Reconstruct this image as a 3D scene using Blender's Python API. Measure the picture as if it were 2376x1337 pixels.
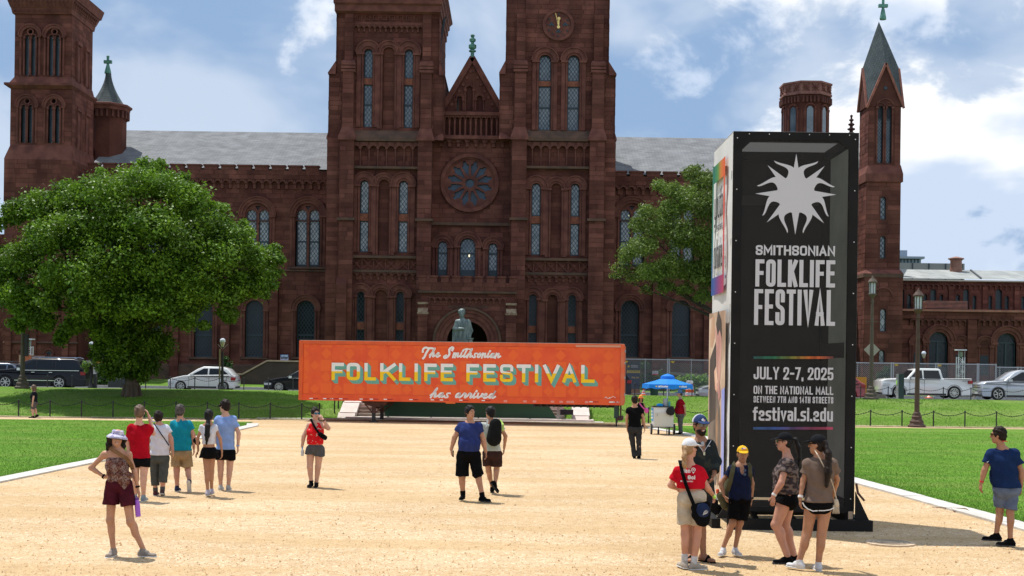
import bpy, bmesh, math, random
import numpy as np
from mathutils import Vector, Matrix, noise as mnoise
random.seed(7); RNG = np.random.default_rng(7)
R = math.radians
for o in list(bpy.data.objects): bpy.data.objects.remove(o)
SC = bpy.context.scene; COL = SC.collection
# ------------------------------------------------------------- camera
F = 3100.0; CH = 2.6; ROLL = 0.0135           # focal length in photo pixels, eye height, tilt of the horizon
cam = bpy.data.cameras.new('camera'); CAM = bpy.data.objects.new('camera', cam); COL.objects.link(CAM)
cam.sensor_width = 36; cam.lens = F/2376*36; cam.shift_y = 173.5/2376; cam.clip_start = .5; cam.clip_end = 6000
CAM.matrix_world = Matrix.Translation((0,0,CH)) @ Matrix.Rotation(R(90),4,'X') @ Matrix.Rotation(ROLL,4,'Z')
SC.camera = CAM
SC.view_settings.view_transform = 'Standard'; SC.view_settings.look = 'None'; SC.view_settings.gamma = 1
SC.view_settings.use_curve_mapping = False; SC.view_settings.exposure = 0.12
# ------------------------------------------------------------- sun and sky
EL = R(67.5); SD = Vector((-.74,.67,0)).normalized()   # towards the sun: left and behind the castle
sun = bpy.data.lights.new('sun','SUN'); sun.energy = 4.8; sun.angle = R(.5); sun.color = (1,.955,.88)
so = bpy.data.objects.new('sun', sun); COL.objects.link(so)
tosun = Vector((SD.x*math.cos(EL), SD.y*math.cos(EL), math.sin(EL)))
so.rotation_euler = (-tosun).to_track_quat('-Z','Y').to_euler(); so.location = (0,0,60)
W_ = bpy.data.worlds.new('World'); SC.world = W_; W_.use_nodes = True
nt = W_.node_tree; N = nt.nodes; L = nt.links
bg = N['Background']; bg.inputs[1].default_value = .108
sky = N.new('ShaderNodeTexSky'); sky.sky_type = 'NISHITA'; sky.sun_disc = False
sky.sun_elevation = EL; sky.sun_rotation = math.atan2(SD.x, SD.y); sky.air_density = 1.0; sky.dust_density = .6; sky.ozone_density = 2.0
def wmath(op,a,b=None,clamp=False):
    m = N.new('ShaderNodeMath'); m.operation = op; m.use_clamp = clamp
    for i,v in enumerate((a,b)):
        if v is None: continue
        if isinstance(v,(int,float)): m.inputs[i].default_value = v
        else: L.new(v, m.inputs[i])
    return m.outputs[0]
tc = N.new('ShaderNodeTexCoord'); sp = N.new('ShaderNodeSeparateXYZ'); L.new(tc.outputs['Generated'], sp.inputs[0])
X_,Y_,Z_ = sp.outputs
# clouds on a flat layer of air: direction / (height + a little)
den = wmath('ADD', wmath('ABSOLUTE', Z_), .8)
cx = wmath('DIVIDE', X_, den); cy = wmath('DIVIDE', Y_, den)
cb = N.new('ShaderNodeCombineXYZ'); L.new(cx,cb.inputs[0]); L.new(cy,cb.inputs[1]); L.new(Z_,cb.inputs[2])
def wnoise(vec,scale,detail,rough,dist=0,off=(0,0,0)):
    mp = N.new('ShaderNodeMapping'); mp.inputs['Location'].default_value = off; L.new(vec, mp.inputs[0])
    n = N.new('ShaderNodeTexNoise'); n.inputs['Scale'].default_value = scale; n.inputs['Detail'].default_value = detail
    n.inputs['Roughness'].default_value = rough; n.inputs['Distortion'].default_value = dist; L.new(mp.outputs[0], n.inputs[0]); return n.outputs[0]
def ramp(v, a, b, x0=0., x1=1.):
    m = N.new('ShaderNodeMapRange'); m.interpolation_type = 'SMOOTHSTEP'
    L.new(v, m.inputs[0]); m.inputs[1].default_value = a; m.inputs[2].default_value = b; m.inputs[3].default_value = x0; m.inputs[4].default_value = x1; return m.outputs[0]
n1 = wnoise(cb.outputs[0], 3.6, 6, .5, .3, (3.1,1.7,.4))
n2 = wnoise(cb.outputs[0], 8.5, 9, .58, .25, (1.3,4.2,0))
right = ramp(X_, -.12, .2)                       # billowing white cloud grows towards the west (right)
cov = ramp(wmath('ADD', n1, wmath('MULTIPLY', right, .10)), .24, .46)
dens = wmath('ADD', wmath('MULTIPLY', n1, .55), wmath('MULTIPLY', n2, .45))
puff = ramp(wmath('ADD', dens, wmath('MULTIPLY', right, .165)), .605, .66)
def rgb(c):
    n = N.new('ShaderNodeRGB'); n.outputs[0].default_value = (*c,1); return n.outputs[0]
def mix(f,a,b):
    m = N.new('ShaderNodeMix'); m.data_type = 'RGBA'; L.new(f, m.inputs[0]); L.new(a, m.inputs[6]); L.new(b, m.inputs[7]); return m.outputs[2]
n3 = wnoise(cb.outputs[0], 5.0, 5, .5, .3, (7.7,2.2,1.1))
haze = mix(ramp(n3,.42,.58), rgb((2.6,3.9,6.0)), rgb((5.2,6.1,7.5)))   # soft thin cloud
soft = mix(wmath('MULTIPLY', cov, .92), sky.outputs[0], haze)
white = mix(ramp(n3,.42,.56), rgb((5.4,6.4,8.0)), rgb((9.6,9.7,9.8)))
full = mix(puff, soft, white)
low = mix(ramp(Z_, 0.0, .09, 1., 0.), full, rgb((5.2,6.2,7.4)))
L.new(low, bg.inputs[0])
# ------------------------------------------------------------- pixel of the photograph -> point at depth d
def WX(x,y,d): return ((x-1188)+ROLL*(y-842))*d/F
def WZ(x,y,d): return CH-((y-842)-ROLL*(x-1188))*d/F
def W(x,y,d): return Vector((WX(x,y,d), d, WZ(x,y,d)))
def gdepth(x,y): return F*CH/((y-842)-ROLL*(x-1188))
def toe(X): return 58.1+.05*max(-25,min(25,X))
def sm(t): t=max(0,min(1,t)); return t*t*(3-2*t)
def gz(X,Y):
    t = toe(X)
    if Y<t: return 0.
    z = 1.0*sm((Y-t)/(67.2-t))
    if Y>69: z -= .36*sm((Y-69)/6.5)
    if Y>88.5: z += .3*sm((Y-88.5)/8)
    return z
# ------------------------------------------------------------- objects
ORG = {}
def tag(o,label=None,cat=None,group=None,kind=None):
    if label: o['label']=label
    if cat: o['category']=cat
    if group: o['group']=group
    if kind: o['kind']=kind
    return o
def thing(name,label,cat,loc=(0,0,0),group=None,rz=0):
    o = bpy.data.objects.new(name,None); COL.objects.link(o); o.location = loc; o.rotation_euler=(0,0,rz); o.empty_display_size=.2
    ORG[o.name]=Vector(loc); return tag(o,label,cat,group)
def link(name,me,mats,parent=None,world=True,smooth=False):
    if not isinstance(mats,(list,tuple)): mats=[mats]
    me.materials.clear()
    for m in mats: me.materials.append(m)
    o = bpy.data.objects.new(name,me); COL.objects.link(o)
    if parent is not None:
        o.parent = parent; org = ORG.get(parent.name, Vector())
        if world and org.length>0: me.transform(Matrix.Translation(-org))
        ORG[o.name]=org
    if smooth:
        me.shade_smooth()
    return o
class MB:
    def __init__(s): s.v=[]; s.f=[]; s.m=[]; s.t=[]
    def add(s,vs,fs,mi=0,tone=.5):
        b=len(s.v); s.v+= [tuple(v) for v in vs]
        for f in fs: s.f.append(tuple(b+i for i in f)); s.m.append(mi); s.t.append(tone)
        return s
    def box(s,x0,x1,y0,y1,z0,z1,mi=0,tone=.5,M=None,noback=False):
        vs=[(x0,y0,z0),(x1,y0,z0),(x1,y1,z0),(x0,y1,z0),(x0,y0,z1),(x1,y0,z1),(x1,y1,z1),(x0,y1,z1)]
        if M is not None: vs=[M@Vector(v) for v in vs]
        fs=[(0,1,5,4),(1,2,6,5),(3,0,4,7),(4,5,6,7),(3,2,1,0)]
        if not noback: fs.append((2,3,7,6))
        return s.add(vs,fs,mi,tone)
    def prism(s,pts,y0,y1,mi=0,tone=.5):       # pts in XZ (counter-clockwise seen from the front)
        n=len(pts); vs=[(x,y0,z) for x,z in pts]+[(x,y1,z) for x,z in pts]
        s.add(vs,[tuple(range(n)),tuple(range(2*n-1,n-1,-1))]+[((i+1)%n,i,n+i,n+(i+1)%n) for i in range(n)],mi,tone); return s
    def bar(s,a,b,w,h=None,mi=0,up=(0,0,1),tone=.5):
        a=Vector(a); b=Vector(b); h=h or w; d=(b-a); 
        if d.length<1e-6: return s
        d.normalize(); u=Vector(up)
        if abs(d.dot(u))>.98: u=Vector((0,1,0))
        r=d.cross(u).normalized(); u=r.cross(d)
        vs=[p+r*sx*w/2+u*sz*h/2 for p in (a,b) for sx,sz in ((-1,-1),(1,-1),(1,1),(-1,1))]
        return s.add(vs,[(0,1,2,3),(7,6,5,4),(0,4,5,1),(1,5,6,2),(2,6,7,3),(3,7,4,0)],mi,tone)
    def cyl(s,a,b,r0,r1=None,n=10,mi=0,cap=True,tone=.5):
        a=Vector(a); b=Vector(b); r1=r0 if r1 is None else r1; d=(b-a).normalized()
        u=Vector((0,0,1)) if abs(d.z)<.9 else Vector((0,1,0)); p=d.cross(u).normalized(); q=d.cross(p)
        vs=[c+(p*math.cos(2*math.pi*i/n)+q*math.sin(2*math.pi*i/n))*r for c,r in ((a,r0),(b,r1)) for i in range(n)]
        fs=[(i,(i+1)%n,n+(i+1)%n,n+i) for i in range(n)]
        if cap: fs+=[tuple(range(n-1,-1,-1)),tuple(range(n,2*n))]
        return s.add(vs,fs,mi,tone)
    def tube(s,pts,r,n=6,mi=0):
        rs = r if isinstance(r,(list,tuple)) else [r]*len(pts); pts=[Vector(p) for p in pts]; base=len(s.v); k=len(pts)
        for i,p in enumerate(pts):
            d=(pts[min(i+1,k-1)]-pts[max(i-1,0)]).normalized(); u=Vector((0,0,1)) if abs(d.z)<.9 else Vector((0,1,0)); a=d.cross(u).normalized(); b=d.cross(a)
            s.v += [tuple(p+(a*math.cos(2*math.pi*j/n)+b*math.sin(2*math.pi*j/n))*rs[i]) for j in range(n)]
        for i in range(k-1):
            for j in range(n):
                s.f.append((base+i*n+j,base+i*n+(j+1)%n,base+(i+1)*n+(j+1)%n,base+(i+1)*n+j)); s.m.append(mi); s.t.append(.5)
        s.f.append(tuple(base+j for j in range(n))); s.f.append(tuple(base+(k-1)*n+j for j in reversed(range(n)))); s.m+=[mi,mi]; s.t+=[.5,.5]
        return s
    def lathe(s,prof,c,n=12,mi=0,rot=0,axis=None):    # prof = [(r,z)...] going up
        base=len(s.v); c=Vector(c)
        for r,z in prof:
            for j in range(n):
                a=rot+2*math.pi*j/n; p=Vector((r*math.cos(a),r*math.sin(a),z))
                if axis=='Y': p=Vector((p.x,p.z,p.y))
                s.v.append(tuple(c+p))
        for i in range(len(prof)-1):
            for j in range(n):
                s.f.append((base+i*n+j,base+i*n+(j+1)%n,base+(i+1)*n+(j+1)%n,base+(i+1)*n+j)); s.m.append(mi); s.t.append(.5)
        s.f.append(tuple(base+(len(prof)-1)*n+j for j in range(n))); s.f.append(tuple(base+j for j in reversed(range(n)))); s.m+=[mi,mi]; s.t+=[.5,.5]
        return s
    def mesh(s,name):
        me=bpy.data.meshes.new(name); me.from_pydata(s.v,[],s.f); me.polygons.foreach_set('material_index',s.m)
        if len(set(s.t))>1 or (s.t and s.t[0]!=.5):
            at=me.attributes.new('tone','FLOAT','FACE'); at.data.foreach_set('value',s.t)
        me.update(); return me
    def build(s,name,mats,parent=None,world=True,smooth=False):
        return link(name,s.mesh(name),mats,parent,world,smooth)
def fixn(o):
    bm=bmesh.new(); bm.from_mesh(o.data); bmesh.ops.recalc_face_normals(bm,faces=bm.faces); bm.to_mesh(o.data); bm.free(); return o
def smooth_angle(o,deg=40):
    o.data.shade_smooth()
    try: o.data.set_sharp_from_angle(angle=R(deg))
    except Exception: pass
    return o
def copyo(o,parent=None,loc=None):
    c=o.copy(); COL.objects.link(c); c.parent=parent if parent is not None else o.parent
    if loc is not None: c.location=loc
    ORG[c.name]=ORG.get(o.name,Vector()); return c
def copytree(o,loc,label=None):
    c=o.copy(); COL.objects.link(c); c.location=loc
    if label: c['label']=label
    for ch in list(o.children):
        k=ch.copy(); COL.objects.link(k); k.parent=c
        for g in ch.children:
            q=g.copy(); COL.objects.link(q); q.parent=k
    return c
# flat outline with holes, given real thickness (filled curve turned into a mesh)
def slab(outer,holes,y0,th,bev=0):
    cu=bpy.data.curves.new('outline','CURVE'); cu.dimensions='2D'; cu.fill_mode='BOTH'; cu.extrude=th/2-bev; cu.bevel_depth=bev; cu.bevel_resolution=1
    for pts in [outer]+list(holes):
        sp_=cu.splines.new('POLY'); sp_.points.add(len(pts)-1); sp_.use_cyclic_u=True
        for i,(x,z) in enumerate(pts): sp_.points[i].co=(x,z,0,1)
    o=bpy.data.objects.new('outline',cu); me=bpy.data.meshes.new_from_object(o); bpy.data.objects.remove(o); bpy.data.curves.remove(cu)
    me.transform(Matrix(((1,0,0,0),(0,0,-1,y0+th/2),(0,1,0,0),(0,0,0,1)))); return me
# ------------------------------------------------------------- materials
def srgb(r,g,b):
    f=lambda c:(c/255/12.92 if c<=10 else ((c/255+.055)/1.055)**2.4); return (f(r),f(g),f(b))
MATS={}
def mat(name,col,rough=.7,col2=None,scale=5.,bump=0.,bscale=None,metal=0.,spec=.5,trans=0,detail=4,coord='Object',alpha=1.,emit=0,coat=0,stretch=None,lo=.35,hi=.65,tone=None):
    if name in MATS: return MATS[name]
    m=bpy.data.materials.new(name); m.use_nodes=True; nt=m.node_tree; N=nt.nodes; L=nt.links; b=N['Principled BSDF']
    b.inputs['Roughness'].default_value=rough; b.inputs['Metallic'].default_value=metal; b.inputs['Specular IOR Level'].default_value=spec
    b.inputs['Base Color'].default_value=(*col,1); b.inputs['Alpha'].default_value=alpha; b.inputs['Coat Weight'].default_value=coat
    if emit: b.inputs['Emission Color'].default_value=(*col,1); b.inputs['Emission Strength'].default_value=emit
    tcn=N.new('ShaderNodeTexCoord'); vec=tcn.outputs[coord]
    if stretch:
        mp=N.new('ShaderNodeMapping'); mp.inputs['Scale'].default_value=stretch; L.new(vec,mp.inputs[0]); vec=mp.outputs[0]
    last=None
    if col2 is not None:
        n=N.new('ShaderNodeTexNoise'); n.inputs['Scale'].default_value=scale; n.inputs['Detail'].default_value=detail; L.new(vec,n.inputs[0])
        mr=N.new('ShaderNodeMapRange'); mr.inputs[1].default_value=lo; mr.inputs[2].default_value=hi; L.new(n.outputs[0],mr.inputs[0])
        mx=N.new('ShaderNodeMix'); mx.data_type='RGBA'; mx.inputs[6].default_value=(*col,1); mx.inputs[7].default_value=(*col2,1); L.new(mr.outputs[0],mx.inputs[0]); last=mx.outputs[2]
    if tone:
        a=N.new('ShaderNodeAttribute'); a.attribute_name='tone'
        mr=N.new('ShaderNodeMapRange'); mr.inputs[3].default_value=tone[0]; mr.inputs[4].default_value=tone[1]; L.new(a.outputs['Fac'],mr.inputs[0])
        hs=N.new('ShaderNodeHueSaturation'); L.new(mr.outputs[0],hs.inputs['Value'])
        if last: L.new(last,hs.inputs['Color'])
        else: hs.inputs['Color'].default_value=(*col,1)
        last=hs.outputs[0]
    if last: L.new(last,b.inputs['Base Color'])
    if bump:
        n=N.new('ShaderNodeTexNoise'); n.inputs['Scale'].default_value=bscale or scale*3; n.inputs['Detail'].default_value=5; L.new(vec,n.inputs[0])
        bp=N.new('ShaderNodeBump'); bp.inputs['Strength'].default_value=min(1,bump*2); bp.inputs['Distance'].default_value=bump*.1; L.new(n.outputs[0],bp.inputs['Height']); L.new(bp.outputs[0],b.inputs['Normal'])
    MATS[name]=m; return m
# ------------------------------------------------------------- ground
def gravel_mat():
    m=mat('crushed_stone',srgb(206,181,146),.95,srgb(183,156,120),.3,.0,lo=.3,hi=.75)
    nt=m.node_tree;N=nt.nodes;L=nt.links;b=N['Principled BSDF']; b.inputs['Specular IOR Level'].default_value=.2
    old=b.inputs['Base Color'].links[0].from_socket
    tcn=N.new('ShaderNodeTexCoord')
    def noise(s,d=3,st=(1,1,1)):
        mp=N.new('ShaderNodeMapping'); mp.inputs['Scale'].default_value=st; L.new(tcn.outputs['Object'],mp.inputs[0])
        n=N.new('ShaderNodeTexNoise'); n.inputs['Scale'].default_value=s; n.inputs['Detail'].default_value=d; L.new(mp.outputs[0],n.inputs[0]); return n.outputs[0]
    def mr(v,a,b_,c=0,d=1):
        q=N.new('ShaderNodeMapRange'); L.new(v,q.inputs[0]); q.inputs[1].default_value=a;q.inputs[2].default_value=b_;q.inputs[3].default_value=c;q.inputs[4].default_value=d; return q.outputs[0]
    def mixc(f,a,col,bt='MIX'):
        x=N.new('ShaderNodeMix'); x.data_type='RGBA'; x.blend_type=bt; L.new(f,x.inputs[0]); L.new(a,x.inputs[6]); x.inputs[7].default_value=(*col,1); return x.outputs[2]
    v=N.new('ShaderNodeTexVoronoi'); v.inputs['Scale'].default_value=38; L.new(tcn.outputs['Object'],v.inputs[0])
    hs=N.new('ShaderNodeSeparateColor'); L.new(v.outputs['Color'],hs.inputs[0])
    c=mixc(mr(hs.outputs[0],.86,.96,0,.35),old,srgb(150,112,70))
    c=mixc(mr(hs.outputs[1],.8,.9,0,.45),c,srgb(250,236,210))
    c=mixc(mr(noise(.55,6,(.3,1.5,1)),.44,.6,0,.62),c,srgb(186,156,112))    # raked and trodden bands
    c=mixc(mr(noise(5,6),.48,.64,0,.45),c,srgb(168,140,104)); c=mixc(mr(noise(14,4),.56,.7,0,.35),c,srgb(176,138,92))
    L.new(c,b.inputs['Base Color'])
    bp=N.new('ShaderNodeBump'); bp.inputs['Strength'].default_value=.8; bp.inputs['Distance'].default_value=.02
    L.new(v.outputs['Distance'],bp.inputs['Height']); L.new(bp.outputs[0],b.inputs['Normal'])
    return m
def grass_mat(name,c1,c2,c3):
    m=mat(name,c1,.9,c2,.8,.0,lo=.3,hi=.7); nt=m.node_tree;N=nt.nodes;L=nt.links;b=N['Principled BSDF']; b.inputs['Specular IOR Level'].default_value=.15
    old=b.inputs['Base Color'].links[0].from_socket; tcn=N.new('ShaderNodeTexCoord')
    for sc_,st,col,lo,hi,amt in ((.22,(1,3,1),c3,.46,.60,.75),(9,(1,1,1),tuple(x*.45 for x in c1),.5,.68,.75),(26,(1,1,1),tuple(min(1,x*1.7) for x in c2),.56,.7,.6),(3.2,(1,1,1),tuple(x*.6 for x in c2),.52,.68,.5)):
        mp=N.new('ShaderNodeMapping'); mp.inputs['Scale'].default_value=st; L.new(tcn.outputs['Object'],mp.inputs[0])
        n=N.new('ShaderNodeTexNoise'); n.inputs['Scale'].default_value=sc_; n.inputs['Detail'].default_value=5; L.new(mp.outputs[0],n.inputs[0])
        q=N.new('ShaderNodeMapRange'); L.new(n.outputs[0],q.inputs[0]); q.inputs[1].default_value=lo;q.inputs[2].default_value=hi;q.inputs[4].default_value=amt
        x=N.new('ShaderNodeMix'); x.data_type='RGBA'; L.new(q.outputs[0],x.inputs[0]); L.new(old,x.inputs[6]); x.inputs[7].default_value=(*col,1); old=x.outputs[2]
    L.new(old,b.inputs['Base Color'])
    n=N.new('ShaderNodeTexNoise'); n.inputs['Scale'].default_value=30; n.inputs['Detail'].default_value=4; L.new(tcn.outputs['Object'],n.inputs[0])
    bp=N.new('ShaderNodeBump'); bp.inputs['Strength'].default_value=.9; bp.inputs['Distance'].default_value=.05; L.new(n.outputs[0],bp.inputs['Height']); L.new(bp.outputs[0],b.inputs['Normal'])
    return m
GRAVEL=gravel_mat()
GRASS=grass_mat('lawn_grass',(.075,.185,.013),(.12,.265,.02),(.17,.25,.045))
GRASS2=grass_mat('slope_grass',(.085,.18,.016),(.13,.245,.026),(.18,.25,.06))
CONC=mat('pale_concrete',(.56,.54,.50),.85,(.45,.43,.39),3,.15)
ASPH=mat('asphalt',(.055,.055,.058),.9,(.08,.08,.08),3,.2)
def sheet(name,pts,z,m,kind='structure'):
    b=MB(); b.add([(x,y,z) for x,y in pts],[tuple(range(len(pts)))]); return tag(b.build(name,m),kind=kind)
sheet('ground',[(-900,-60),(900,-60),(900,1500),(-900,1500)],-.35,mat('far_ground',(.12,.14,.06),.95,(.16,.16,.09),.05))
b=MB(); xs=np.linspace(-45,45,31); ys=[2]+list(np.linspace(8,61,28))
def gv(x,y): return (x,y,.0+.012*mnoise.noise(Vector((x*.35,y*.35,0))))
b.add([gv(x,y) for y in ys for x in xs],[(j*31+i,j*31+i+1,(j+1)*31+i+1,(j+1)*31+i) for j in range(len(ys)-1) for i in range(30)])
tag(b.build('gravel_path',GRAVEL,smooth=True),kind='structure')
LE=[(15,-11.3),(20,-11.2),(28.4,-10.85),(34.6,-10.55),(45,-10.45),(52,-10.3),(53.6,-10.6)]
RE=[(15,9.15),(20,8.83),(22.5,8.66),(31.2,8.06),(40,7.6),(48.3,7.1),(52,6.5),(54,6.0),(55.6,6.2)]
def lawn(name,E,side,dw):
    b=MB(); n=14; rows=[]
    Y=[]; 
    for i in range(len(E)-1):
        for t in (0,.5): Y.append(tuple(E[i][k]+(E[i+1][k]-E[i][k])*t for k in (0,1)))
    Y.append(E[-1])
    far=side*46
    for (y,x) in Y:
        rows.append([(x+(far-x)*(i/n)**1.5, y) for i in range(n+1)])
    rows.append([(x, toe(x)-dw) for x,_ in rows[-1]])
    vs=[(x,y,.028+.01*mnoise.noise(Vector((x*.6,y*.6,3)))) for r in rows for x,y in r]
    m=n+1; fs=[]
    for j in range(len(rows)-1):
        for i in range(n):
            q=(j*m+i,j*m+i+1,(j+1)*m+i+1,(j+1)*m+i); fs.append(q if side>0 else q[::-1])
    b.add(vs,fs); return tag(b.build(name,GRASS,smooth=True),kind='structure')
lawn('lawn_left',LE,-1,2.6); lawn('lawn_right',RE,1,1.6)
# concrete edging, laid in lengths with open joints
def edging(E,side):
    w=.46
    for i in range(len(E)-1):
        (y0,x0),(y1,x1)=E[i],E[i+1]; L_=math.hypot(y1-y0,x1-x0); n=max(1,round(L_/2.4))
        for k in range(n):
            a=Vector((x0+(x1-x0)*k/n,y0+(y1-y0)*k/n,0)); c=Vector((x0+(x1-x0)*(k+1)/n,y0+(y1-y0)*(k+1)/n,0)); d=(c-a).normalized(); a=a+d*.008; c=c-d*.008
            nn=Vector((-side,0,0))*w; b=MB(); h=.035+random.uniform(-.003,.003)
            b.add([a,c,c+nn,a+nn]+[p+Vector((0,0,h)) for p in (a,c,c+nn,a+nn)],[(4,5,6,7),(0,4,7,3),(3,7,6,2),(0,1,5,4),(1,2,6,5)])
            o=fixn(b.build('edging_stone',CONC)); tag(o,kind='structure')
edging(LE,-1); edging(RE,1)
# grassy bank, terrace, street side, castle lawn: one terrain sheet
b=MB(); xs=list(np.linspace(-50,50,61)); rows=[]
for k in range(44):
    rows.append(k)
def ty(x,k):
    t=toe(x); return t+(67.2-t)*k/16 if k<=16 else (67.2+(76.0-67.2)*(k-16)/8 if k<=24 else (88.4+(k-25)*1.2))
vs=[]
for k in range(44):
    for x in xs:
        y=ty(x,k); z=gz(x,y)+(.02*mnoise.noise(Vector((x*.5,y*.5,0))) if k>0 else .0)
        vs.append((x,y,z+.006))
m=len(xs); fs=[]
for k in range(43):
    if k==24: continue
    for i in range(m-1):
        fs.append((k*m+i,k*m+i+1,(k+1)*m+i+1,(k+1)*m+i))
b.add(vs,fs); tag(b.build('grass_bank',GRASS2,smooth=True),kind='structure')
bare=mat('bare_soil',(.42,.33,.22),.95,(.27,.24,.10),2.2,.1,lo=.4,hi=.6)
b=MB(); X=np.linspace(-45,45,61)
b.add([(x,toe(x)-.1,.02) for x in X]+[(x,toe(x)+.42+.18*mnoise.noise(Vector((x*1.3,0,0))),gz(x,toe(x)+.42)+.03) for x in X],[(i,i+1,61+i+1,61+i) for i in range(60)])
tag(b.build('worn_verge',bare),kind='structure')
b=MB(); b.box(-60,60,76.0,76.2,.2,.76); tag(b.build('kerb',CONC),kind='structure')
b=MB(); b.box(-60,60,88.2,88.42,.2,.76); tag(b.build('kerb',CONC),kind='structure')
sheet('street',[(-60,76.2),(60,76.2),(60,88.2),(-60,88.2)],.62,ASPH)
b=MB(); b.box(-60,60,72.6,75.99,.3,.742,noback=True); tag(b.build('sidewalk',mat('sidewalk_concrete',(.42,.39,.34),.9,(.5,.47,.42),2,.1)),kind='structure')
for k in range(14):
    y=82.1; x=-42+k*6.2; sheet('lane_mark',[(x,y),(x+2.6,y),(x+2.6,y+.12),(x,y+.12)],.624,mat('road_paint',(.7,.7,.66),.7))
# scattered grass blades and stones: nobody could count them
def scatter(name,n,xf,zf,h,w,m,jit=.4,seed=1):
    rg=np.random.default_rng(seed); P=xf(rg,n); n=len(P); a=rg.uniform(0,2*np.pi,n); hh=h*rg.uniform(.5,1.3,n); ww=w*rg.uniform(.6,1.3,n)
    z=np.array([zf(x,y) for x,y in P]); dx=np.cos(a)*ww; dy=np.sin(a)*ww; tx=rg.normal(0,jit,n)*hh; ty_=rg.normal(0,jit,n)*hh
    V=np.zeros((n,3,3)); V[:,0]=np.c_[P[:,0]-dx,P[:,1]-dy,z]; V[:,1]=np.c_[P[:,0]+dx,P[:,1]+dy,z]; V[:,2]=np.c_[P[:,0]+tx,P[:,1]+ty_,z+hh]
    me=bpy.data.meshes.new(name); me.vertices.add(3*n); me.vertices.foreach_set('co',V.reshape(-1)); me.loops.add(3*n); me.loops.foreach_set('vertex_index',np.arange(3*n)); me.polygons.add(n); me.polygons.foreach_set('loop_start',np.arange(0,3*n,3)); me.update(calc_edges=True)
    at=me.attributes.new('tone','FLOAT','FACE'); at.data.foreach_set('value',rg.uniform(0,1,n).astype(np.float32))
    return tag(link(name,me,m),kind='stuff')
BLADE=mat('grass_blade',(.125,.27,.022),.75,(.185,.33,.045),.6,tone=(.55,1.45),spec=.25)
def edge_x(E,y): return np.interp(y,[e[0] for e in E],[e[1] for e in E])
def pR(rg,n):
    y=21+33*rg.random(n)**1.5; x=edge_x(RE,y)+rg.random(n)**1.6*(16.0) ; return np.c_[x,y]
def pL(rg,n):
    y=26+28*rg.random(n)**1.3; x=edge_x(LE,y)-rg.random(n)**1.5*14; return np.c_[x,y]
scatter('grass',150000,pR,lambda x,y:.03,.035,.005,BLADE,seed=2)
scatter('grass',90000,pL,lambda x,y:.03,.035,.006,BLADE,seed=3)
def pB(rg,n):
    x=rg.uniform(-24,24,n); y=np.array([toe(a) for a in x])+9*rg.random(n); return np.c_[x,y]
scatter('grass',50000,pB,lambda x,y:gz(x,y)+.01,.045,.012,BLADE,seed=4)
def stones(n,seed):
    rg=np.random.default_rng(seed); y=14.5+24*rg.random(n)**1.7; x=(rg.random(n)-.5)*y*.8; k=(x>edge_x(LE,y)+.5)&(x<edge_x(RE,y)-.5); x=x[k];y=y[k];n=len(x)
    s=rg.uniform(.004,.011,n)*(1+rg.random(n)**8*1.5); base=np.array([(1,0,0),(-.5,.85,0),(-.5,-.85,0),(0,0,.9)]); a=rg.uniform(0,6.28,n)
    V=np.zeros((n,4,3)); 
    for i,(bx,by,bz) in enumerate(base):
        V[:,i,0]=x+s*(bx*np.cos(a)-by*np.sin(a)); V[:,i,1]=y+s*(bx*np.sin(a)+by*np.cos(a)); V[:,i,2]=s*bz+.004
    Fc=np.array([(0,1,3),(1,2,3),(2,0,3)]); idx=(np.arange(n)[:,None,None]*4+Fc[None]).reshape(-1)
    me=bpy.data.meshes.new('pebbles'); me.vertices.add(4*n); me.vertices.foreach_set('co',V.reshape(-1)); me.loops.add(9*n); me.loops.foreach_set('vertex_index',idx); me.polygons.add(3*n); me.polygons.foreach_set('loop_start',np.arange(0,9*n,3)); me.update(calc_edges=True)
    at=me.attributes.new('tone','FLOAT','FACE'); at.data.foreach_set('value',np.repeat(rg.random(n),3).astype(np.float32))
    tag(link('gravel',me,mat('pebble',srgb(205,170,125),.9,srgb(165,125,80),30,tone=(.45,1.3))),kind='stuff')
stones(26000,5)
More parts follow.
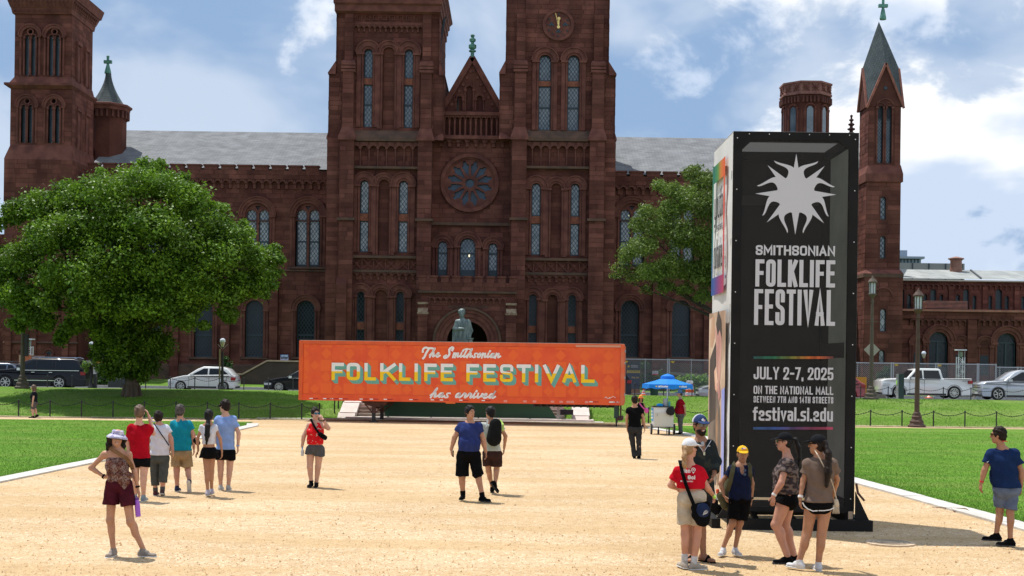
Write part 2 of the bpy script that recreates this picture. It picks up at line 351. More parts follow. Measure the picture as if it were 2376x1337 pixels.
# ------------------------------------------------------------- stroke lettering (flat print)
G={ # width, strokes: (points, round?, closed?)
'A':(.56,[([(0,0),(.5,1),(1,0)],0,0),([(.2,.3),(.8,.3)],0,0)]),'B':(.52,[([(0,.5),(.7,.5),(1,.38),(1,.1),(.7,0),(0,0),(0,1),(.65,1),(.95,.9),(.95,.62),(.65,.5)],1,0)]),
'C':(.5,[([(1,.68),(1,1),(0,1),(0,0),(1,0),(1,.32)],1,0)]),'D':(.52,[([(0,0),(0,1),(1,1),(1,0)],3,1)]),'E':(.46,[([(1,1),(0,1),(0,0),(1,0)],0,0),([(0,.52),(.85,.52)],0,0)]),
'F':(.45,[([(1,1),(0,1),(0,0)],0,0),([(0,.5),(.85,.5)],0,0)]),'G':(.52,[([(1,.7),(1,1),(0,1),(0,0),(1,0),(1,.45)],1,0),([(1,.46),(.55,.46)],0,0)]),'H':(.52,[([(0,0),(0,1)],0,0),([(1,0),(1,1)],0,0),([(0,.5),(1,.5)],0,0)]),
'I':(.0,[([(0,0),(0,1)],0,0)]),'J':(.42,[([(1,1),(1,0),(0,0),(0,.3)],1,0)]),'K':(.52,[([(0,0),(0,1)],0,0),([(1,1),(.06,.42)],0,0),([(.36,.58),(1,0)],0,0)]),'L':(.44,[([(0,1),(0,0),(1,0)],0,0)]),
'M':(.68,[([(0,0),(0,1),(.5,.3),(1,1),(1,0)],0,0)]),'N':(.54,[([(0,0),(0,1),(1,0),(1,1)],0,0)]),'O':(.52,[([(0,0),(0,1),(1,1),(1,0)],1,1)]),'P':(.5,[([(0,0),(0,1),(1,1),(1,.45),(0,.45)],1,0)]),
'R':(.52,[([(0,0),(0,1),(1,1),(1,.48),(0,.48)],1,0),([(.55,.48),(1,0)],0,0)]),'S':(.5,[([(1,.72),(1,1),(0,1),(0,.55),(1,.45),(1,0),(0,0),(0,.28)],1,0)]),'T':(.48,[([(0,1),(1,1)],0,0),([(.5,0),(.5,1)],0,0)]),
'U':(.52,[([(0,1),(0,0),(1,0),(1,1)],1,0)]),'V':(.54,[([(0,1),(.5,0),(1,1)],0,0)]),'W':(.8,[([(0,1),(.25,0),(.5,1),(.75,0),(1,1)],0,0)]),'Y':(.52,[([(0,1),(.5,.45),(1,1)],0,0),([(.5,.45),(.5,0)],0,0)]),
'0':(.48,[([(0,0),(0,1),(1,1),(1,0)],1,1)]),'1':(.25,[([(0,.8),(1,1),(1,0)],0,0)]),'2':(.48,[([(0,.7),(0,1),(1,1),(1,.6),(0,.05)],1,0),([(0,0),(1,0)],0,0)]),'4':(.5,[([(.75,0),(.75,1),(0,.28),(1,.28)],0,0)]),
'5':(.48,[([(.95,1),(.05,1),(0,.55)],0,0),([(0,.55),(1,.6),(1,0),(0,0),(0,.2)],1,0)]),'7':(.46,[([(0,1),(1,1),(.3,0)],0,0)]),',':(.0,[([(0,.04),(-.06,-.14)],0,0)]),'.':(.0,[([(0,0),(0,.02)],0,0)]),'-':(.3,[([(0,.48),(1,.48)],0,0)]),'!':(.0,[([(0,.3),(0,1)],0,0),([(0,0),(0,.03)],0,0)]),
'&':(.6,[([(1,0),(.2,.75),(.2,1),(.7,1),(.7,.75),(0,.35),(0,0),(.6,0),(1,.4)],1,0)]),
'a':(.4,[([(.05,.7),(1,.7),(1,0)],1,0),([(1,.42),(0,.42),(0,0),(1,0)],1,0)]),'c':(.38,[([(1,.7),(0,.7),(0,0),(1,0)],1,0)]),'d':(.42,[([(1,1),(1,0)],0,0),([(1,.7),(0,.7),(0,0),(1,0)],1,0)]),
'e':(.42,[([(0,.36),(1,.36),(1,.7),(0,.7),(0,0),(1,0)],1,0)]),'f':(.26,[([(1,1),(.3,1),(.3,0)],1,0),([(-.2,.68),(1,.68)],0,0)]),'g':(.42,[([(1,.7),(1,-.28),(.05,-.28)],1,0),([(1,.7),(0,.7),(0,0),(1,0)],1,0)]),
'h':(.42,[([(0,0),(0,1)],0,0),([(0,.7),(1,.7),(1,0)],1,0)]),'i':(.0,[([(0,0),(0,.7)],0,0),([(0,.92),(0,.98)],0,0)]),'l':(.0,[([(0,0),(0,1)],0,0)]),'m':(.7,[([(0,0),(0,.7)],0,0),([(0,.7),(.5,.7),(.5,0)],1,0),([(.5,.7),(1,.7),(1,0)],1,0)]),
'n':(.42,[([(0,0),(0,.7)],0,0),([(0,.7),(1,.7),(1,0)],1,0)]),'o':(.42,[([(0,0),(0,.7),(1,.7),(1,0)],1,1)]),'p':(.42,[([(0,-.28),(0,.7)],0,0),([(0,.7),(1,.7),(1,0),(0,0)],1,0)]),'r':(.26,[([(0,0),(0,.7)],0,0),([(0,.62),(.3,.7),(1,.7)],1,0)]),
's':(.38,[([(1,.7),(0,.7),(0,.38),(1,.34),(1,0),(0,0)],1,0)]),'t':(.26,[([(.3,.95),(.3,0),(1,0)],1,0),([(-.2,.68),(1,.68)],0,0)]),'u':(.42,[([(0,.7),(0,0),(1,0)],1,0),([(1,.7),(1,0)],0,0)]),'v':(.42,[([(0,.7),(.5,0),(1,.7)],0,0)]),'y':(.42,[([(0,.7),(0,0),(1,0)],1,0),([(1,.7),(1,-.28),(.05,-.28)],1,0)]),
'@':(.7,[([(0,0),(0,1),(1,1),(1,0)],1,1),([(.3,.3),(.3,.7),(.7,.7),(.7,.3)],1,1)])}
def chaikin(p,closed,it,q=.25):
    for _ in range(it):
        o=[]; n=len(p)
        if not closed: o.append(p[0])
        for i in range(n if closed else n-1):
            a=Vector(p[i]); b=Vector(p[(i+1)%n]); 
            qa=q; 
            if closed or i>0: o.append(tuple(a.lerp(b,qa)))
            if closed or i<n-2: o.append(tuple(a.lerp(b,1-qa)))
        if not closed: o.append(p[-1])
        p=o
    return p
def ribbon(pts,t,closed):
    P=[Vector(p) for p in pts]; n=len(P)
    if not closed:
        d0=(P[0]-P[1]).normalized(); d1=(P[-1]-P[-2]).normalized(); P[0]=P[0]+d0*t/2; P[-1]=P[-1]+d1*t/2
    Lf=[];Rt=[]
    for i in range(n):
        a=P[i-1] if (closed or i>0) else None; b=P[(i+1)%n] if (closed or i<n-1) else None
        d1=(P[i]-a).normalized() if a is not None else (b-P[i]).normalized(); d2=(b-P[i]).normalized() if b is not None else d1
        n1=Vector((-d1.y,d1.x)); n2=Vector((-d2.y,d2.x)); m=n1+n2
        m=m.normalized() if m.length>1e-3 else n1; k=min(2.2,1/max(.2,m.dot(n1))); Lf.append(P[i]+m*k*t/2); Rt.append(P[i]-m*k*t/2)
    return [(Rt[i],Rt[(i+1)%n],Lf[(i+1)%n],Lf[i]) for i in range(n if closed else n-1)]
def glyph_quads(ch,h,t,ws=1.,wfix=None):
    """list of ribbons in a box whose lower left corner is the origin"""
    w,st=G[ch]; W_=(w*h*ws) if wfix is None else max(0,wfix-t); H=h-t; out=[]
    for pts,rd,cl in st:
        p=[(x*W_+t/2,y*H+t/2) for x,y in pts]
        if rd:
            # round the corners with a fixed radius
            rad=min(t*.95,max(W_,.01)*.45,H*.25); q=[]; n=len(p)
            for i in range(n):
                if not cl and i in(0,n-1): q.append(p[i]); continue
                a=Vector(p[i-1]); c=Vector(p[i]); b=Vector(p[(i+1)%n]); ra=min(rad,(a-c).length*.48); rb=min(rad,(b-c).length*.48)
                A=c+(a-c).normalized()*ra; B=c+(b-c).normalized()*rb
                for k in range(5):
                    s=k/4; q.append(tuple(A*(1-s)**2+c*2*s*(1-s)+B*s*s))
            p=q
        out.append(ribbon(p,t,cl))
    return out,W_+t
def textlen(s,h,t,ws,sp): 
    x=0
    for ch in s: x+= (.32*h*ws if ch==' ' else G[ch][0]*h*ws+t)+sp
    return x-sp
def lettering(s,h,t,width,mapf,m,parent,name='lettering',sp=None,slant=0,zst=.0004):
    """flat letters; mapf(u,v,depth)->world, total width fitted exactly"""
    sp=t*.45 if sp is None else sp; k=1.; 
    lo,hi=.1,4.
    for _ in range(30):
        k=(lo+hi)/2
        if textlen(s,h,t,k,sp)>width: hi=k
        else: lo=k
    b=MB(); x=0; c=0
    for ch in s:
        if ch==' ': x+=.32*h*k+sp; continue
        rs,w=glyph_quads(ch,h,t,k)
        for r in rs:
            c+=1
            for q in r: b.add([mapf(p.x+x+slant*p.y,p.y,zst*(c%6)) for p in q],[(0,1,2,3)])
        x+=w+sp
    return b.build(name,m,parent)
# ------------------------------------------------------------- castle
STONE=mat('red_sandstone',(.178,.069,.051),.9,(.11,.040,.032),.7,.35,9.,tone=(.76,1.30),spec=.12)
TRIM=mat('sandstone_trim',(.20,.078,.058),.9,(.12,.044,.036),1.4,.25,14.,spec=.2)
STAIN=mat('weathered_trim',(.15,.085,.06),.95,(.09,.06,.045),1.2,.3,12.,spec=.2)
SLATE_C=(.25,.26,.27)
def slate_mat(name,col,w,h):
    m=mat(name,col,.85,tuple(c*.75 for c in col),.9,spec=.12); nt=m.node_tree;N=nt.nodes;L=nt.links;b=N['Principled BSDF']; old=b.inputs['Base Color'].links[0].from_socket
    tcn=N.new('ShaderNodeTexCoord'); br=N.new('ShaderNodeTexBrick'); br.inputs['Scale'].default_value=1; br.inputs['Brick Width'].default_value=w; br.inputs['Row Height'].default_value=h; br.inputs['Mortar Size'].default_value=.012
    br.inputs['Color1'].default_value=(1,1,1,1); br.inputs['Color2'].default_value=(.62,.63,.66,1); br.inputs['Mortar'].default_value=(.25,.26,.28,1); br.inputs['Bias'].default_value=-.3
    L.new(tcn.outputs['UV'],br.inputs[0]); x=N.new('ShaderNodeMix'); x.data_type='RGBA'; x.blend_type='MULTIPLY'; x.inputs[0].default_value=.75; L.new(old,x.inputs[6]); L.new(br.outputs[0],x.inputs[7]); L.new(x.outputs[2],b.inputs['Base Color'])
    return m
SLATE=slate_mat('roof_slate',SLATE_C,.55,.2); SLATE2=slate_mat('dark_slate',(.105,.125,.13),.3,.2); LEADR=slate_mat('pale_metal_roof',(.38,.40,.39),.9,3.)
def glass_mat(name,col,rough,spec=1.0):
    m=mat(name,col,rough,spec=spec); return m
GLASS=mat('window_glass',(.06,.10,.14),.10,(.15,.20,.24),.8,.0,spec=1.0,lo=.4,hi=.6)
GLASS2=mat('sky_pale_glass',(.16,.20,.23),.12,(.34,.37,.39),1.1,spec=1.0,lo=.4,hi=.6)  # pale sky reflection mottled into the pane colour
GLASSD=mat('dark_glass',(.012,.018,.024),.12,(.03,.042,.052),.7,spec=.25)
LEAD=mat('lead_lattice',(.035,.045,.055),.6)
FRM=mat('window_frame',(.025,.045,.06),.5)
COPPER=mat('green_copper',(.13,.34,.26),.7,(.08,.20,.16),3,.1)
for _m in (STONE,TRIM):   # rain streaks and soot running down the stone
    _n=_m.node_tree; _b=_n.nodes['Principled BSDF']; _o=_b.inputs['Base Color'].links[0].from_socket; _t=_n.nodes.new('ShaderNodeTexCoord')
    for _s,_st,_lo,_hi,_f in ((1.3,(1,1,.12),.52,.7,.32),(.5,(1,1,.8),.54,.72,.25)):
        _p=_n.nodes.new('ShaderNodeMapping'); _p.inputs['Scale'].default_value=_st; _n.links.new(_t.outputs['Object'],_p.inputs[0]); _q=_n.nodes.new('ShaderNodeTexNoise'); _q.inputs['Scale'].default_value=_s; _q.inputs['Detail'].default_value=6; _n.links.new(_p.outputs[0],_q.inputs[0])
        _r=_n.nodes.new('ShaderNodeMapRange'); _r.inputs[1].default_value=_lo; _r.inputs[2].default_value=_hi; _r.inputs[4].default_value=_f; _n.links.new(_q.outputs[0],_r.inputs[0]); _x=_n.nodes.new('ShaderNodeMix'); _x.data_type='RGBA'; _n.links.new(_r.outputs[0],_x.inputs[0]); _n.links.new(_o,_x.inputs[6]); _x.inputs[7].default_value=(.05,.028,.024,1); _o=_x.outputs[2]
    _n.links.new(_o,_b.inputs['Base Color'])
castle=thing('castle','red sandstone castle with towers, rose window and slate roofs','castle',(0,100,.9))
CP=castle
nst=[0]; rest=MB()
def addstone(x0,x1,z0,z1,d,pr,side=None):
    tone=random.random()**1.2
    if random.random()<.06: tone=0
    ins=.012; 
    if side is None: A=[(x0+ins,d+.02,z0+ins),(x1-ins,d+.02,z0+ins),(x1-ins,d+.02,z1-ins),(x0+ins,d+.02,z1-ins)]; o=Vector((0,-pr-.02,0)); q=.02
    else:
        s=side[0]; X=side[1]; A=[(X-s*.02,x0+ins,z0+ins),(X-s*.02,x1-ins,z0+ins),(X-s*.02,x1-ins,z1-ins),(X-s*.02,x0+ins,z1-ins)]; o=Vector((s*(pr+.02),0,0))
    A=[Vector(a) for a in A]; c=sum(A,Vector())/4; B=[a+(c-a).normalized()*.016+o for a in A]
    fs=[(4,5,6,7),(0,1,5,4),(1,2,6,5),(2,3,7,6),(3,0,4,7)]
    if side is not None and side[0]<0: fs=[f[::-1] for f in fs]
    return A+B,fs,tone
STQ=[]
def ashlar(x0,x1,z0,z1,d,holes=(),row=.36,ln=.95,side=None):
    # holes: functions z-> list of (xa,xb) blocked
    n=max(1,round((z1-z0)/row)); h=(z1-z0)/n
    for r in range(n):
        a=z0+r*h; bz=a+h; blk=[]
        for hf in holes: blk+=hf(a,bz)
        blk.sort(); cur=x0; spans=[]
        for (p,q) in blk:
            if p>cur+.08: spans.append((cur,min(p,x1)))
            cur=max(cur,q)
        if cur<x1-.08: spans.append((cur,x1))
        for (p,q) in spans:
            if q-p<.1: continue
            k=max(1,round((q-p)/ln+random.uniform(-.3,.3))); w=(q-p)/k; cuts=[p]+[p+w*(i+random.uniform(-.22,.22)) for i in range(1,k)]+[q]
            for i in range(k): STQ.append(addstone(cuts[i],cuts[i+1],a,bz,d,random.uniform(.0,.022),side))
# arch pieces
def arcpts(cx,cz,r,a0=0,a1=math.pi,n=12): return [(cx+r*math.cos(a0+(a1-a0)*i/n),cz+r*math.sin(a0+(a1-a0)*i/n)) for i in range(n+1)]
def ring(b,cx,cz,r0,r1,y0,y1,a0=0,a1=math.pi,n=14,mi=0):
    I=arcpts(cx,cz,r0,a0,a1,n); O=arcpts(cx,cz,r1,a0,a1,n); vs=[(x,y0,z) for x,z in I]+[(x,y0,z) for x,z in O]+[(x,y1,z) for x,z in I]+[(x,y1,z) for x,z in O]; m=n+1; fs=[]
    for i in range(n): fs+=[(i,m+i,m+i+1,i+1),(m+i,3*m+i,3*m+i+1,m+i+1),(i+1,2*m+i+1,2*m+i,i)]
    b.add(vs,fs+[(0,2*m,3*m,m),(n,m+n,3*m+n,2*m+n)],mi)
def surround(xa,xb,zb,zs,d,w1=.16,w2=.42,pr=.10,legs=True,hood=True,par=None):
    """stone arch round an opening xa..xb, foot zb, springing zs: two orders and slim shafts"""
    cx=(xa+xb)/2; r=(xb-xa)/2; b=MB()
    ring(b,cx,zs,r,r+w1,d-pr*.45,d+.25)
    if w2>w1: ring(b,cx,zs,r+w1,r+w2,d-pr,d+.05)
    if hood: ring(b,cx,zs,r+w2,r+w2+.09,d-pr-.09,d)
    if legs:
        for s in (-1,1):
            e=cx+s*r; e1=cx+s*(r+w1); e2=cx+s*(r+w2)
            b.box(min(e,e1),max(e,e1),d-pr*.45,d+.25,zb,zs)
            b.cyl((cx+s*(r+w1*.5+.02),d-pr*.7,zb+.1),(cx+s*(r+w1*.5+.02),d-pr*.7,zs-.12),.055,n=6)
            b.box(min(e1,e2)+.01,max(e1,e2)-.02,d-pr*.6,d+.05,zb,zs-.02)
            b.box(min(e,e2)-.02,max(e,e2)+.04,d-pr-.07,d+.05,zs-.16,zs+.0)
    return b.build('arch',TRIM,par or CP)
WCACHE={}
def window(xa,xb,zb,zt,d,arched=True,glass=GLASS,rec=.3,cell=.27,bars=(),sill=True,point=False):
    """frame > pane, lattice; xa..xb clear opening"""
    w=xb-xa; h=zt-zb; key=(round(w,2),round(h,2),arched,glass.name,tuple(round(q,2) for q in bars),point)
    y=d+rec
    if key not in WCACHE:
        fr=MB(); t=min(.07,w*.12)
        fr.box(0,t,-.05,.03,0,h); fr.box(w-t,w,-.05,.03,0,h); fr.box(t,w-t,-.05,.03,0,t*1.3)
        for q in bars: fr.box(t,w-t,-.06,.03,q-.06,q+.06)
        if arched: ring(fr,w/2,h-w/2,w/2-t,w/2+.02,-.05,.03,n=10)
        else: fr.box(t,w-t,-.05,.03,h-t,h)
        pn=MB(); pn.add([(0,0.02,0),(w,.02,0),(w,.02,h),(0,.02,h)],[(0,1,2,3)])
        la=MB(); c=cell; t2=.046; sl=1.45
        k0=-int(h/(c*sl))-2
        for k in range(k0,int(w/c)+int(h/(c*sl))+3):
            for s in (1,-1):
                # line x = k*c + s*(z/sl)
                za,zb_=0.,h; xa_=k*c; xb_=k*c+s*h/sl
                t0,t1=0.,1.
                dx=xb_-xa_
                for lim,sg in ((0,1),(w,-1)):
                    if dx!=0:
                        tt=(lim-xa_)/dx
                        if sg*dx>0: t0=max(t0,tt)
                        else: t1=min(t1,tt)
                if t1-t0<.01: continue
                p=(xa_+dx*t0,-.0,h*t0); q=(xa_+dx*t1,-.0,h*t1)
                la.add([(p[0]-t2/2,p[1],p[2]),(p[0]+t2/2,p[1],p[2]),(q[0]+t2/2,q[1],q[2]),(q[0]-t2/2,q[1],q[2])],[(0,1,2,3)])
        WCACHE[key]=(fr.mesh('window'),pn.mesh('pane'),la.mesh('lattice'))
    F_,P_,L_=WCACHE[key]; loc=Vector((xa,y,zb))-ORG[CP.name]
    for me,m in ((F_,FRM),(P_,glass),(L_,LEAD)):
        if not me.materials: me.materials.append(m)
    o=bpy.data.objects.new('window',F_); COL.objects.link(o); o.parent=CP; o.location=loc; ORG[o.name]=ORG[CP.name]
    for nm,me in (('pane',P_),('lattice',L_)):
        c=bpy.data.objects.new(nm,me); COL.objects.link(c); c.parent=o
    return o
def ahole(xa,xb,zb,zt,arched=True,n=10):
    if not arched: return [(xa,zb),(xb,zb),(xb,zt),(xa,zt)]
    r=(xb-xa)/2; return [(xa,zb),(xb,zb)]+arcpts((xa+xb)/2,zt-r,r,0,math.pi,n)
def blocker(xa,xb,zb,zt,m=.0,arched=True):
    r=(xb-xa)/2+m; cx=(xa+xb)/2; zs=zt-(xb-xa)/2
    def f(a,b_):
        if b_<=zb or a>=zs+r: return []
        if not arched or a<zs: return [(xa-m,xb+m)]
        q=r*r-(a-zs)**2; 
        if q<=0: return []
        q=math.sqrt(q); return [(cx-q,cx+q)]
    return f
def rblock(xa,xb,za,zb): return lambda a,b_: [(xa,xb)] if (b_>za+.05 and a<zb-.05) else []
PROTO={}
def proto(name,key,maker,m,pos,parent=None,rz=0):
    if key not in PROTO:
        me=maker().mesh(name); me.materials.append(m); PROTO[key]=me
    o=bpy.data.objects.new(name,PROTO[key]); COL.objects.link(o); p=parent or CP; o.parent=p; o.location=Vector(pos)-ORG[p.name]; o.rotation_euler=(0,0,rz); ORG[o.name]=ORG[p.name]; return o
def corbels(xa,xb,zt,h,d,n,out=.28,key=None,axis='x'):
    """row of hanging corbel arches below a projecting band"""
    w=(xb-xa)/n
    def mk():
        b=MB(); r=w*.30; zt_=0; I=arcpts(w/2,-h*.45,r,0,math.pi,6)
        # spandrel: rectangle minus round arch, as a fan of quads
        top=[(w*(1-i/6),0) for i in range(7)]
        for i in range(6): b.prism([I[i],top[i],top[i+1],I[i+1]],-out,0.02)
        for x in (0,w): 
            s=1 if x==0 else -1; e=w/2-r
            b.prism([(min(x,x+s*e),-h*.45),(max(x,x+s*e),-h*.45),(max(x,x+s*e),0),(min(x,x+s*e),0)],-out,0.02)
            xx=(x,x+s*e*.8); b.prism([(min(xx),-h),(max(xx),-h),(max(xx),-h*.45),(min(xx),-h*.45)],-out*.6,0.02)
        return b
    for i in range(n):
        p=(xa+i*w,d,zt) if axis=='x' else (d,xa+i*w if axis=='y+' else xb-i*w,zt)
        proto('corbel',('corbel',round(w,2),round(h,2),round(out,2)),mk,TRIM,p,rz=0 if axis=='x' else (R(90) if axis=='y+' else R(-90)))
def band(x0,x1,z0,z1,d,out,m=None,slope=0,ret=None):
    b=MB(); pr=[(d+.05,z0),(d-out,z0+ (z1-z0)*.15),(d-out,z1-slope),(d-out*.1 if slope else d-out,z1),(d+.05,z1)]
    vs=[(x,y,z) for x in (x0-(ret or 0),x1+(ret or 0)) for y,z in pr]; n=5
    b.add(vs,[(0,1,2,3,4),(9,8,7,6,5)]+[(i,n+i,n+(i+1)%n,(i+1)%n) for i in range(n)])
    o=fixn(b.build('string_course',m or TRIM,CP)); return o
# side walls and depth of a rectangular mass
def mass(name,x0,x1,z0,z1,d,back,holes=(),th=.5,m=None,capz=True,stone=True,blocks=(),row=.36,sides=''):
    outer=[(x0,z0),(x1,z0),(x1,z1),(x0,z1)]
    me=slab(outer,holes,d,th); o=link(name,me,m or STONE,CP)
    b=MB()
    b.box(x0,x0+.3,d+th-.01,back,z0,z1,noback=True); b.box(x1-.3,x1,d+th-.01,back,z0,z1,noback=True)
    if capz: b.box(x0+.31,x1-.31,d+th+.01,back,z1-.4,z1-.05,noback=True)
    if b.v: b.build('side_wall',m or STONE,CP)
    if stone:
        ashlar(x0,x1,z0,z1,d,blocks,row)
        for s in sides:
            if s=='L': ashlar(d+.02,back,z0,z1,None,(),row,.8,(-1,x0))
            else: ashlar(d+.02,back,z0,z1,None,(),row,.8,(1,x1))
    return o
def merlons(xs,w,zt,h,d,th=.45,m=None):
    for x in xs:
        def mk():
            b=MB(); b.box(0,w,0,th,-h,-.12); b.box(-.06,w+.06,-.08,th+.08,-.12,0); return b
        proto('merlon',('merlon',round(w,2),round(h,2)),mk,m or TRIM,(x,d,zt))
def pier(x0,x1,z0,z1,d,out,cap=None):
    """buttress strip in front of plane d; cap = height of its sloped top"""
    b=MB(); c=cap or 0
    b.box(x0,x1,d-out,d+.02,z0,z1-c)
    if c: b.add([(x0,d-out,z1-c),(x1,d-out,z1-c),(x1,d,z1),(x0,d,z1),(x0,d,z1-c),(x1,d,z1-c)],[(0,1,2,3),(0,3,4),(1,5,2)])
    o=b.build('buttress',STONE,CP); ashlar(x0,x1,z0,z1-c,d-out,(),.36,.7)
    return o
GZ=.55
# ---------------- left wing / right wing (hall walls)
D0=106.
def zz(y,x,d): return WZ(x,y,d)
def hall(xL,xR,yCren,yref,uppers,lowers,butts,pitch,endx):
    d=D0; x0=WX(xL,600,d); x1=WX(xR,600,d); zt=WZ(yref,yCren,d)+.0
    nz=zt-.42; holes=[];blk=[]
    UW=[]; LW=[]
    for cxp in uppers:
        cx=WX(cxp,540,d); za=WZ(cxp,619,d); r=.98; zs=WZ(cxp,500,d); holes.append(ahole(cx-r,cx+r,za,zs+r)); blk.append(blocker(cx-r,cx+r,za,zs+r,.36)); UW.append((cx,za,r,zs))
    for cxp in lowers:
        cx=WX(cxp,760,d); za=WZ(cxp,829,d); r=.72; zs=WZ(cxp,718,d); holes.append(ahole(cx-r,cx+r,za,zs+r)); blk.append(blocker(cx-r,cx+r,za,zs+r,.36)); LW.append((cx,za,r,zs))
    mass('hall_wall',x0,x1,GZ,nz,d,d+9,holes,.6,blocks=blk,capz=False)
    for cx,za,r,zs in UW:
        surround(cx-r,cx+r,za,zs,d,.22,.44,.16)
        for s in (-1,1): # twin lancets with tracery between
            a,b_=(cx-r+.1,cx-.1) if s<0 else (cx+.1,cx+r-.1)
            window(a,b_,za+.1,zs+.55,d,True,GLASS2,.34,bars=(1.9,3.6))
        me=slab([(cx-r,zs-.45),(cx+r,zs-.45)]+arcpts(cx,zs,r,0,math.pi,10),[ahole(cx-r+.1,cx-.1,zs-.4,zs+.45),ahole(cx+.1,cx+r-.1,zs-.4,zs+.45),[(cx-.22,zs+.75),(cx,zs+.42),(cx+.22,zs+.75)]],d+.14,.2); link('tracery',me,TRIM,CP)
        b=MB(); b.box(cx-.09,cx+.09,d+.14,d+.34,za,zs-.45); b.box(cx-.12,cx+.12,d+.1,d+.36,zs-.6,zs-.45); b.build('mullion',TRIM,CP)
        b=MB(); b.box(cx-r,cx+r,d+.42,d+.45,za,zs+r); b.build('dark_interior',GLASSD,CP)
        band(cx-r-.5,cx+r+.5,za-.2,za,d,.16,STAIN,.1)
    for cx,za,r,zs in LW:
        surround(cx-r,cx+r,za,zs,d,.20,.42,.15); window(cx-r+.02,cx+r-.02,za,zs+r,d,True,GLASSD,.34,bars=(1.75,)); band(cx-r-.4,cx+r+.4,za-.18,za,d,.14,STAIN,.08)
    for a,b_ in butts:
        xa=WX(a,700,d); xb=WX(b_,700,d); yy=yref if False else None
        pier(xa,xb,GZ,WZ((a+b_)/2,646,d),d,.45,.5)
    band(x0,x1,WZ(yref,yCren+245,d),WZ(yref,yCren+240,d),d,.12,STAIN,.08)
    n=int((x1-x0)/.64); corbels(x0,x0+n*.64,WZ(yref,yCren+33,d),.72,d,n,.32)
    xs0=x0; row=[]
    b=MB(); b.box(x0,x1,d-.34,d+.02,WZ(yref,yCren+33,d),nz); b.build('parapet',STONE,CP); ashlar(x0,x1,WZ(yref,yCren+33,d),nz,d-.34,(),.32,.9)
    p=39.0*d/F; k=0; x=x0+.15
    if pitch<0: x=x1-.2-p*.8
    while (x<x1-.9) if pitch>0 else (x>x0):
        row.append(x); x+=p*(1 if pitch>0 else -1)
    merlons(row,p*.79,zt,.42,d-.36)
    band(x0,x1,GZ,WZ(yref,841,d),d,.3,STAIN,.15)
    return x0,x1,nz
uv=None
def roofquad(name,pts,m,su=1.):
    me=bpy.data.meshes.new(name); me.from_pydata(pts,[],[tuple(range(len(pts)))]); l=me.uv_layers.new(name='UVMap'); a=Vector(pts[0]); u=(Vector(pts[1])-a).normalized(); n=u.cross(Vector(pts[-1])-a).normalized(); v=n.cross(u)
    for i,lp in enumerate(me.loops):
        q=Vector(pts[lp.vertex_index])-a; l.data[i].uv=(q.dot(u),q.dot(v))
    return link(name,me,m,CP)
hx0,hx1,hz=hall(196,768,379,205,[597,714,481,365,249],[709,590,472,355,240],[(627,647),(515,536),(398,418),(282,300)],1,0)
DR=D0+9
def rz_(x,y,d): return (WX(x,y,d),d,WZ(x,y,d))
roofquad('slate_roof',[(WX(203,372,D0),D0+.5,WZ(203,384,D0)),(WX(775,372,D0),D0+.5,WZ(203,384,D0)),(WX(775,308,DR),DR,WZ(290,302.5,DR)),(WX(290,302,DR),DR,WZ(290,302.5,DR))],SLATE)
roofquad('hip_roof',[(WX(203,372,D0),D0+11,WZ(203,384,D0)),(WX(203,372,D0),D0+.5,WZ(203,384,D0)),(WX(290,302,DR),DR,WZ(290,302.5,DR)),(WX(229,302,DR),DR+2,WZ(290,302.5,DR))],mat('white_slate',(.42,.42,.41),.85,(.28,.29,.30),2.5))
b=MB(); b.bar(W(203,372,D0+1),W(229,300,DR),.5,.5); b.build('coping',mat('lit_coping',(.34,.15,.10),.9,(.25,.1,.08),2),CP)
hx2,hx3,_=hall(1415,2005,398,1430,[1466,1583,1700,1817],[1461,1580,1698,1816],[(1513,1532),(1632,1651),(1750,1770),(1868,1888)],1,0)
zr=WZ(1430,318,DR); ze=WZ(1430,402,D0)
roofquad('slate_roof',[(WX(1415,372,D0),D0+.5,ze),(WX(2000,372,D0),D0+.5,ze),(WX(1990,308,DR),DR,zr),(WX(1415,302,DR),DR,zr)],SLATE)
b=MB(); b.box(hx0,hx3,D0+17,D0+17.5,GZ,hz); b.build('rear_wall',STONE,CP)
roofquad('rear_slope',[(hx3,D0+18,hz),(hx0,D0+18,hz),(WX(290,302,DR),DR,zr),(WX(1990,302,DR),DR,zr)],SLATE)
# ---------------- finials
def finial(x,y0,y1,d,name='finial',m=None):
    c=W(x,y1,d); h=(y1-y0)*d/F; k=h/2.2; prof=[(.45,0),(.38,.15),(.22,.25),(.2,.4),(.42,.5),(.45,.62),(.2,.72),(.16,.9),(.34,1.02),(.36,1.15),(.14,1.25),(.12,1.42),(.26,1.52),(.28,1.62),(.1,1.72),(.12,1.95),(.2,2.05),(.02,2.2)]
    b=MB(); b.lathe([(r*k,z*k) for r,z in prof],c,8); return b.build(name,m or TRIM,CP)
finial(225,244,302,DR-1); finial(1975,266,312,DR-4,m=mat('dark_finial',(.07,.03,.025),.9))
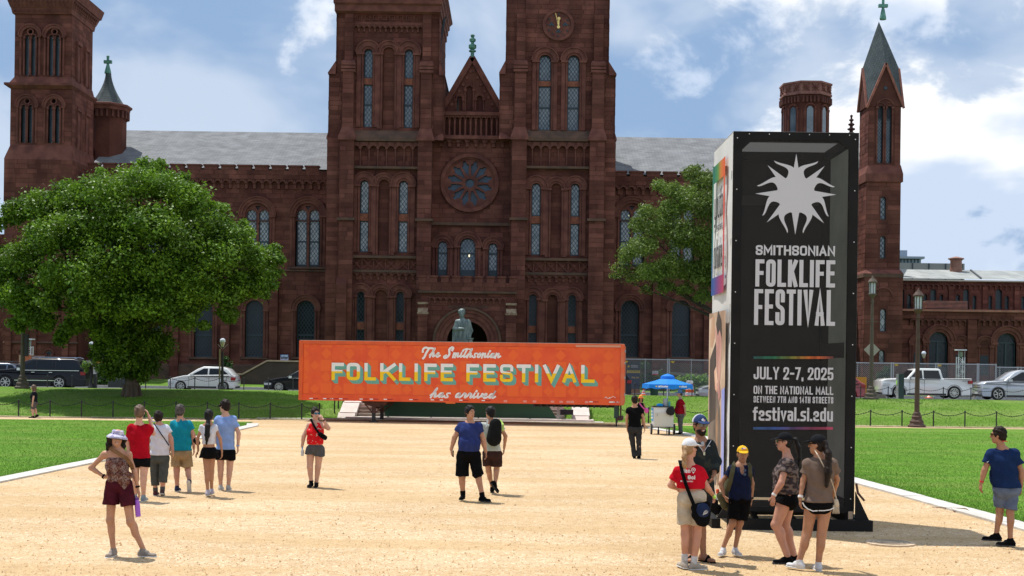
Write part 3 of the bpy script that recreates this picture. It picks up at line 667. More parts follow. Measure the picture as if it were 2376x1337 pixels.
# ---------------- the two front towers
def tower(D,P):
    """P: dict of pixel measures read off the photograph"""
    wx=lambda x,y=500: WX(x,y,D); zy=lambda y: WZ(P['cx'],y,D)
    BK=D+8.5; holes=[]; blk=[]; todo=[]
    wy=P['wy']
    g=[(P['uw'],wy['u0'],wy['u1'],wy['us'],P.get('uglass',GLASS),(wy['ub'],)),(P['mw'],wy['m0'],wy['m1'],wy['ms'],GLASS2,()),(P['lw'],wy['l0'],wy['l1'],wy['ls'],GLASSD,())]
    for ws,yt,yb,ysplit,gl,bars in g:
        for (a,c) in ws:
            xa,xb=wx(a),wx(c); holes.append(ahole(xa,xb,zy(yb),zy(yt))); blk.append(blocker(xa,xb,zy(yb),zy(yt),.36)); todo.append((xa,xb,zy(yb),zy(yt),zy(ysplit[0]),zy(ysplit[1]),gl,bars))
    bl=[]
    for (a,c),yt,yb in P['blind']:
        xa,xb=wx(a),wx(c); holes.append(ahole(xa,xb,zy(yb),zy(yt))); bl.append((xa,xb,zy(yb),zy(yt))); blk.append(blocker(xa,xb,zy(yb),zy(yt),.30))
    zC=zy(P['yband']); zTop=zy(-22)
    X0,X1=wx(P['x0']),wx(P['x1']); U0,U1=wx(P['u0'],250),wx(P['u1'],250); T0,T1=wx(P['t0'],100),wx(P['t1'],100)
    F0,F1=wx(P['p'][0][1]-4),wx(P['p'][1][0]+4)     # recessed centre between the corner piers
    outer=[(F0,GZ),(F1,GZ),(F1,zTop),(F0,zTop)]
    link('tower_face',slab(outer,holes,D,.5),STONE,CP); ashlar(F0,F1,GZ,zTop,D,blk)
    b=MB()
    for a,c,z0,z1,dd in ((X0,X1,GZ,zC,.0),(U0,U1,zC,zy(P['yset']),.15),(T0,T1,zy(P['yset']),zTop,.3)):
        b.box(a,F0+.01,D-.25+dd,BK,z0,z1); b.box(F1-.01,c,D-.25+dd,BK,z0,z1)
        ashlar(a,F0,z0,z1,D-.25+dd); ashlar(F1,c,z0,z1,D-.25+dd)
        ashlar(D-.2,BK,z0,z1,None,(),.36,.8,(-1,a)); 
        ashlar(D-.2,BK,z0,z1,None,(),.36,.8,(1,c))
    b.box(F0+.02,F1-.02,D+3.5,BK-.1,GZ,zTop-.1); b.build('tower_body',STONE,CP)
    # sloped set-offs where the mass steps in
    for (a0,a1,c0,c1,z,h) in ((X0,U0,U1,X1,zC,.55),(U0,T0,T1,U1,zy(P['yset']),1.0)):
        for xo,xi in ((a0-.06,a1),(c1+.06,c0)):
            b=MB(); b.add([(xo,D-.34,z-.12),(xi,D-.34,z-.12),(xi,D-.05,z+h),(xo,BK,z-.12),(xi,BK,z-.12),(xi,BK,z+h),(xo,D-.34,z),(xo,BK,z)],[(0,1,2,6),(6,2,5,7),(0,6,7,3),(3,7,5,4),(0,3,4,1)])
            fixn(b.build('weathering',TRIM,CP))
    for (a,c) in P['p']:   # corner piers, thinner above the band, with little gabled caps
        xa,xb=wx(a-4),wx(c+3)
        b=MB(); b.box(xa,xb,D-.75,D-.2,GZ,zC); b.box(wx(a),wx(c),D-.6,D-.2,zC,zy(165)); b.box(wx(a+3),wx(c-3),D-.45,D-.2,zy(165),zy(36)); b.build('corner_pier',STONE,CP)
        ashlar(xa,xb,GZ,zC,D-.75,(),.36,.75); ashlar(wx(a),wx(c),zC,zy(165),D-.6,(),.36,.75); ashlar(wx(a+3),wx(c-3),zy(165),zy(36),D-.45,(),.36,.75)
        b=MB()
        for k,yy in enumerate((150,158,166)): b.box(wx(a)-.1,wx(c)+.1,D-.66-.03*k,D-.2,zy(yy+6),zy(yy))
        b.add([(wx(a)-.1,D-.66,zy(150)),(wx(c)+.1,D-.66,zy(150)),(wx(c),D-.4,zy(143)),(wx(a),D-.4,zy(143))],[(0,1,2,3)]); b.build('pier_cap',TRIM,CP)
        b=MB(); b.box(xa-.12,xb+.12,D-.9,D-.2,zC-.25,zC-.02); b.add([(xa-.12,D-.9,zC-.02),(xb+.12,D-.9,zC-.02),(wx(c),D-.6,zC+.75),(wx(a),D-.6,zC+.75),(xa-.12,D-.2,zC-.02),(xb+.12,D-.2,zC-.02)],[(0,1,2,3),(0,3,4),(1,5,2)]); b.build('pier_cap',TRIM,CP)
        b=MB(); b.box(xa-.12,xb+.12,D-.95,D-.2,zy(515),zy(509)); b.build('pier_cap',STAIN,CP)
    if P.get('low'):
        a,c=P['low']; pier(wx(a,740),wx(c,740),GZ,zy(648),D-.75,.35,.5)
    # windows
    for xa,xb,z0,z1,s0,s1,gl,bars in todo:
        r=(xb-xa)/2; surround(xa,xb,z0,z1-r,D,.17,P.get('w2',.55),.20,hood=True)
        window(xa,xb,s0,z1,D,True,gl,.3); window(xa,xb,z0,s1,D,False,gl,.3,bars=bars)
        b=MB(); b.box(xa,xb,D+.12,D+.35,s1,s0); b.build('spandrel',mat('orange_spandrel',(.30,.10,.05),.85,(.18,.06,.04),6),CP)
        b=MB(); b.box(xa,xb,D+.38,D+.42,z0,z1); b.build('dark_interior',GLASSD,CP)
    for xa,xb,z0,z1 in bl:
        r=(xb-xa)/2; surround(xa,xb,z0,z1-r,D,.16,.42,.18)
        b=MB(); b.box(xa-.01,xb+.01,D+.3,D+.5,z0,z1); b.build('blind_panel',STONE,CP); ashlar(xa,xb,z0,z1,D+.3,(),.36,.9)
    # sloping sill above the blind arcade
    a0,a1=F0,F1
    b=MB(); b.add([(a0,D-.55,zy(330)),(a1,D-.55,zy(330)),(a1,D-.55,zy(322)),(a0,D-.55,zy(322)),(a1,D,zy(303)),(a0,D,zy(303)),(a0,D,zy(332)),(a1,D,zy(332))],[(0,1,2,3),(3,2,4,5),(6,7,1,0)]); b.build('sill_slope',STAIN,CP)
    zb,zt=zy(388),zy(332)
    b=MB(); b.box(a0,a1,D-.5,D,zb-.18,zb); b.build('string_course',STAIN,CP)
    n=8; w=(a1-a0)/n; xa=a0
    def mk():
        b=MB(); H=zt-zb; r=w*.38; I=arcpts(w/2,H-r-.28,r,0,math.pi,8); top=[(w*(1-i/8),H) for i in range(9)]
        for i in range(8): b.prism([I[i],top[i],top[i+1],I[i+1]],-.42,-.12)
        b.prism([(0,H-r-.28),(w/2-r,H-r-.28),(w/2-r,H),(0,H)],-.42,-.12); b.prism([(w/2+r,H-r-.28),(w,H-r-.28),(w,H),(w/2+r,H)],-.42,-.12)
        for x in (0.0,w): b.cyl((x,-.28,0),(x,-.28,H-r-.28),.075,n=6)
        return b
    for i in range(n): proto('arcade_bay',('arc',round(w,2),round(zt-zb,2)),mk,TRIM,(a0+i*w,D,zb))
    # ledge, carved cross panels and corbels below the middle windows
    o=P.get('dy',0); z1=zy(594+o); z0=zy(600+o); b=MB(); b.box(a0,a1,D-.35,D,z0,z1); b.box(a0,a1,D-.3,D,zy(633+o),zy(627+o)); b.build('string_course',STAIN,CP)
    n=6; w=(a1-a0)/n; H=zy(600+o)-zy(627+o)
    def mk2():
        b=MB(); t=.07
        b.bar((0,-.08,0),(w,-.08,H),t,t); b.bar((0,-.085,H),(w,-.085,0),t,t); b.add([(w*.5,-.2,H*.5),(w*.25,-.02,H*.5),(w*.5,-.02,H*.25),(w*.75,-.02,H*.5),(w*.5,-.02,H*.75)],[(0,1,2),(0,2,3),(0,3,4),(0,4,1)]); b.bar((0,-.08,0),(0,-.08,H),t,t); return b
    for i in range(n): proto('carved_panel',('cpan',round(w,2),round(H,2)),mk2,TRIM,(a0+i*w,D-.02,zy(627+o)))
    corbels(a0,a1,zy(633+o),.55,D,10,.22)
    return dict(a0=a0,a1=a1,zy=zy,X0=X0,X1=X1,T0=T0,T1=T1,zTop=zTop,BK=BK)
D1=101.5
t1=tower(D1,dict(cx=892,x0=758,x1=1000,u0=763,u1=1030,t0=781,t1=1020,yband=322,yset=172,p=[(793,819),(973,999)],low=(783,807),
  uw=[(840,860),(934,954)],mw=[(835,855),(925,946)],lw=[(831,849),(922,940)],
  wy=dict(u0=114,u1=296,us=(181,196),ub=1.75,m0=419,m1=586,ms=(496,513),l0=677,l1=830,ls=(748,765)),blind=[((884,911),110,299),((878,903),417,592),((873,901),673,830)]))
# corbel course, small panels and the flared cornice of the left tower
def cornice(t,D,x0,x1,e0,e1,yb,yt):
    zy=t['zy']; b=MB(); Z0=zy(yb); Z1=zy(yt); Zm=Z0+(Z1-Z0)*.45; BK=t['BK']
    a,c=WX(x0,20,D),WX(x1,20,D); ea,ec=WX(e0,0,D),WX(e1,0,D)
    prof=[(0,.0),(.25,.06),(.25,.3),(.42,.36),(.42,.55),(.62,.62),(.62,.78),(1,.95),(1,1)]
    lo=None
    for (o1,h1),(o2,h2) in zip(prof[:-1],prof[1:]):
        q=lambda o,h:[(a+(ea-a)*o,D-.5-1.1*o,Z0+(Z1-Z0)*h),(c+(ec-c)*o,D-.5-1.1*o,Z0+(Z1-Z0)*h),(c+(ec-c)*o,BK+1.1*o,Z0+(Z1-Z0)*h),(a+(ea-a)*o,BK+1.1*o,Z0+(Z1-Z0)*h)]
        b.add(q(o1,h1)+q(o2,h2),[(0,1,5,4),(1,2,6,5),(3,0,4,7),(2,3,7,6)])
    b.build('cornice',TRIM,CP)
cornice(t1,D1,783,1020,770,1037,36,-22)
zy=t1['zy']; corbels(t1['a0'],t1['a1'],zy(60),.5,D1,13,.26)
b=MB(); b.box(t1['a0'],t1['a1'],D1-.28,D1,zy(60),zy(54)); b.build('string_course',TRIM,CP)
for i in range(8):
    x=WX(828+i*19,42,D1)
    def mk():
        b=MB(); s=.42; b.box(0,s,-.1,0,0,.07); b.box(0,s,-.1,0,s-.07,s); b.box(0,.07,-.1,0,.07,s-.07); b.box(s-.07,s,-.1,0,.07,s-.07); b.add([(s/2,-.12,s/2),(.1,0,.1),(s-.1,0,.1),(s-.1,0,s-.1),(.1,0,s-.1)],[(0,1,2),(0,2,3),(0,3,4),(0,4,1)]); return b
    proto('square_panel','sqp',mk,TRIM,(x,D1,zy(48)))
b=MB(); b.tube([W(1036,40,D1+2),W(1031,44,D1+2),W(1022,98,D1+2),W(1018,160,D1+2)],.09); b.build('drain_pipe',FRM,CP)
t2=tower(D1,dict(cx=1295,x0=1184,x1=1426,u0=1159,u1=1427,t0=1174,t1=1413,yband=322,yset=172,p=[(1190,1217),(1369,1397)],dy=6,w2=.5,
  uw=[(1246,1274),(1313,1340)],mw=[(1233,1254),(1324,1344)],lw=[(1230,1248),(1321,1339)],
  wy=dict(u0=128,u1=303,us=(188,200),ub=1.75,m0=426,m1=593,ms=(502,519),l0=684,l1=830,ls=(757,773)),blind=[((1278,1302),426,597),((1273,1296),684,830)]))
# round corner turrets and chamfered upper stage of the right tower
for a in (1204,1388):
    c=W(a,60,D1+.9); b=MB(); r=.78; b.lathe([(r*.95,0),(r,.3),(r,2.0),(r*.85,2.2),(r*.85,4.5),(r*.6,5.0),(r*.3,5.5),(.05,5.8)],(c.x,c.y,WZ(1295,150,D1)),8,rot=R(22.5)); b.build('corner_turret',STONE,CP)
# ---------------- clock
cc=W(1295.5,59,D1); b=MB(); ring(b,cc.x,cc.z,.98,1.2,D1-.2,D1+.02,0,2*math.pi,32); ring(b,cc.x,cc.z,.42,.5,D1-.09,D1+.02,0,2*math.pi,20); 
b.lathe([(.98,0),(.98,.06)],(cc.x,D1-.07,cc.z),28,axis='Y')
ck=b.build('clock_face',TRIM,CP)
b=MB()
for k in range(12):
    a=R(30*k); p=Vector((math.sin(a),0,math.cos(a))); q=Vector((cc.x,D1-.1,cc.z)); b.bar(q+p*.72,q+p*.9,.035,.03)
    if k%2==0: b.bar(q+p*.72+Vector((p.z,0,-p.x))*.06,q+p*.9+Vector((p.z,0,-p.x))*.06,.03,.03)
b.build('clock_numeral',FRM,ck)
for dx,dz in ((-.52,0),(.52,0),(0,-.52)):
    b=MB(); 
    for ex,ez in ((-.1,0),(.1,0),(0,.12)): b.lathe([(.09,0),(.09,.03)],(cc.x+dx+ex,D1-.12,cc.z+dz+ez),8,axis='Y')
    b.build('trefoil',FRM,ck)
GOLD=mat('gold_leaf',(.85,.62,.22),.35,metal=.6)
q=Vector((cc.x,D1-.2,cc.z)); b=MB(); b.bar(q+Vector((.03,0,-.3)),q+Vector((-.22,0,.86)),.11,.04); b.build('minute_hand',GOLD,ck)
b=MB(); b.bar(q+Vector((0,-.05,-.25)),q+Vector((.03,-.05,.5)),.1,.04); b.lathe([(.12,0),(.12,.04)],q+Vector((.03,-.1,.45)),8,axis='Y'); b.lathe([(.12,0),(.12,.04)],q+Vector((.0,-.1,-.2)),8,axis='Y'); b.build('hour_hand',GOLD,ck)
# ---------------- centre bay
D2=102.6; zy2=lambda y: WZ(1093,y,D2); cx2=lambda x,y=450: WX(x,y,D2)
rc=W(1090,425,D2); 
trip=[(1018,1040,561,642),(1069,1105,553,642),(1135,1156,564,642)]
holes=[[(rc.x+2.08*math.cos(2*math.pi*i/32),rc.z+2.08*math.sin(2*math.pi*i/32)) for i in range(32)]]; blk=[lambda a,b_:[(rc.x-q,rc.x+q) for q in [math.sqrt(max(0,2.25**2-min((a-rc.z)**2,(b_-rc.z)**2)))] if q>0]]
for a,c,yt,yb in trip: holes.append(ahole(cx2(a),cx2(c),zy2(yb),zy2(yt))); blk.append(blocker(cx2(a),cx2(c),zy2(yb),zy2(yt),.36))
A0,A1=cx2(994),cx2(1192); link('centre_wall',slab([(A0,GZ),(A1,GZ),(A1,zy2(322)),(A0,zy2(322))],holes,D2,.5),STONE,CP); ashlar(A0,A1,zy2(680),zy2(322),D2,blk)
b=MB(); ring(b,rc.x,rc.z,1.96,2.24,D2-.2,D2+.3,0,2*math.pi,40); ring(b,rc.x,rc.z,1.85,1.96,D2-.05,D2+.3,0,2*math.pi,40); rose=b.build('rose_window',TRIM,CP)
# tracery: a stone disc pierced by twelve petals and a hub
hol=[[(rc.x+.34*math.cos(2*math.pi*i/20),rc.z+.34*math.sin(2*math.pi*i/20)) for i in range(20)]]
gl=MB(); gl.add([(rc.x+1.8*math.cos(2*math.pi*i/24),D2+.34,rc.z+1.8*math.sin(2*math.pi*i/24)) for i in range(24)],[tuple(range(24))])
for k in range(12):
    a=R(15+30*k); u=Vector((math.cos(a),math.sin(a))); v=Vector((-u.y,u.x)); P=[]
    for rr,ww in ((.62,-.05),(1.30,-.27),(1.42,-.26),(1.47,-.15),(1.52,-.12),(1.6,-.15),(1.7,-.1),(1.74,0),(1.7,.1),(1.6,.15),(1.52,.12),(1.47,.15),(1.42,.26),(1.30,.27),(.62,.05)):
        p=Vector((rc.x,rc.z))+u*rr+v*ww; P.append((p.x,p.y))
    hol.append(P)
link('rose_tracery',slab([(rc.x+1.9*math.cos(2*math.pi*i/40),rc.z+1.9*math.sin(2*math.pi*i/40)) for i in range(40)],hol,D2+.08,.2),TRIM,rose)
gl.build('rose_glass',mat('rose_glass',(.05,.09,.14),.2,(.03,.05,.08),2,spec=.4),rose)
for i,(a,c,yt,yb) in enumerate(trip):
    xa,xb=cx2(a),cx2(c); r=(xb-xa)/2; surround(xa,xb,zy2(yb),zy2(yt)-r,D2,.18,.42,.2)
    window(xa,xb,zy2(629),zy2(yt),D2,True,GLASS2 if i==2 else GLASS,.3,bars=(1.35,)); b=MB(); b.box(xa,xb,D2+.26,D2+.34,zy2(yb),zy2(629)); b.build('window_panel',FRM,CP)
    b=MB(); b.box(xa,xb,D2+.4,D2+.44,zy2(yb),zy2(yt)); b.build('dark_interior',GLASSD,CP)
p=W(1088.5,593,D2); b=MB(); b.box(p.x-.05,p.x+.05,D2+.28,D2+.31,p.z-.09,p.z+.09); b.build('lit_lamp',mat('lamp_glow',(1,.85,.55),.5,emit=1.2),CP)
b=MB(); b.box(A0+.2,A1-.2,D2-.25,D2,zy2(524),zy2(517)); b.build('string_course',STAIN,CP)
b=MB(); b.box(A0,A1,D2-.5,D2+.3,zy2(325),zy2(317)); b.box(A0,A1,D2-.45,D2+.1,zy2(270),zy2(262)); b.build('string_course',TRIM,CP)
corbels(A0+.25,A1-.25,zy2(325),.55,D2,9,.3)
H=zy2(270)-zy2(317)
def mkb():
    b=MB(); b.lathe([(.12,0),(.12,.08),(.07,.12),(.075,H-.35),(.12,H-.3),(.12,H-.25)],(0,0,0),6); 
    I=arcpts(.203,H-.26,.14,0,math.pi,5); top=[(.406*(1-i/5),H) for i in range(6)]
    for i in range(5): b.prism([I[i],top[i],top[i+1],I[i+1]],-.1,.1)
    return b
n=15; x=cx2(1004)
for i in range(n): proto('baluster','bal',mkb,TRIM,(x+i*.406,D2-.2,zy2(317)))
b=MB(); b.box(A0,A1,D2+1.2,D2+1.6,zy2(322),zy2(262)); b.build('recess_wall',STONE,CP)
# gable
ga=W(1096,136,D2+1); gl_=W(1022,264,D2+1); gr=W(1168,264,D2+1); D3=D2+1
link('gable',slab([(gl_.x,gl_.z-.3),(gr.x,gr.z-.3),(gr.x,gr.z),(ga.x,ga.z),(gl_.x,gl_.z)],[ahole(WX(1082,220,D3),WX(1096.6,220,D3),WZ(1096,258,D3),WZ(1096,200,D3)),ahole(WX(1106,220,D3),WX(1120,220,D3),WZ(1096,258,D3),WZ(1096,222,D3)),ahole(WX(1060,220,D3),WX(1073,220,D3),WZ(1096,258,D3),WZ(1096,224,D3))],D3,.5),STONE,CP)
b=MB(); b.box(gl_.x+.3,gr.x-.3,D3+.25,D3+.5,gl_.z-.2,gl_.z+.2); b.box(gl_.x+1.4,gr.x-1.4,D3+.25,D3+.5,gl_.z+.2,gl_.z+2.2); b.build('blind_panel',STONE,CP)
for (a,c,y) in ((1082,1096.6,200),(1106,1120,222),(1060,1073,224)): xa,xb=WX(a,220,D3),WX(c,220,D3); surround(xa,xb,WZ(1096,258,D3),WZ(1096,y,D3)-(xb-xa)/2,D3,.09,.16,.08,hood=False)
for s,e in ((gl_,ga),(gr,ga)):
    b=MB(); b.bar(s+Vector((0,-.1,.05)),e+Vector((0,-.1,.05)),.42,.28,up=(0,1,0)); b.build('coping',TRIM,CP)
    for k in range(6):
        p=s.lerp(e,.2+.12*k); b=MB(); q=Vector((ga.x,p.y,p.z)); dr=(q-p).normalized(); c=p+dr*.38+Vector((0,-.08,-.14)); b.lathe([(.13,0),(.13,.1)],c,8,axis='Y'); b.build('gable_boss',TRIM,CP)
b=MB(); b.add([(gl_.x,D3+.5,gl_.z),(gr.x,D3+.5,gr.z),(ga.x,D3+.5,ga.z),(gl_.x,D3+9,gl_.z),(gr.x,D3+9,gr.z),(ga.x,D3+9,ga.z)],[(0,3,5,2),(1,2,5,4)]); b.build('gable_roof',SLATE,CP)
c=W(1096,136,D3+.2); b=MB(); k=56*D3/F/2.0
b.lathe([(r*k,z*k) for r,z in ((.24,0),(.24,.1),(.16,.16),(.14,.5),(.3,.56),(.3,.66),(.14,.72),(.32,.86),(.32,1.12),(.14,1.2),(.13,1.35),(.26,1.42),(.26,1.62),(.12,1.7),(.12,1.78),(.17,1.84),(.17,1.95),(.08,2.0))],c,8); b.build('green_finial',COPPER,CP)
# ---------------- porch
D4=97.5; zp=lambda y: WZ(1084,y,D4); xp=lambda x,y=740: WX(x,y,D4)
pc=W(1083.6,793,D4); ri=1.48; arch=[(pc.x-ri,GZ),(pc.x+ri,GZ)]+arcpts(pc.x,pc.z,ri,0,math.pi,16)
link('porch_wall',slab([(xp(975),GZ),(xp(1194),GZ),(xp(1194),zp(665)),(xp(975),zp(665))],[arch],D4,.6),STONE,CP)
ashlar(xp(975),xp(1194),zp(800),zp(665),D4,[lambda a,b_:[(pc.x-q,pc.x+q) for q in [math.sqrt(max(0,2.5**2-min(max(0,a-pc.z),9)**2))] if q>0]])
b=MB(); ring(b,pc.x,pc.z,ri,ri+.3,D4-.02,D4+.5,n=20); ring(b,pc.x,pc.z,ri+.3,ri+.62,D4-.12,D4+.1,n=20); ring(b,pc.x,pc.z,ri+.62,ri+.86,D4-.2,D4+.1,n=20)
for s in (-1,1):
    for o,w,q in ((ri,.3,.02),(ri+.31,.3,.12),(ri+.62,.24,.2)): a=pc.x+s*o; c=pc.x+s*(o+w); b.box(min(a,c),max(a,c),D4-q,D4+.1,GZ,pc.z)
b.build('porch_arch',TRIM,CP)
b=MB(); ring(b,pc.x,pc.z,ri+.86,ri+1.02,D4-.3,D4+.1,n=20); b.build('hood_mould',STAIN,CP)
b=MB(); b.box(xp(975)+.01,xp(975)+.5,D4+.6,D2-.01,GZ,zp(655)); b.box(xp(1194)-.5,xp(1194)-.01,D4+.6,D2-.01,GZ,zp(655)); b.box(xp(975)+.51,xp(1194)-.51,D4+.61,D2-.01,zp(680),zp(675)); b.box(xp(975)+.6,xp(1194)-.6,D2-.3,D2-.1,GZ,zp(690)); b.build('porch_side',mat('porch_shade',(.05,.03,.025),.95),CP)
ashlar(D4+.05,D2,zp(800),zp(665),None,(),.36,.8,(-1,xp(975)))
for a,c in ((970,993),(1174,1198)):
    b=MB(); b.box(xp(a),xp(c),D4-.5,D4+.01,GZ,zp(726)); b.box(xp(a)+.1,xp(c)-.1,D4-.35,D4+.01,zp(726),zp(706)); b.build('buttress',STONE,CP); ashlar(xp(a),xp(c),GZ,zp(726),D4-.5,(),.36,.7)
    b=MB(); b.add([(xp(a),D4-.52,zp(726)),(xp(c),D4-.52,zp(726)),(xp(c),D4-.35,zp(716)),(xp(a),D4-.35,zp(716))],[(0,1,2,3)]); b.box(xp(a)-.04,xp(c)+.04,D4-.55,D4,zp(731),zp(726)); b.box(xp(a)-.02,xp(c)+.02,D4-.42,D4,zp(708),zp(703)); b.build('pier_cap',mat('yellowed_cap',(.34,.26,.17),.9,(.2,.12,.08),3),CP)
b=MB(); b.box(xp(970),xp(1199),D4-.28,D4+.05,zp(681),zp(676)); b.build('string_course',STAIN,CP)
b=MB(); b.box(xp(972),xp(1197),D4-.2,D4+.3,zp(676),zp(656)); b.build('parapet',STONE,CP); ashlar(xp(972),xp(1197),zp(676),zp(656),D4-.2,(),.3,.8)
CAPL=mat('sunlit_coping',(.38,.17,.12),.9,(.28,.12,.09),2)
merlons([xp(971+26.4*i,645) for i in range(9)],17.5*D4/F,zp(641),.48,D4-.22,.4)
lettering('SMITHSONIAN INSTITUTION',.2,.035,95*D4/F,lambda a,c,dd:Vector((xp(1040)+a,D4-.03-dd,zp(716)+c)),STAIN,CP)
corbels(xp(995),xp(1173),zp(691),.42,D4,13,.16)
# ---------------- campanile on the left
D5=102.0; zc=lambda y: WZ(100,y,D5); xc=lambda x,y=200: WX(x,y,D5); BK5=D5+5.2
def lancets(groups,yt,yb,oc,D,glass=GLASS,w=10):
    H=[];B=[]
    for g in groups:
        for a in g[:2]: H.append(ahole(WX(a,yt,D),WX(a+w,yt,D),zc(yb),zc(yt))); B.append(blocker(WX(a,yt,D),WX(a+w,yt,D),zc(yb),zc(yt),.2))
        ox=WX(g[2],oc,D); oz=WZ(g[2],oc,D); H.append([(ox+.17*math.cos(2*math.pi*i/10),oz+.17*math.sin(2*math.pi*i/10)) for i in range(10)])
        B.append(blocker(ox-.5,ox+.5,zc(yt),zc(oc-16),.1))
    return H,B
sA=[(58,73,71),(114,129,127)]; sB=[(50,66,63.5),(113,129,125)]
HA,BA=lancets(sA,81,175,74,D5); HB,BB=lancets(sB,244,332,235,D5)
cx_=lambda x,y: WX(x,y,D5)
def camp(name,x0,x1,y0,y1,back,H=(),B=(),dd=0,col=None):
    return mass(name,cx_(x0,(y0+y1)/2),cx_(x1,(y0+y1)/2),zc(y1),zc(y0),D5+dd,back,H,.4,blocks=B,sides='R')
camp('campanile_stage',33,165,20,183,BK5,HA,BA,.12); camp('campanile_stage',24,167,207,338,BK5,HB,BB,.0); camp('campanile_stage',13,171,372,470,BK5+.4,(),(),-.35)
mass('campanile_base',cx_(13,600),cx_(184,600),GZ,zc(470),D5-.35,BK5+.4,(),.4)
for gs,yt,yb,oc in ((sA,81,175,74),(sB,244,332,235)):
    for g in gs:
        for a in g[:2]: 
            window(cx_(a,yt),cx_(a+10,yt),zc(yb),zc(yt),D5+.05,True,GLASS,.25,cell=.16)
            surround(cx_(a,yt),cx_(a+10,yt),zc(yb),zc(yt)-.17,D5+.05 if yt<100 else D5,.07,.07,.1,hood=False)
        cxg=(cx_(g[0],yt)+cx_(g[1]+10,yt))/2; b=MB(); r=.62; zs=zc(yt)-.1
        ring(b,cxg,zs,r,r+.2,D5-.12,D5+.2); ring(b,cxg,zs,r+.2,r+.3,D5-.2,D5+.2)
        for s in (-1,1): b.cyl((cxg+s*(r+.1),D5-.05,zc(yb)),(cxg+s*(r+.1),D5-.05,zs-.05),.07,n=6); b.box(cxg+s*(r+.1)-.14,cxg+s*(r+.1)+.14,D5-.16,D5+.1,zs-.12,zs)
        ox=cx_(g[2],oc); ring(b,ox,WZ(g[2],oc,D5),.17,.27,D5-.06,D5+.1,0,2*math.pi,12)
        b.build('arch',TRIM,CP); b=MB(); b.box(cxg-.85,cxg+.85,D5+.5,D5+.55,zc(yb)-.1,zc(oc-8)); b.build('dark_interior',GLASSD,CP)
# side lancets of the campanile (blind, seen edge on)
for ybot,ytop in ((180,95),(337,250)):
    for k in (1.2,3.2):
        X=cx_(166,(ybot+ytop)/2)+.02; b=MB(); b.box(X-.05,X+.10,D5+k-.1,D5+k,zc(ybot),zc(ytop)); b.box(X-.05,X+.1,D5+k+.75,D5+k+.85,zc(ybot),zc(ytop)); b.box(X-.05,X+.14,D5+k-.12,D5+k+.87,zc(ytop),zc(ytop-8)); b.box(X-.04,X+.03,D5+k,D5+k+.75,zc(ybot),zc(ytop),1); b.build('side_arch',[TRIM,GLASSD],CP)
def frust(name,lo,hi,m=TRIM):   # (x0,x1,y0,y1,z)
    q=lambda t:[(t[0],t[2],t[4]),(t[1],t[2],t[4]),(t[1],t[3],t[4]),(t[0],t[3],t[4])]
    b=MB(); b.add(q(lo)+q(hi),[(0,1,5,4),(1,2,6,5),(2,3,7,6),(3,0,4,7),(4,5,6,7),(3,2,1,0)]); return b.build(name,m,CP)
frust('weathering',(cx_(13,380),cx_(171,380),D5-.35,BK5+.4,zc(372)),(cx_(15,345),cx_(169,345),D5-.28,BK5+.3,zc(365)))
frust('weathering',(cx_(15,350),cx_(169,350),D5-.28,BK5+.3,zc(365)),(cx_(24,345),cx_(167,345),D5,BK5,zc(337)))
frust('string_course',(cx_(24,200),cx_(167,200),D5-.1,BK5+.1,zc(207)),(cx_(14,200),cx_(173,200),D5-.45,BK5+.45,zc(200)))
frust('string_course',(cx_(14,200),cx_(173,200),D5-.45,BK5+.45,zc(200)),(cx_(14,200),cx_(173,200),D5-.45,BK5+.45,zc(195)))
frust('weathering',(cx_(22,190),cx_(169,190),D5-.15,BK5+.1,zc(195)),(cx_(33,190),cx_(165,190),D5+.1,BK5,zc(178)))
frust('cornice',(cx_(30,20),cx_(168,20),D5-.1,BK5+.2,zc(33)),(cx_(28,15),cx_(170,15),D5-.25,BK5+.3,zc(20)))
frust('cornice',(cx_(27,20),cx_(171,20),D5-.3,BK5+.3,zc(20)),(cx_(22,5),cx_(176,5),D5-.7,BK5+.8,zc(0)))
frust('cornice',(cx_(22,20),cx_(178,20),D5-.75,BK5+.9,zc(0)),(cx_(16,5),cx_(183,5),D5-1.1,BK5+1.2,zc(-22)))
corbels(cx_(28,10),cx_(170,10),zc(4),.42,D5-.3,15,.3); n=12; corbels(D5-.2,BK5,zc(4),.42,cx_(169,10),n,.3,axis='y+')
zz_=MB()
for i in range(12):
    x=cx_(34+i*11,25); w=.36; zz_.bar((x,D5-.22,zc(30)),(x+w/2,D5-.22,zc(24)),.06,.05); zz_.bar((x+w/2,D5-.22,zc(24)),(x+w,D5-.22,zc(30)),.06,.05)
zz_.build('zigzag_band',TRIM,CP)
# hidden low range to the far left
b=MB(); b.box(WX(-260,700,D0),WX(16,700,D0),D0+1,D0+8,GZ,WZ(5,541,D0)); b.build('low_range',STONE,CP); ashlar(WX(-260,700,D0),WX(16,700,D0),GZ,WZ(5,541,D0),D0+1)
band(cx_(13,800),cx_(184,800),zc(797),zc(793),D5-.35,.2,STAIN,.1)
for x in (52,113):
    window(cx_(x,830),cx_(x+10,830),zc(850),zc(816),D5-.6,True,GLASSD,.22); surround(cx_(x,830),cx_(x+10,830),zc(850),zc(816)-.16,D5-.35,.1,.16,.08)
for a,c in ((20,34),(78,92),(150,166)): pier(cx_(a,650),cx_(c,650),GZ,zc(545),D5-.35,.25,.3)
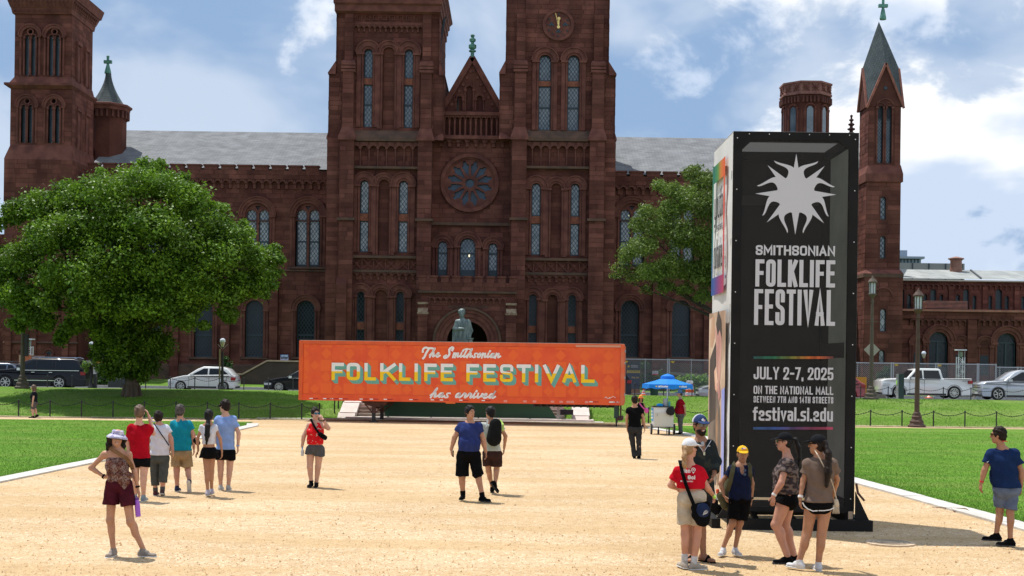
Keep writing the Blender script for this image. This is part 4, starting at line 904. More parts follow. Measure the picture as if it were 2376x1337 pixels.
# ---------------- round turret with the candle-snuffer roof
def turret(cxp,yb,D,r,ycor,ybot,name,mk=None): pass
D6=110.; c=W(250,300,D6); zt=lambda y: WZ(250,y,D6)
b=MB(); r=1.5; b.lathe([(r,zt(420)),(r,zt(290)),(r,zt(285)),(r,zt(262))],(c.x,D6,0),8,rot=R(22.5)); b.build('turret_body',STONE,CP)
b=MB(); b.lathe([(r+.1,zt(262)),(r+.25,zt(260)),(r+.3,zt(254)),(r+.45,zt(251)),(r+.45,zt(247)),(r*.9,zt(243))],(c.x,D6,0),8,rot=R(22.5)); b.build('turret_cornice',TRIM,CP)
for k in range(24):
    a=R(15*k); def_=None
    def mk():
        b=MB(); b.box(-.08,.08,-.22,0,-.55,0); return b
    proto('turret_corbel','tcb',mk,TRIM,(c.x+math.sin(a)*(r+.02),D6-math.cos(a)*(r+.02),zt(262)),rz=a)
prof=[]
for i in range(10):
    t=i/9; prof.append((.22+1.22*(1-t)**1.7+.0,zt(247)+(zt(170)-zt(247))*t))
b=MB(); b.lathe(prof,(c.x,D6,0),8,rot=R(22.5)); o=b.build('turret_roof',SLATE2,CP)
uvl=o.data.uv_layers.new(name='UVMap')
for lp in o.data.loops:
    v=o.data.vertices[lp.vertex_index].co; uvl.data[lp.index].uv=(v.x+v.y,v.z)
def cross(x,ybase,ytop,yarm,D,half):
    b=MB(); z=lambda y: WZ(x,y,D); cx=WX(x,yarm,D); s=D/F
    b.lathe([(7.5*s,z(ybase)),(8*s,z(ybase-3)),(4*s,z(yarm+9)),(3.2*s,z(yarm+6)),(3.2*s,z(ytop+4)),(4*s,z(ytop+2)),(2*s,z(ytop))],(cx,D,0),8)
    b.box(cx-half*s,cx+half*s,D-.13,D+.13,z(yarm+3.5),z(yarm-3.5)); return b.build('green_cross',COPPER,CP)
cross(250.5,171,129,144,D6,9)
# ---------------- octagonal battlemented tower, partly behind the banner kiosk
c=W(1868,300,D6); zt=lambda y: WZ(1868,y,D6); r=2.02
b=MB(); b.lathe([(r*.95,zt(420)),(r*.95,zt(247)),(r,zt(243)),(r*1.0,zt(229))],(c.x,D6,0),8,rot=R(22.5)); b.build('octagonal_tower',STONE,CP)
b=MB(); b.lathe([(r*1.07,zt(229)),(r*1.07,zt(225)),(r*1.03,zt(223)),(r*1.03,zt(204)),(r*1.08,zt(203)),(r*1.08,zt(199)),(r*.8,zt(199))],(c.x,D6,0),8,rot=R(22.5)); b.build('tower_parapet',mat('worn_parapet',(.30,.14,.11),.9,(.2,.08,.07),2,.2),CP)
for k in range(8):
    a=R(45*k); n_=Vector((math.sin(a),-math.cos(a),0)); tt=Vector((math.cos(a),math.sin(a),0)); ap=r*math.cos(R(22.5))
    for j in (-1,1):
        b=MB(); q=Vector((c.x,D6,(zt(223)+zt(204))/2))+n_*(ap*1.04+.02)+tt*(j*.38); s=.27; z=Vector((0,0,1))
        for u,v in ((tt+z,-(tt+z)),(tt-z,z-tt)): b.bar(q+u*s,q+v*s,.07,.05)
        b.bar(q+tt*s,q-tt*s,.05,.05); b.bar(q+z*s,q-z*s,.05,.05); b.build('pierced_panel',TRIM,CP)
    # window of each side
    q=Vector((c.x,D6,0))+n_*(ap*.955+.01); b=MB()
    P=[(-.26,zt(330)),(.26,zt(330)),(.26,zt(262)),(.1,zt(256)),(-.1,zt(256)),(-.26,zt(262))]
    b.add([q+tt*x+Vector((0,0,z)) for x,z in P],[tuple(range(6))]); b.build('window',GLASS,CP)
    b=MB()
    for x in (-.42,.42): p=q+tt*x; b.cyl((p.x,p.y,zt(330)),(p.x,p.y,zt(262)),.09,n=6)
    pts=[q+tt*(.42*math.cos(t))+Vector((0,0,zt(262)+.42*math.sin(t)))+n_*.03 for t in np.linspace(0,math.pi,9)]; b.tube(pts,.1,6); b.build('arch',TRIM,CP)
    for j in range(5):
        p=Vector((c.x,D6,zt(233)))+n_*(ap*1.0)+tt*((j-2)*.3)
        def mk():
            b=MB(); b.box(-.07,.07,-.18,0,-.5,0); return b
        proto('turret_corbel','tcb2',mk,TRIM,p,rz=a)
# ---------------- slender spire tower at the right
D7=101.; zs_=lambda y: WZ(2050,y,D7); xs_=lambda x,y=300: WX(x,y,D7); BK7=D7+2.6
lw=[(2036,2048),(2056,2068)]
H=[ahole(xs_(a),xs_(b_),zs_(379),zs_(242)) for a,b_ in lw]; B=[blocker(xs_(2036),xs_(2068),zs_(379),zs_(242),.25)]
mass('spire_stage',xs_(2015),xs_(2090),zs_(385),zs_(246),D7,BK7,H,.3,blocks=B,sides='L')
for a,b_ in lw:
    window(xs_(a),xs_(b_),zs_(379),zs_(276),D7,False,GLASS,.2,cell=.2); window(xs_(a),xs_(b_),zs_(276),zs_(242),D7,True,GLASSD,.2,cell=.2); surround(xs_(a),xs_(b_),zs_(379),zs_(242)-.2,D7,.1,.14,.12,hood=False)
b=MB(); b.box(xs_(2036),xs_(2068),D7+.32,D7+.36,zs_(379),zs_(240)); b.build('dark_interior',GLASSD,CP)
frust('weathering',(xs_(2006,400),xs_(2093,400),D7-.3,BK7+.3,zs_(404)),(xs_(2014,390),xs_(2090,390),D7,BK7,zs_(383)))
frust('band',(xs_(2006,410),xs_(2093,410),D7-.3,BK7+.3,zs_(423)),(xs_(2006,410),xs_(2093,410),D7-.3,BK7+.3,zs_(404)))
mass('spire_shaft',xs_(2008,520),xs_(2088,520),zs_(632),zs_(421),D7-.1,BK7+.1,[ahole(xs_(2042,480),xs_(2055,480),zs_(510),zs_(457)),ahole(xs_(2041,570),xs_(2054,570),zs_(600),zs_(548))],.35,blocks=[blocker(xs_(2042,480),xs_(2055,480),zs_(510),zs_(457),.1),blocker(xs_(2041,570),xs_(2054,570),zs_(600),zs_(548),.1)],sides='L')
window(xs_(2042,480),xs_(2055,480),zs_(510),zs_(457),D7-.1,True,GLASS,.2); window(xs_(2041,570),xs_(2054,570),zs_(600),zs_(548),D7-.1,True,GLASS,.2)
frust('weathering',(xs_(1999,640),xs_(2092,640),D7-.5,BK7+.5,zs_(645)),(xs_(1999,640),xs_(2092,640),D7-.5,BK7+.5,zs_(636)),STAIN)
frust('weathering',(xs_(1999,640),xs_(2092,640),D7-.5,BK7+.5,zs_(636)),(xs_(2008,640),xs_(2088,640),D7-.1,BK7+.1,zs_(626)))
lo=[(2038,2052,717,770),(2037,2050,813,842)]
mass('spire_base',xs_(2001,740),xs_(2090,740),GZ,zs_(645),D7-.45,BK7+.4,[ahole(xs_(a,750),xs_(c_,750),zs_(yb),zs_(yt)) for a,c_,yt,yb in lo],.35,blocks=[blocker(xs_(a,750),xs_(c_,750),zs_(yb),zs_(yt),.1) for a,c_,yt,yb in lo],sides='L')
for a,c_,yt,yb in lo: window(xs_(a,750),xs_(c_,750),zs_(yb),zs_(yt),D7-.45,True,GLASS2,.2,cell=.5)
b=MB(); ring(b,xs_(2044,700),zs_(692),.72,.84,D7-.53,D7-.4); b.build('arch',TRIM,CP)
# gables and spire
xa,xb=xs_(2014,240),xs_(2093,240); cxs=(xa+xb)/2; cyS=(D7+BK7)/2; zE=zs_(247); hw=(xb-xa)/2; zG=zs_(151); yh=(BK7-D7)/2
b=MB()
b.prism([(xa-.06,zE),(xb+.06,zE),(cxs,zG)],D7-.06,D7+.25); fixn(b.build('gable',STONE,CP))
b=MB(); b.add([(xa-.06,D7,zE),(xa-.06,BK7,zE),(xa-.06,cyS,zG),(xa+.25,D7,zE),(xa+.25,BK7,zE),(xa+.25,cyS,zG)],[(0,2,1),(3,4,5),(0,3,5,2),(1,2,5,4)]); fixn(b.build('gable',STONE,CP))
b=MB(); b.add([(xb+.06,D7,zE),(xb+.06,BK7,zE),(xb+.06,cyS,zG),(xb-.25,D7,zE),(xb-.25,BK7,zE),(xb-.25,cyS,zG)],[(0,1,2),(3,5,4),(0,2,5,3),(1,4,5,2)]); fixn(b.build('gable',STONE,CP))
cs=mat('spire_coping',(.33,.12,.08),.85,(.2,.08,.06),2)
for s in (-1,1):
    b=MB(); b.bar((cxs+s*(hw+.12),D7-.12,zE-.15),(cxs,D7-.12,zG+.1),.16,.16,up=(0,1,0)); b.build('coping',cs,CP)
    b=MB(); X=xa-.1 if s<0 else xb+.1; b.bar((X,D7,zE),(X,cyS,zG),.16,.16); b.bar((X,BK7,zE),(X,cyS,zG),.16,.16); b.build('coping',cs,CP)
b=MB(); b.lathe([(.16,0),(.16,.05)],(cxs,D7-.12,zs_(205)),4,axis='Y'); b.build('quatrefoil',FRM,CP)
b=MB(); ring(b,cxs,zs_(250),.62,.7,D7-.12,D7); b.build('arch',TRIM,CP)
apex=Vector((xs_(2050,45),cyS,zs_(40))); oc=[]
gp=[(cxs,D7-.06,zG+.05),(xb+.1,cyS,zG+.05),(cxs,BK7+.06,zG+.05),(xa-.1,cyS,zG+.05)]; cn=[(xb+.02,D7,zE+.02),(xb+.02,BK7,zE+.02),(xa-.02,BK7,zE+.02),(xa-.02,D7,zE+.02)]
for i in range(4): roofquad('spire_face',[cn[i],gp[(i+1)%4],tuple(apex),gp[i]],SLATE2)
cross(2049,46,-4,14,cyS,10.5)
# ---------------- low west range at the right
D8=104.; z8=lambda y,x=2200: WZ(x,y,D8); x8=lambda x,y=700: WX(x,y,D8)
L8=x8(2088); R8=x8(2620); tall=[(2091,2098),(2159,2172),(2235,2248),(2310,2325),(2388,2402)]; small=[(2105,2114,683),(2143,2151,683),(2181,2188,684),(2218,2227,684),(2257,2265,686),(2294,2302,686),(2332,2341,687),(2370,2379,688)]
D9=D8+3; f9=D9/D8
hs=[];bs=[];ws=[]
for a,c_ in tall: hs.append((WX(a,690,D9),WX(c_,690,D9),WZ(a,718,D9),WZ(a,671,D9)))
for a,c_,y in small: hs.append((WX(a,690,D9),WX(c_,690,D9),WZ(a,718,D9),WZ(a,y,D9)))
zt9=WZ(2200,651,D9)
mass('clerestory_wall',WX(2088,690,D9),WX(2620,690,D9),WZ(2200,740,D9),zt9,D9,D9+5,[ahole(*h) for h in hs],.3,blocks=[blocker(*h,.08) for h in hs],row=.34)
for h in hs: window(*h,D9,True,mat('teal_glass',(.04,.09,.10),.12,(.02,.05,.06),2,spec=.4),.2,cell=.2)
for x in (2122,2200,2278,2352): pier(WX(x,690,D9),WX(x+12,690,D9),WZ(2200,735,D9),WZ(x,662,D9),D9,.15,.1)
corbels(WX(2092,660,D9),WX(2600,660,D9),WZ(2230,660,D9),.4,D9,42,.2)
b=MB(); b.box(WX(2086,650,D9),WX(2620,650,D9),D9-.35,D9+.1,WZ(2230,653.5,D9),WZ(2230,650.5,D9)); b.build('gutter',mat('pale_gutter',(.5,.46,.4),.6),CP)
roofquad('metal_roof',[(WX(2086,650,D9),D9-.3,zt9+.12),(WX(2620,650,D9),D9-.3,zt9+.12),(WX(2620,630,D9),D9+5,WZ(2230,627,D9+5)),(WX(2070,630,D9),D9+5,WZ(2230,627,D9+5))],LEADR)
b=MB(); p=W(2252,628,D9+4.8); q=W(2276,650,D9-.2); b.bar(p+Vector((0,0,.05)),q+Vector((0,0,.15)),.12,.1); b.build('roof_seam',LEAD,CP)
# aisle wall
arch=[(2155,2199,770),(2313,2358,773),(2472,2516,776)]
zt8=z8(722)
H8=[(x8(a,800),x8(c_,800),z8(900),WZ(a,y,D8)) for a,c_,y in arch]
mass('aisle_wall',L8,R8,GZ,zt8,D8,D8+3.2,[ahole(*h) for h in H8],.4,blocks=[blocker(*h,.5) for h in H8],row=.36)
for h in H8:
    r=(h[1]-h[0])/2; surround(h[0],h[1],h[2],h[3]-r,D8,.22,.5,.18); window(*h,D8,True,GLASSD,.3,bars=(h[3]-h[2]-r,),cell=.4)
    cxh=(h[0]+h[1])/2; b=MB(); b.box(cxh-.06,cxh+.06,D8+.22,D8+.3,h[2],h[3]-r); b.build('mullion',FRM,CP)
for x,y in ((2130,785),(2227,788),(2284,790),(2386,792)):
    a=x8(x-11,790); c_=x8(x+11,790); surround(a,c_,GZ,z8(y+12,x),D8,.1,.32,.14); b=MB(); b.box(a+.05,c_-.05,D8-.04,D8-.02,z8(870),z8(y+35,x)); b.build('niche_window',GLASSD,CP)
for x in (2243,2400): pier(x8(x),x8(x+22),GZ,z8(738,x),D8,.3,.2)
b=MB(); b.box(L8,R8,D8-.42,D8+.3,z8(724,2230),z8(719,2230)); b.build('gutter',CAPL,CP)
corbels(x8(2110,740),x8(2240,740),z8(741,2170),.5,D8,9,.24); corbels(x8(2268,740),x8(2398,740),z8(742,2330),.5,D8,9,.24)
b=MB(); b.box(L8,R8,D8-.2,D8+.02,z8(741,2230),z8(724,2230)); b.build('parapet',STONE,CP); ashlar(L8,R8,z8(741,2230),z8(724,2230),D8-.2,(),.34,.9)
b=MB(); b.box(L8,R8,D8+3.3,D9+7,GZ,WZ(2230,720,D8)); b.build('aisle_roof',STONE,CP)
# louvred box on the aisle roof, slat by slat
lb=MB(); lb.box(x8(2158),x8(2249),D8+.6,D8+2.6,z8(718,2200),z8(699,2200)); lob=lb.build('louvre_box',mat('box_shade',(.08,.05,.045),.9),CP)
for i in range(6):
    b=MB(); z=z8(715-i*3.1,2200); b.box(x8(2157),x8(2250),D8+.5,D8+.58,z,z+.055); b.box(x8(2157)-.08,x8(2157),D8+.5,D8+2.6,z,z+.055); b.build('louvre_slat',mat('louvre',(.36,.17,.13),.7,(.22,.12,.10),2),lob)
# chimney on the ridge
c=W(2218,632,D9+4.2); s=(D9+4.2)/F; b=MB(); b.lathe([(14*s,-6*s),(14*s,11*s),(13*s,11*s)],c,16,mi=1); b.lathe([(13*s,11*s),(13*s,27*s),(15*s,28*s),(15*s,29*s)],c,16); b.lathe([(19*s,30*s),(19*s,32*s),(0.2*s,37*s)],c,8); b.build('chimney',[mat('chimney_brown',(.30,.15,.11),.7,(.22,.11,.08),2),LEAD],CP)
# ---- put the stones down: the largest 300 as stones of their own, the rest joined
def area(s): A=s[0]; return (A[1]-A[0]).length*(A[3]-A[0]).length
order=sorted(range(len(STQ)),key=lambda i:-area(STQ[i])); big=set(order[:290]); rest=MB()
for i,(vs,fs,tone) in enumerate(STQ):
    if i in big:
        b=MB(); b.add(vs,fs,0,tone+.0001); me=b.mesh('stone')
        link('stone',me,STONE,CP)
    else: rest.add(vs,fs,0,tone)
tag(rest.build('stonework',STONE,CP),kind='stuff')
print('stones',len(STQ))
# ---------------- buildings beyond
def farbuild(label,parts,d,m,cat='building'):
    x0=parts[0][0]; t=thing('office_building',label,cat,(WX(x0,610,d),d,0)); return t
t=thing('office_building','grey windowless office slab with panel joints behind the low roof','building',(WX(2160,620,190),190,0))
b=MB(); b.box(WX(2060,620,190),WX(2238,620,190),190,215,0,WZ(2160,611,190)); b.build('facade',mat('grey_panel',(.27,.28,.28),.8,(.22,.23,.23),.1),t)
for x in (2117,2155,2194,2232): b=MB(); X=WX(x,620,190); b.box(X-.08,X+.08,189.9,190,0,WZ(2160,611,190)); b.build('panel_joint',FRM,t)
t=thing('office_building','blue grey glass office tower far behind the spire','building',(WX(2110,600,260),260,0))
b=MB(); b.box(WX(2040,600,260),WX(2137,600,260),260,290,0,WZ(2110,602,260)); b.build('glass_floor',mat('far_glass',(.20,.30,.36),.3,(.14,.22,.28),.3),t)
b=MB(); b.box(WX(2040,600,260),WX(2142,600,260),259,291,WZ(2110,601,260),WZ(2110,596,260)); b.box(WX(2040,590,260),WX(2112,590,260),262,285,WZ(2110,596,260),WZ(2110,579,260)); b.build('penthouse',mat('far_steel',(.25,.31,.38),.6),t)
for x in range(2090,2137,8): b=MB(); X=WX(x,608,260); b.box(X-.1,X+.1,259.8,260,WZ(2110,612,260),WZ(2110,602,260)); b.build('mullion',FRM,t)
# ------------------------------------------------------------- orange trailer
P_OR=mat('trailer_orange',srgb(240,97,44),.5,srgb(230,82,40),2.,.03,40,spec=.4); P_OR2=mat('print_light_orange',srgb(241,102,40),.5,spec=.4); P_EDGE=mat('trailer_edge',srgb(232,92,32),.4,srgb(214,84,34),3)
WHT=mat('print_white',(.86,.84,.82),.6); YEL=mat('print_yellow',srgb(252,205,0),.5); TEAL=mat('print_teal',srgb(102,170,160),.5); TEALD=mat('print_dark_teal',srgb(56,122,112),.5)
STEEL=mat('galvanised',(.42,.44,.45),.45,metal=.6,col2=(.3,.31,.32),scale=4); BLK=mat('black_metal',(.012,.012,.013),.45); RUST=mat('rusty_frame',(.13,.055,.04),.85,(.06,.03,.025),4,.2)
dL,dR=56.9,55.5
pl=W(695,862,dL); pr=W(1447,866,dR); ux=Vector((pr.x-pl.x,pr.y-pl.y,0)); TL=ux.length; ux.normalize(); uy=Vector((-ux.y,ux.x,0))
zb0=W(695,931,dL).z; zt0=(W(695,794,dL).z+W(1447,797,dR).z)/2; zb0=(W(695,931,dL).z+W(1447,938,dR).z)/2
T=thing('cargo_trailer','long orange cargo trailer printed with the festival name','trailer',(pl.x,pl.y,0)); ORG['cargo_trailer']=Vector((pl.x,pl.y,0))
def tw(u,v,dep): return Vector((pl.x,pl.y,0))+ux*u+uy*(-dep)+Vector((0,0,zb0+v))
PU=TL/752.; TH=zt0-zb0   # metres per photo pixel on the trailer
def px(x,y): return ((x-695)*PU, TH-(y-794-(x-695)*.0043)*TH/137.5)
def tbox(b,u0,u1,v0,v1,d0,d1,mi=0):
    vs=[tw(u,v,d) for u,v,d in ((u0,v0,d1),(u1,v0,d1),(u1,v0,d0),(u0,v0,d0),(u0,v1,d1),(u1,v1,d1),(u1,v1,d0),(u0,v1,d0))]; b.add(vs,[(0,1,5,4),(1,2,6,5),(2,3,7,6),(3,0,4,7),(4,5,6,7),(3,2,1,0)],mi)
b=MB(); tbox(b,.0,TL,.0,TH,-2.55,-.012); b.build('box_body',P_EDGE,T)
b=MB(); nP=11
for i in range(nP): # side panels with shallow joints
    u0=.16+(TL-.3)*i/nP; u1=.16+(TL-.3)*(i+1)/nP; q=MB(); tbox(q,u0+.003,u1-.003,.28,TH-.14,-.012,.0); q.build('side_panel',P_OR,T)
b=MB(); tbox(b,.0,TL,TH-.13,TH+.02,-.012,.035); b.build('top_rail',P_EDGE,T)
b=MB(); tbox(b,.0,TL,.0,.27,-.012,.02); b.build('bottom_rail',P_OR,T)
b=MB(); tbox(b,-.02,.15,.0,TH,-.1,.045); b.build('corner_post',P_EDGE,T)
b=MB(); tbox(b,TL-.13,TL+.03,.0,TH+.02,-.1,.045); b.build('corner_post',mat('pinkish_post',srgb(214,120,84),.5,srgb(232,92,40),2),T)
b=MB(); tbox(b,.0,TL,TH+.02,TH+.035,-2.55,.03); b.build('roof_sheet',mat('pale_roof_edge',(.55,.48,.42),.5),T)
b=MB(); tbox(b,TL-2.0,TL-.05,TH-.12,TH-.03,.036,.039); b.build('worn_patch',mat('worn_patch',srgb(216,150,120),.6),T)
# printed quilt pattern: diamonds and squares, clipped to the panels
b=MB(); lo,hi=.285,TH-.15
def clipadd(P,dep,bb=b):
    def clip(P,ax,lim,s):
        o=[]
        for i in range(len(P)):
            a=P[i];c=P[(i+1)%len(P)]; ia=s*(a[ax]-lim)>=0; ic=s*(c[ax]-lim)>=0
            if ia: o.append(a)
            if ia!=ic: k=(lim-a[ax])/(c[ax]-a[ax]); o.append((a[0]+(c[0]-a[0])*k,a[1]+(c[1]-a[1])*k))
        return o
    for ax,lim,s in ((0,.17,1),(0,TL-.15,-1),(1,lo,1),(1,hi,-1)):
        P=clip(P,ax,lim,s)
        if len(P)<3: return
    bb.add([tw(u,v,dep) for u,v in P],[tuple(range(len(P)))])
per=54.5
for j in range(-1,5):
    for i in range(-1,15):
        for (ox,oy,kind) in ((0,0,'d'),(per/2-0,27.5,'d2'),(0,27.5,'s')):
            cx,cy=704+i*per+ (0 if kind!='d2' else 0)+ox, 823+j*54.5+oy; r=12.5
            if kind=='d': u,v=px(cx,cy); k=r*PU; clipadd([(u-k,v),(u,v-k*1.05),(u+k,v),(u,v+k*1.05)],.003)
            elif kind=='d2': u,v=px(cx,cy); k=11.5*PU; clipadd([(u-k,v),(u,v-k),(u+k,v),(u,v+k)],.0036)
            else: u,v=px(cx,cy); k=13*PU; clipadd([(u-k,v-k),(u+k,v-k),(u+k,v+k),(u-k,v+k)],.0024)
b.build('printed_pattern',P_OR2,T)
# block letters with oblique shade
L3=[('F',771.6,800.5),('O',807,838.8),('L',849,876.2),('K',886,922.5),('L',930,957),('I',966.5,975.2),('F',989,1018),('E',1027.5,1056),('F',1087,1116),('E',1126,1155),('S',1164.6,1195),('T',1203,1235.5),('I',1245,1254.8),('V',1263.6,1301.5),('A',1308,1339.5),('L',1350.6,1381.5)]
def flatletter(ch,x0,x1,yt,yb,t):
    u0,v1=px(x0,yt); u1,v0=px(x1,yb); h=v1-v0; rs,w=glyph_quads(ch,h,t,1,wfix=u1-u0); return u0,v0,h,rs
for ch,x0,x1 in L3:
    t=(6.8 if ch=='S' else 7.8)*PU; u0,v0,h,rs=flatletter(ch,x0,x1,844,884.5,t); sx,sz=7.4*PU,-7.9*PU
    wt=MB(); ye=MB(); sl=MB(); mid=h*.51
    for ri,r in enumerate(rs):
        dd=.040+.0006*ri
        for qi,q in enumerate(r):
            q=[Vector((p.x,p.y)) for p in q]
            for bb,s in ((wt,1),(ye,-1)):
                P=[(p.x,p.y) for p in q]; o=[]
                for i in range(4):
                    a=P[i];c=P[(i+1)%4]; ia=s*(a[1]-mid)>=0; ic=s*(c[1]-mid)>=0
                    if ia:o.append(a)
                    if ia!=ic: k=(mid-a[1])/(c[1]-a[1]); o.append((a[0]+(c[0]-a[0])*k,mid))
                if len(o)>=3: bb.add([tw(u0+x,v0+y,dd) for x,y in o],[tuple(range(len(o)))])
            for k in range(4):
                a,c=q[k],q[(k+1)%4]; e=c-a
                if e.length<1e-5: continue
                nrm=Vector((e.y,-e.x)).normalized()
                if nrm.dot(Vector((1,-1)))<=.05: continue
                if k in (1,3) and not (( qi==0 and k==3) or (qi==len(r)-1 and k==1)): continue
                mi=0 if abs(nrm.x)>abs(nrm.y) else 1
                sl.add([tw(u0+p.x,v0+p.y,dd-.001) for p in (a,c)]+[tw(u0+p.x+sx,v0+p.y+sz,.006) for p in (c,a)],[(0,1,2,3)],mi)
    wt.build('letter',WHT,T); ye.build('letter',YEL,T); sl.build('letter_shade',[TEAL,TEALD],T)
# brush script
SCR={'T':(13,[([(1,8),(0,12),(3,15),(7,13.5),(14,13.5)],2.6),([(9,13),(6.5,6),(6,0),(4.5,-2)],2.8)]),
'h':(8.5,[([(0,3),(4,9),(5,14),(3.6,12),(2,5),(1,0)],2.2),([(1.5,4),(4,7),(5.6,6),(4.6,2),(5.2,.3),(8,2.5)],2.1)]),
'e':(7,[([(0,2.5),(3.5,4),(4.6,6),(3,7),(1.4,4),(1.8,.8),(4,.2),(7,2.5)],2.1)]),
'S':(13,[([(10,11),(11,14),(8.5,15.8),(5,12.5),(6,9),(8,5),(6,.5),(2,-1.5),(.4,1),(3,2.5)],2.8)]),
'm':(11,[([(1,6.5),(1,0)],2.1),([(1,3.5),(3.6,7),(4.4,6),(4,0)],2.1),([(4.2,3.5),(7,7),(7.8,6),(7,1.6),(8,.2),(11,2.6)],2.1)]),
'i':(4.5,[([(1.2,6.8),(.8,1.4),(1.8,.2),(4.5,2.6)],2.1),([(2.2,9.6),(2.5,10.4)],2.3)]),
't':(6,[([(3.4,13),(1.8,5),(1.4,1.4),(2.4,.2),(6,2.6)],2.2),([(-1.5,11.8),(2,13.4),(8,12.6)],1.8)]),
's':(6.4,[([(.2,1.6),(2.4,-.2),(5,1.4),(2.2,4),(2.4,6.6),(5.4,6.4)],1.9)]),
'o':(7,[([(3.6,6.8),(1,5),(1,1),(3.4,.2),(5.2,3),(3.8,6.6),(7,5)],2.1)]),
'n':(8,[([(1,6.8),(1,0)],2.1),([(1,3.5),(4.2,7),(5,6),(4.4,1.6),(5.2,.2),(8,2.6)],2.1)]),
'a':(7.6,[([(4.8,6.2),(2,6.6),(.6,2.6),(2,.2),(4.4,3),(5,6.6),(4.4,1.6),(5.4,.2),(7.6,2.6)],2.1)]),
'r':(6.4,[([(0,2.6),(2.2,7.6),(2.2,5.8),(4.6,6.4),(3.6,2),(4.4,.2),(6.4,2.6)],2.1)]),
'v':(6.6,[([(.8,6.8),(1.2,1),(2.6,.3),(5.4,4),(5.2,6.8),(6.6,6)],2.1)]),
'd':(8,[([(4.8,6.2),(2,6.6),(.6,2.6),(2,.2),(4.4,3),(6.4,13),(5,6),(4.4,1.6),(5.6,.2),(8,2.6)],2.1)]),
'M':(9,[([(0,0),(1.6,8),(3,2),(5,8.4),(6.4,.4),(9,2)],1.0)])}
def script(s,x0,y0,wpx,sc,name='lettering'):
    tot=sum(6 if c==' ' else SCR[c][0] for c in s); k=wpx/tot; b=MB(); x=0; c=0
    for ch in s:
        if ch==' ': x+=6; continue
        w,st=SCR[ch]
        for pts,t in st:
            c+=1; p=chaikin([((x+a+.28*z)*k,z*sc) for a,z in pts],False,3)
            for q in ribbon(p,t*1.2*min(k,sc),False):
                b.add([tw(*( (lambda uv:(uv[0]+v.x*PU,uv[1]+v.y*PU))(px(x0,y0))),.022+.0006*(c%7)) for v in q],[(0,1,2,3)])
        x+=w
    return b.build(name,WHT,T)
script('The Smithsonian',980,829,184,1.5); script('has arrived',1003,922,150,1.6)
# signature flourish, small print, reflective tape
b=MB()
for q in ribbon(chaikin([(0,2),(3,6),(5,2),(8,1),(11,5),(13,1),(9,3),(15,4),(20,7),(24,3)],False,3),.9,False): u,v=px(1405,921); b.add([tw(u+p.x*PU,v+p.y*PU,.024) for p in q],[(0,1,2,3)])
b.build('signature',WHT,T)
u,v=px(1415,929); lettering('smithsonian',.065,.014,.42,lambda a,c,d:tw(u+a,v+c,.022+d),WHT,T)
for x in (720,752,768,790,838,862,895,1071,1123,1005,1026,955,1370,1416):
    for dx,w,m,nm in ((0,8,WHT,'white_tape'),(8,13,mat('red_tape',srgb(170,25,30),.4),'red_tape')):
        u0,v0=px(x+dx,927.5); b=MB(); tbox(b,u0,u0+w*PU,v0-.02,v0+.02,.02,.023); b.build(nm,m,T)
for x in (1174,1219,1241,1282,1302,1318,1327,1360):
    u0,v0=px(x,928); b=MB(); tbox(b,u0,u0+8*PU,v0-.05,v0+.035,.02,.024); b.build('sticker',mat('pink_sticker',srgb(235,150,135),.5),T)
# underframe, landing gear, rear bumper
b=MB(); 
for s in (-.5,-2.0): tbox(b,10.,TL-.2,-.12,.0,s-.1,s)
b.build('chassis_rail',mat('dark_underframe',(.04,.03,.025),.7),T)
for i in range(12): q=MB(); u0=10.0+i*.28; tbox(q,u0,u0+.06,-.13,-.0,-2.3,-.05); q.build('cross_member',BLK,T)
gx=(868-695)*PU
for s in (-.35,-2.1):
    b=MB(); a=tw(gx,0,s); P=[(gx-.52,0),(gx-.35,-.16),(gx-.05,-.24),(gx+.15,-.24),(gx+.5,-.12),(gx+.62,0)]
    vs=[tw(u,v,s+.06) for u,v in P]+[tw(u,v,s-.06) for u,v in P]; n=6
    b.add(vs,[tuple(range(n)),tuple(range(2*n-1,n-1,-1))]+[((i+1)%n,i,n+i,n+(i+1)%n) for i in range(n)]); fixn(b.build('gear_bracket',RUST,T))
    b=MB(); a=tw(gx,-.2,s); m_=tw(gx,-.52,s); g=Vector((a.x,a.y,.0)); b.bar(a,m_,.17,.17); b.build('leg_sleeve',RUST,T)
    b=MB(); b.bar(m_,g+Vector((0,0,.03)),.15,.15); b.box(g.x-.2,g.x+.2,g.y-.14,g.y+.14,0.0,.035); b.build('landing_leg',BLK,T)
    b=MB(); b.bar(tw(gx-.4,-.12,s),tw(gx-.06,-.5,s),.05,.05); b.bar(tw(gx+.55,-.08,s),tw(gx+.07,-.5,s),.05,.05); b.build('brace',RUST,T)
b=MB(); b.bar(tw(gx,-.3,-.35),tw(gx,-.3,-2.1),.06,.06); b.build('axle_shaft',RUST,T)
for s in (-.15,-2.3):
    b=MB(); tbox(b,TL-.38,TL-.22,-.55,0,s-.12,s); b.build('bumper_post',mat('dark_green_steel',(.02,.06,.05),.5),T)
b=MB(); tbox(b,TL-.14,TL-.07,-.62,0,-.2,-.12); tbox(b,TL-.30,TL-.02,-.64,-.52,-2.4,-.1); b.build('rear_bumper',RUST,T)
b=MB(); p=tw(TL-.28,-.5,-.1); b.bar(p,Vector((p.x,p.y,0)),.06,.06); b.build('stand_leg',BLK,T)
b=MB(); tbox(b,TL-.01,TL+.035,.05,TH-.05,-2.5,-.05); b.build('rear_door',mat('door_orange',srgb(214,96,62),.5),T)
for v in (.4,1.1,1.7,2.2): b=MB(); tbox(b,TL+.03,TL+.08,v,v+.1,-.1,-.0); b.build('hinge',STEEL,T)
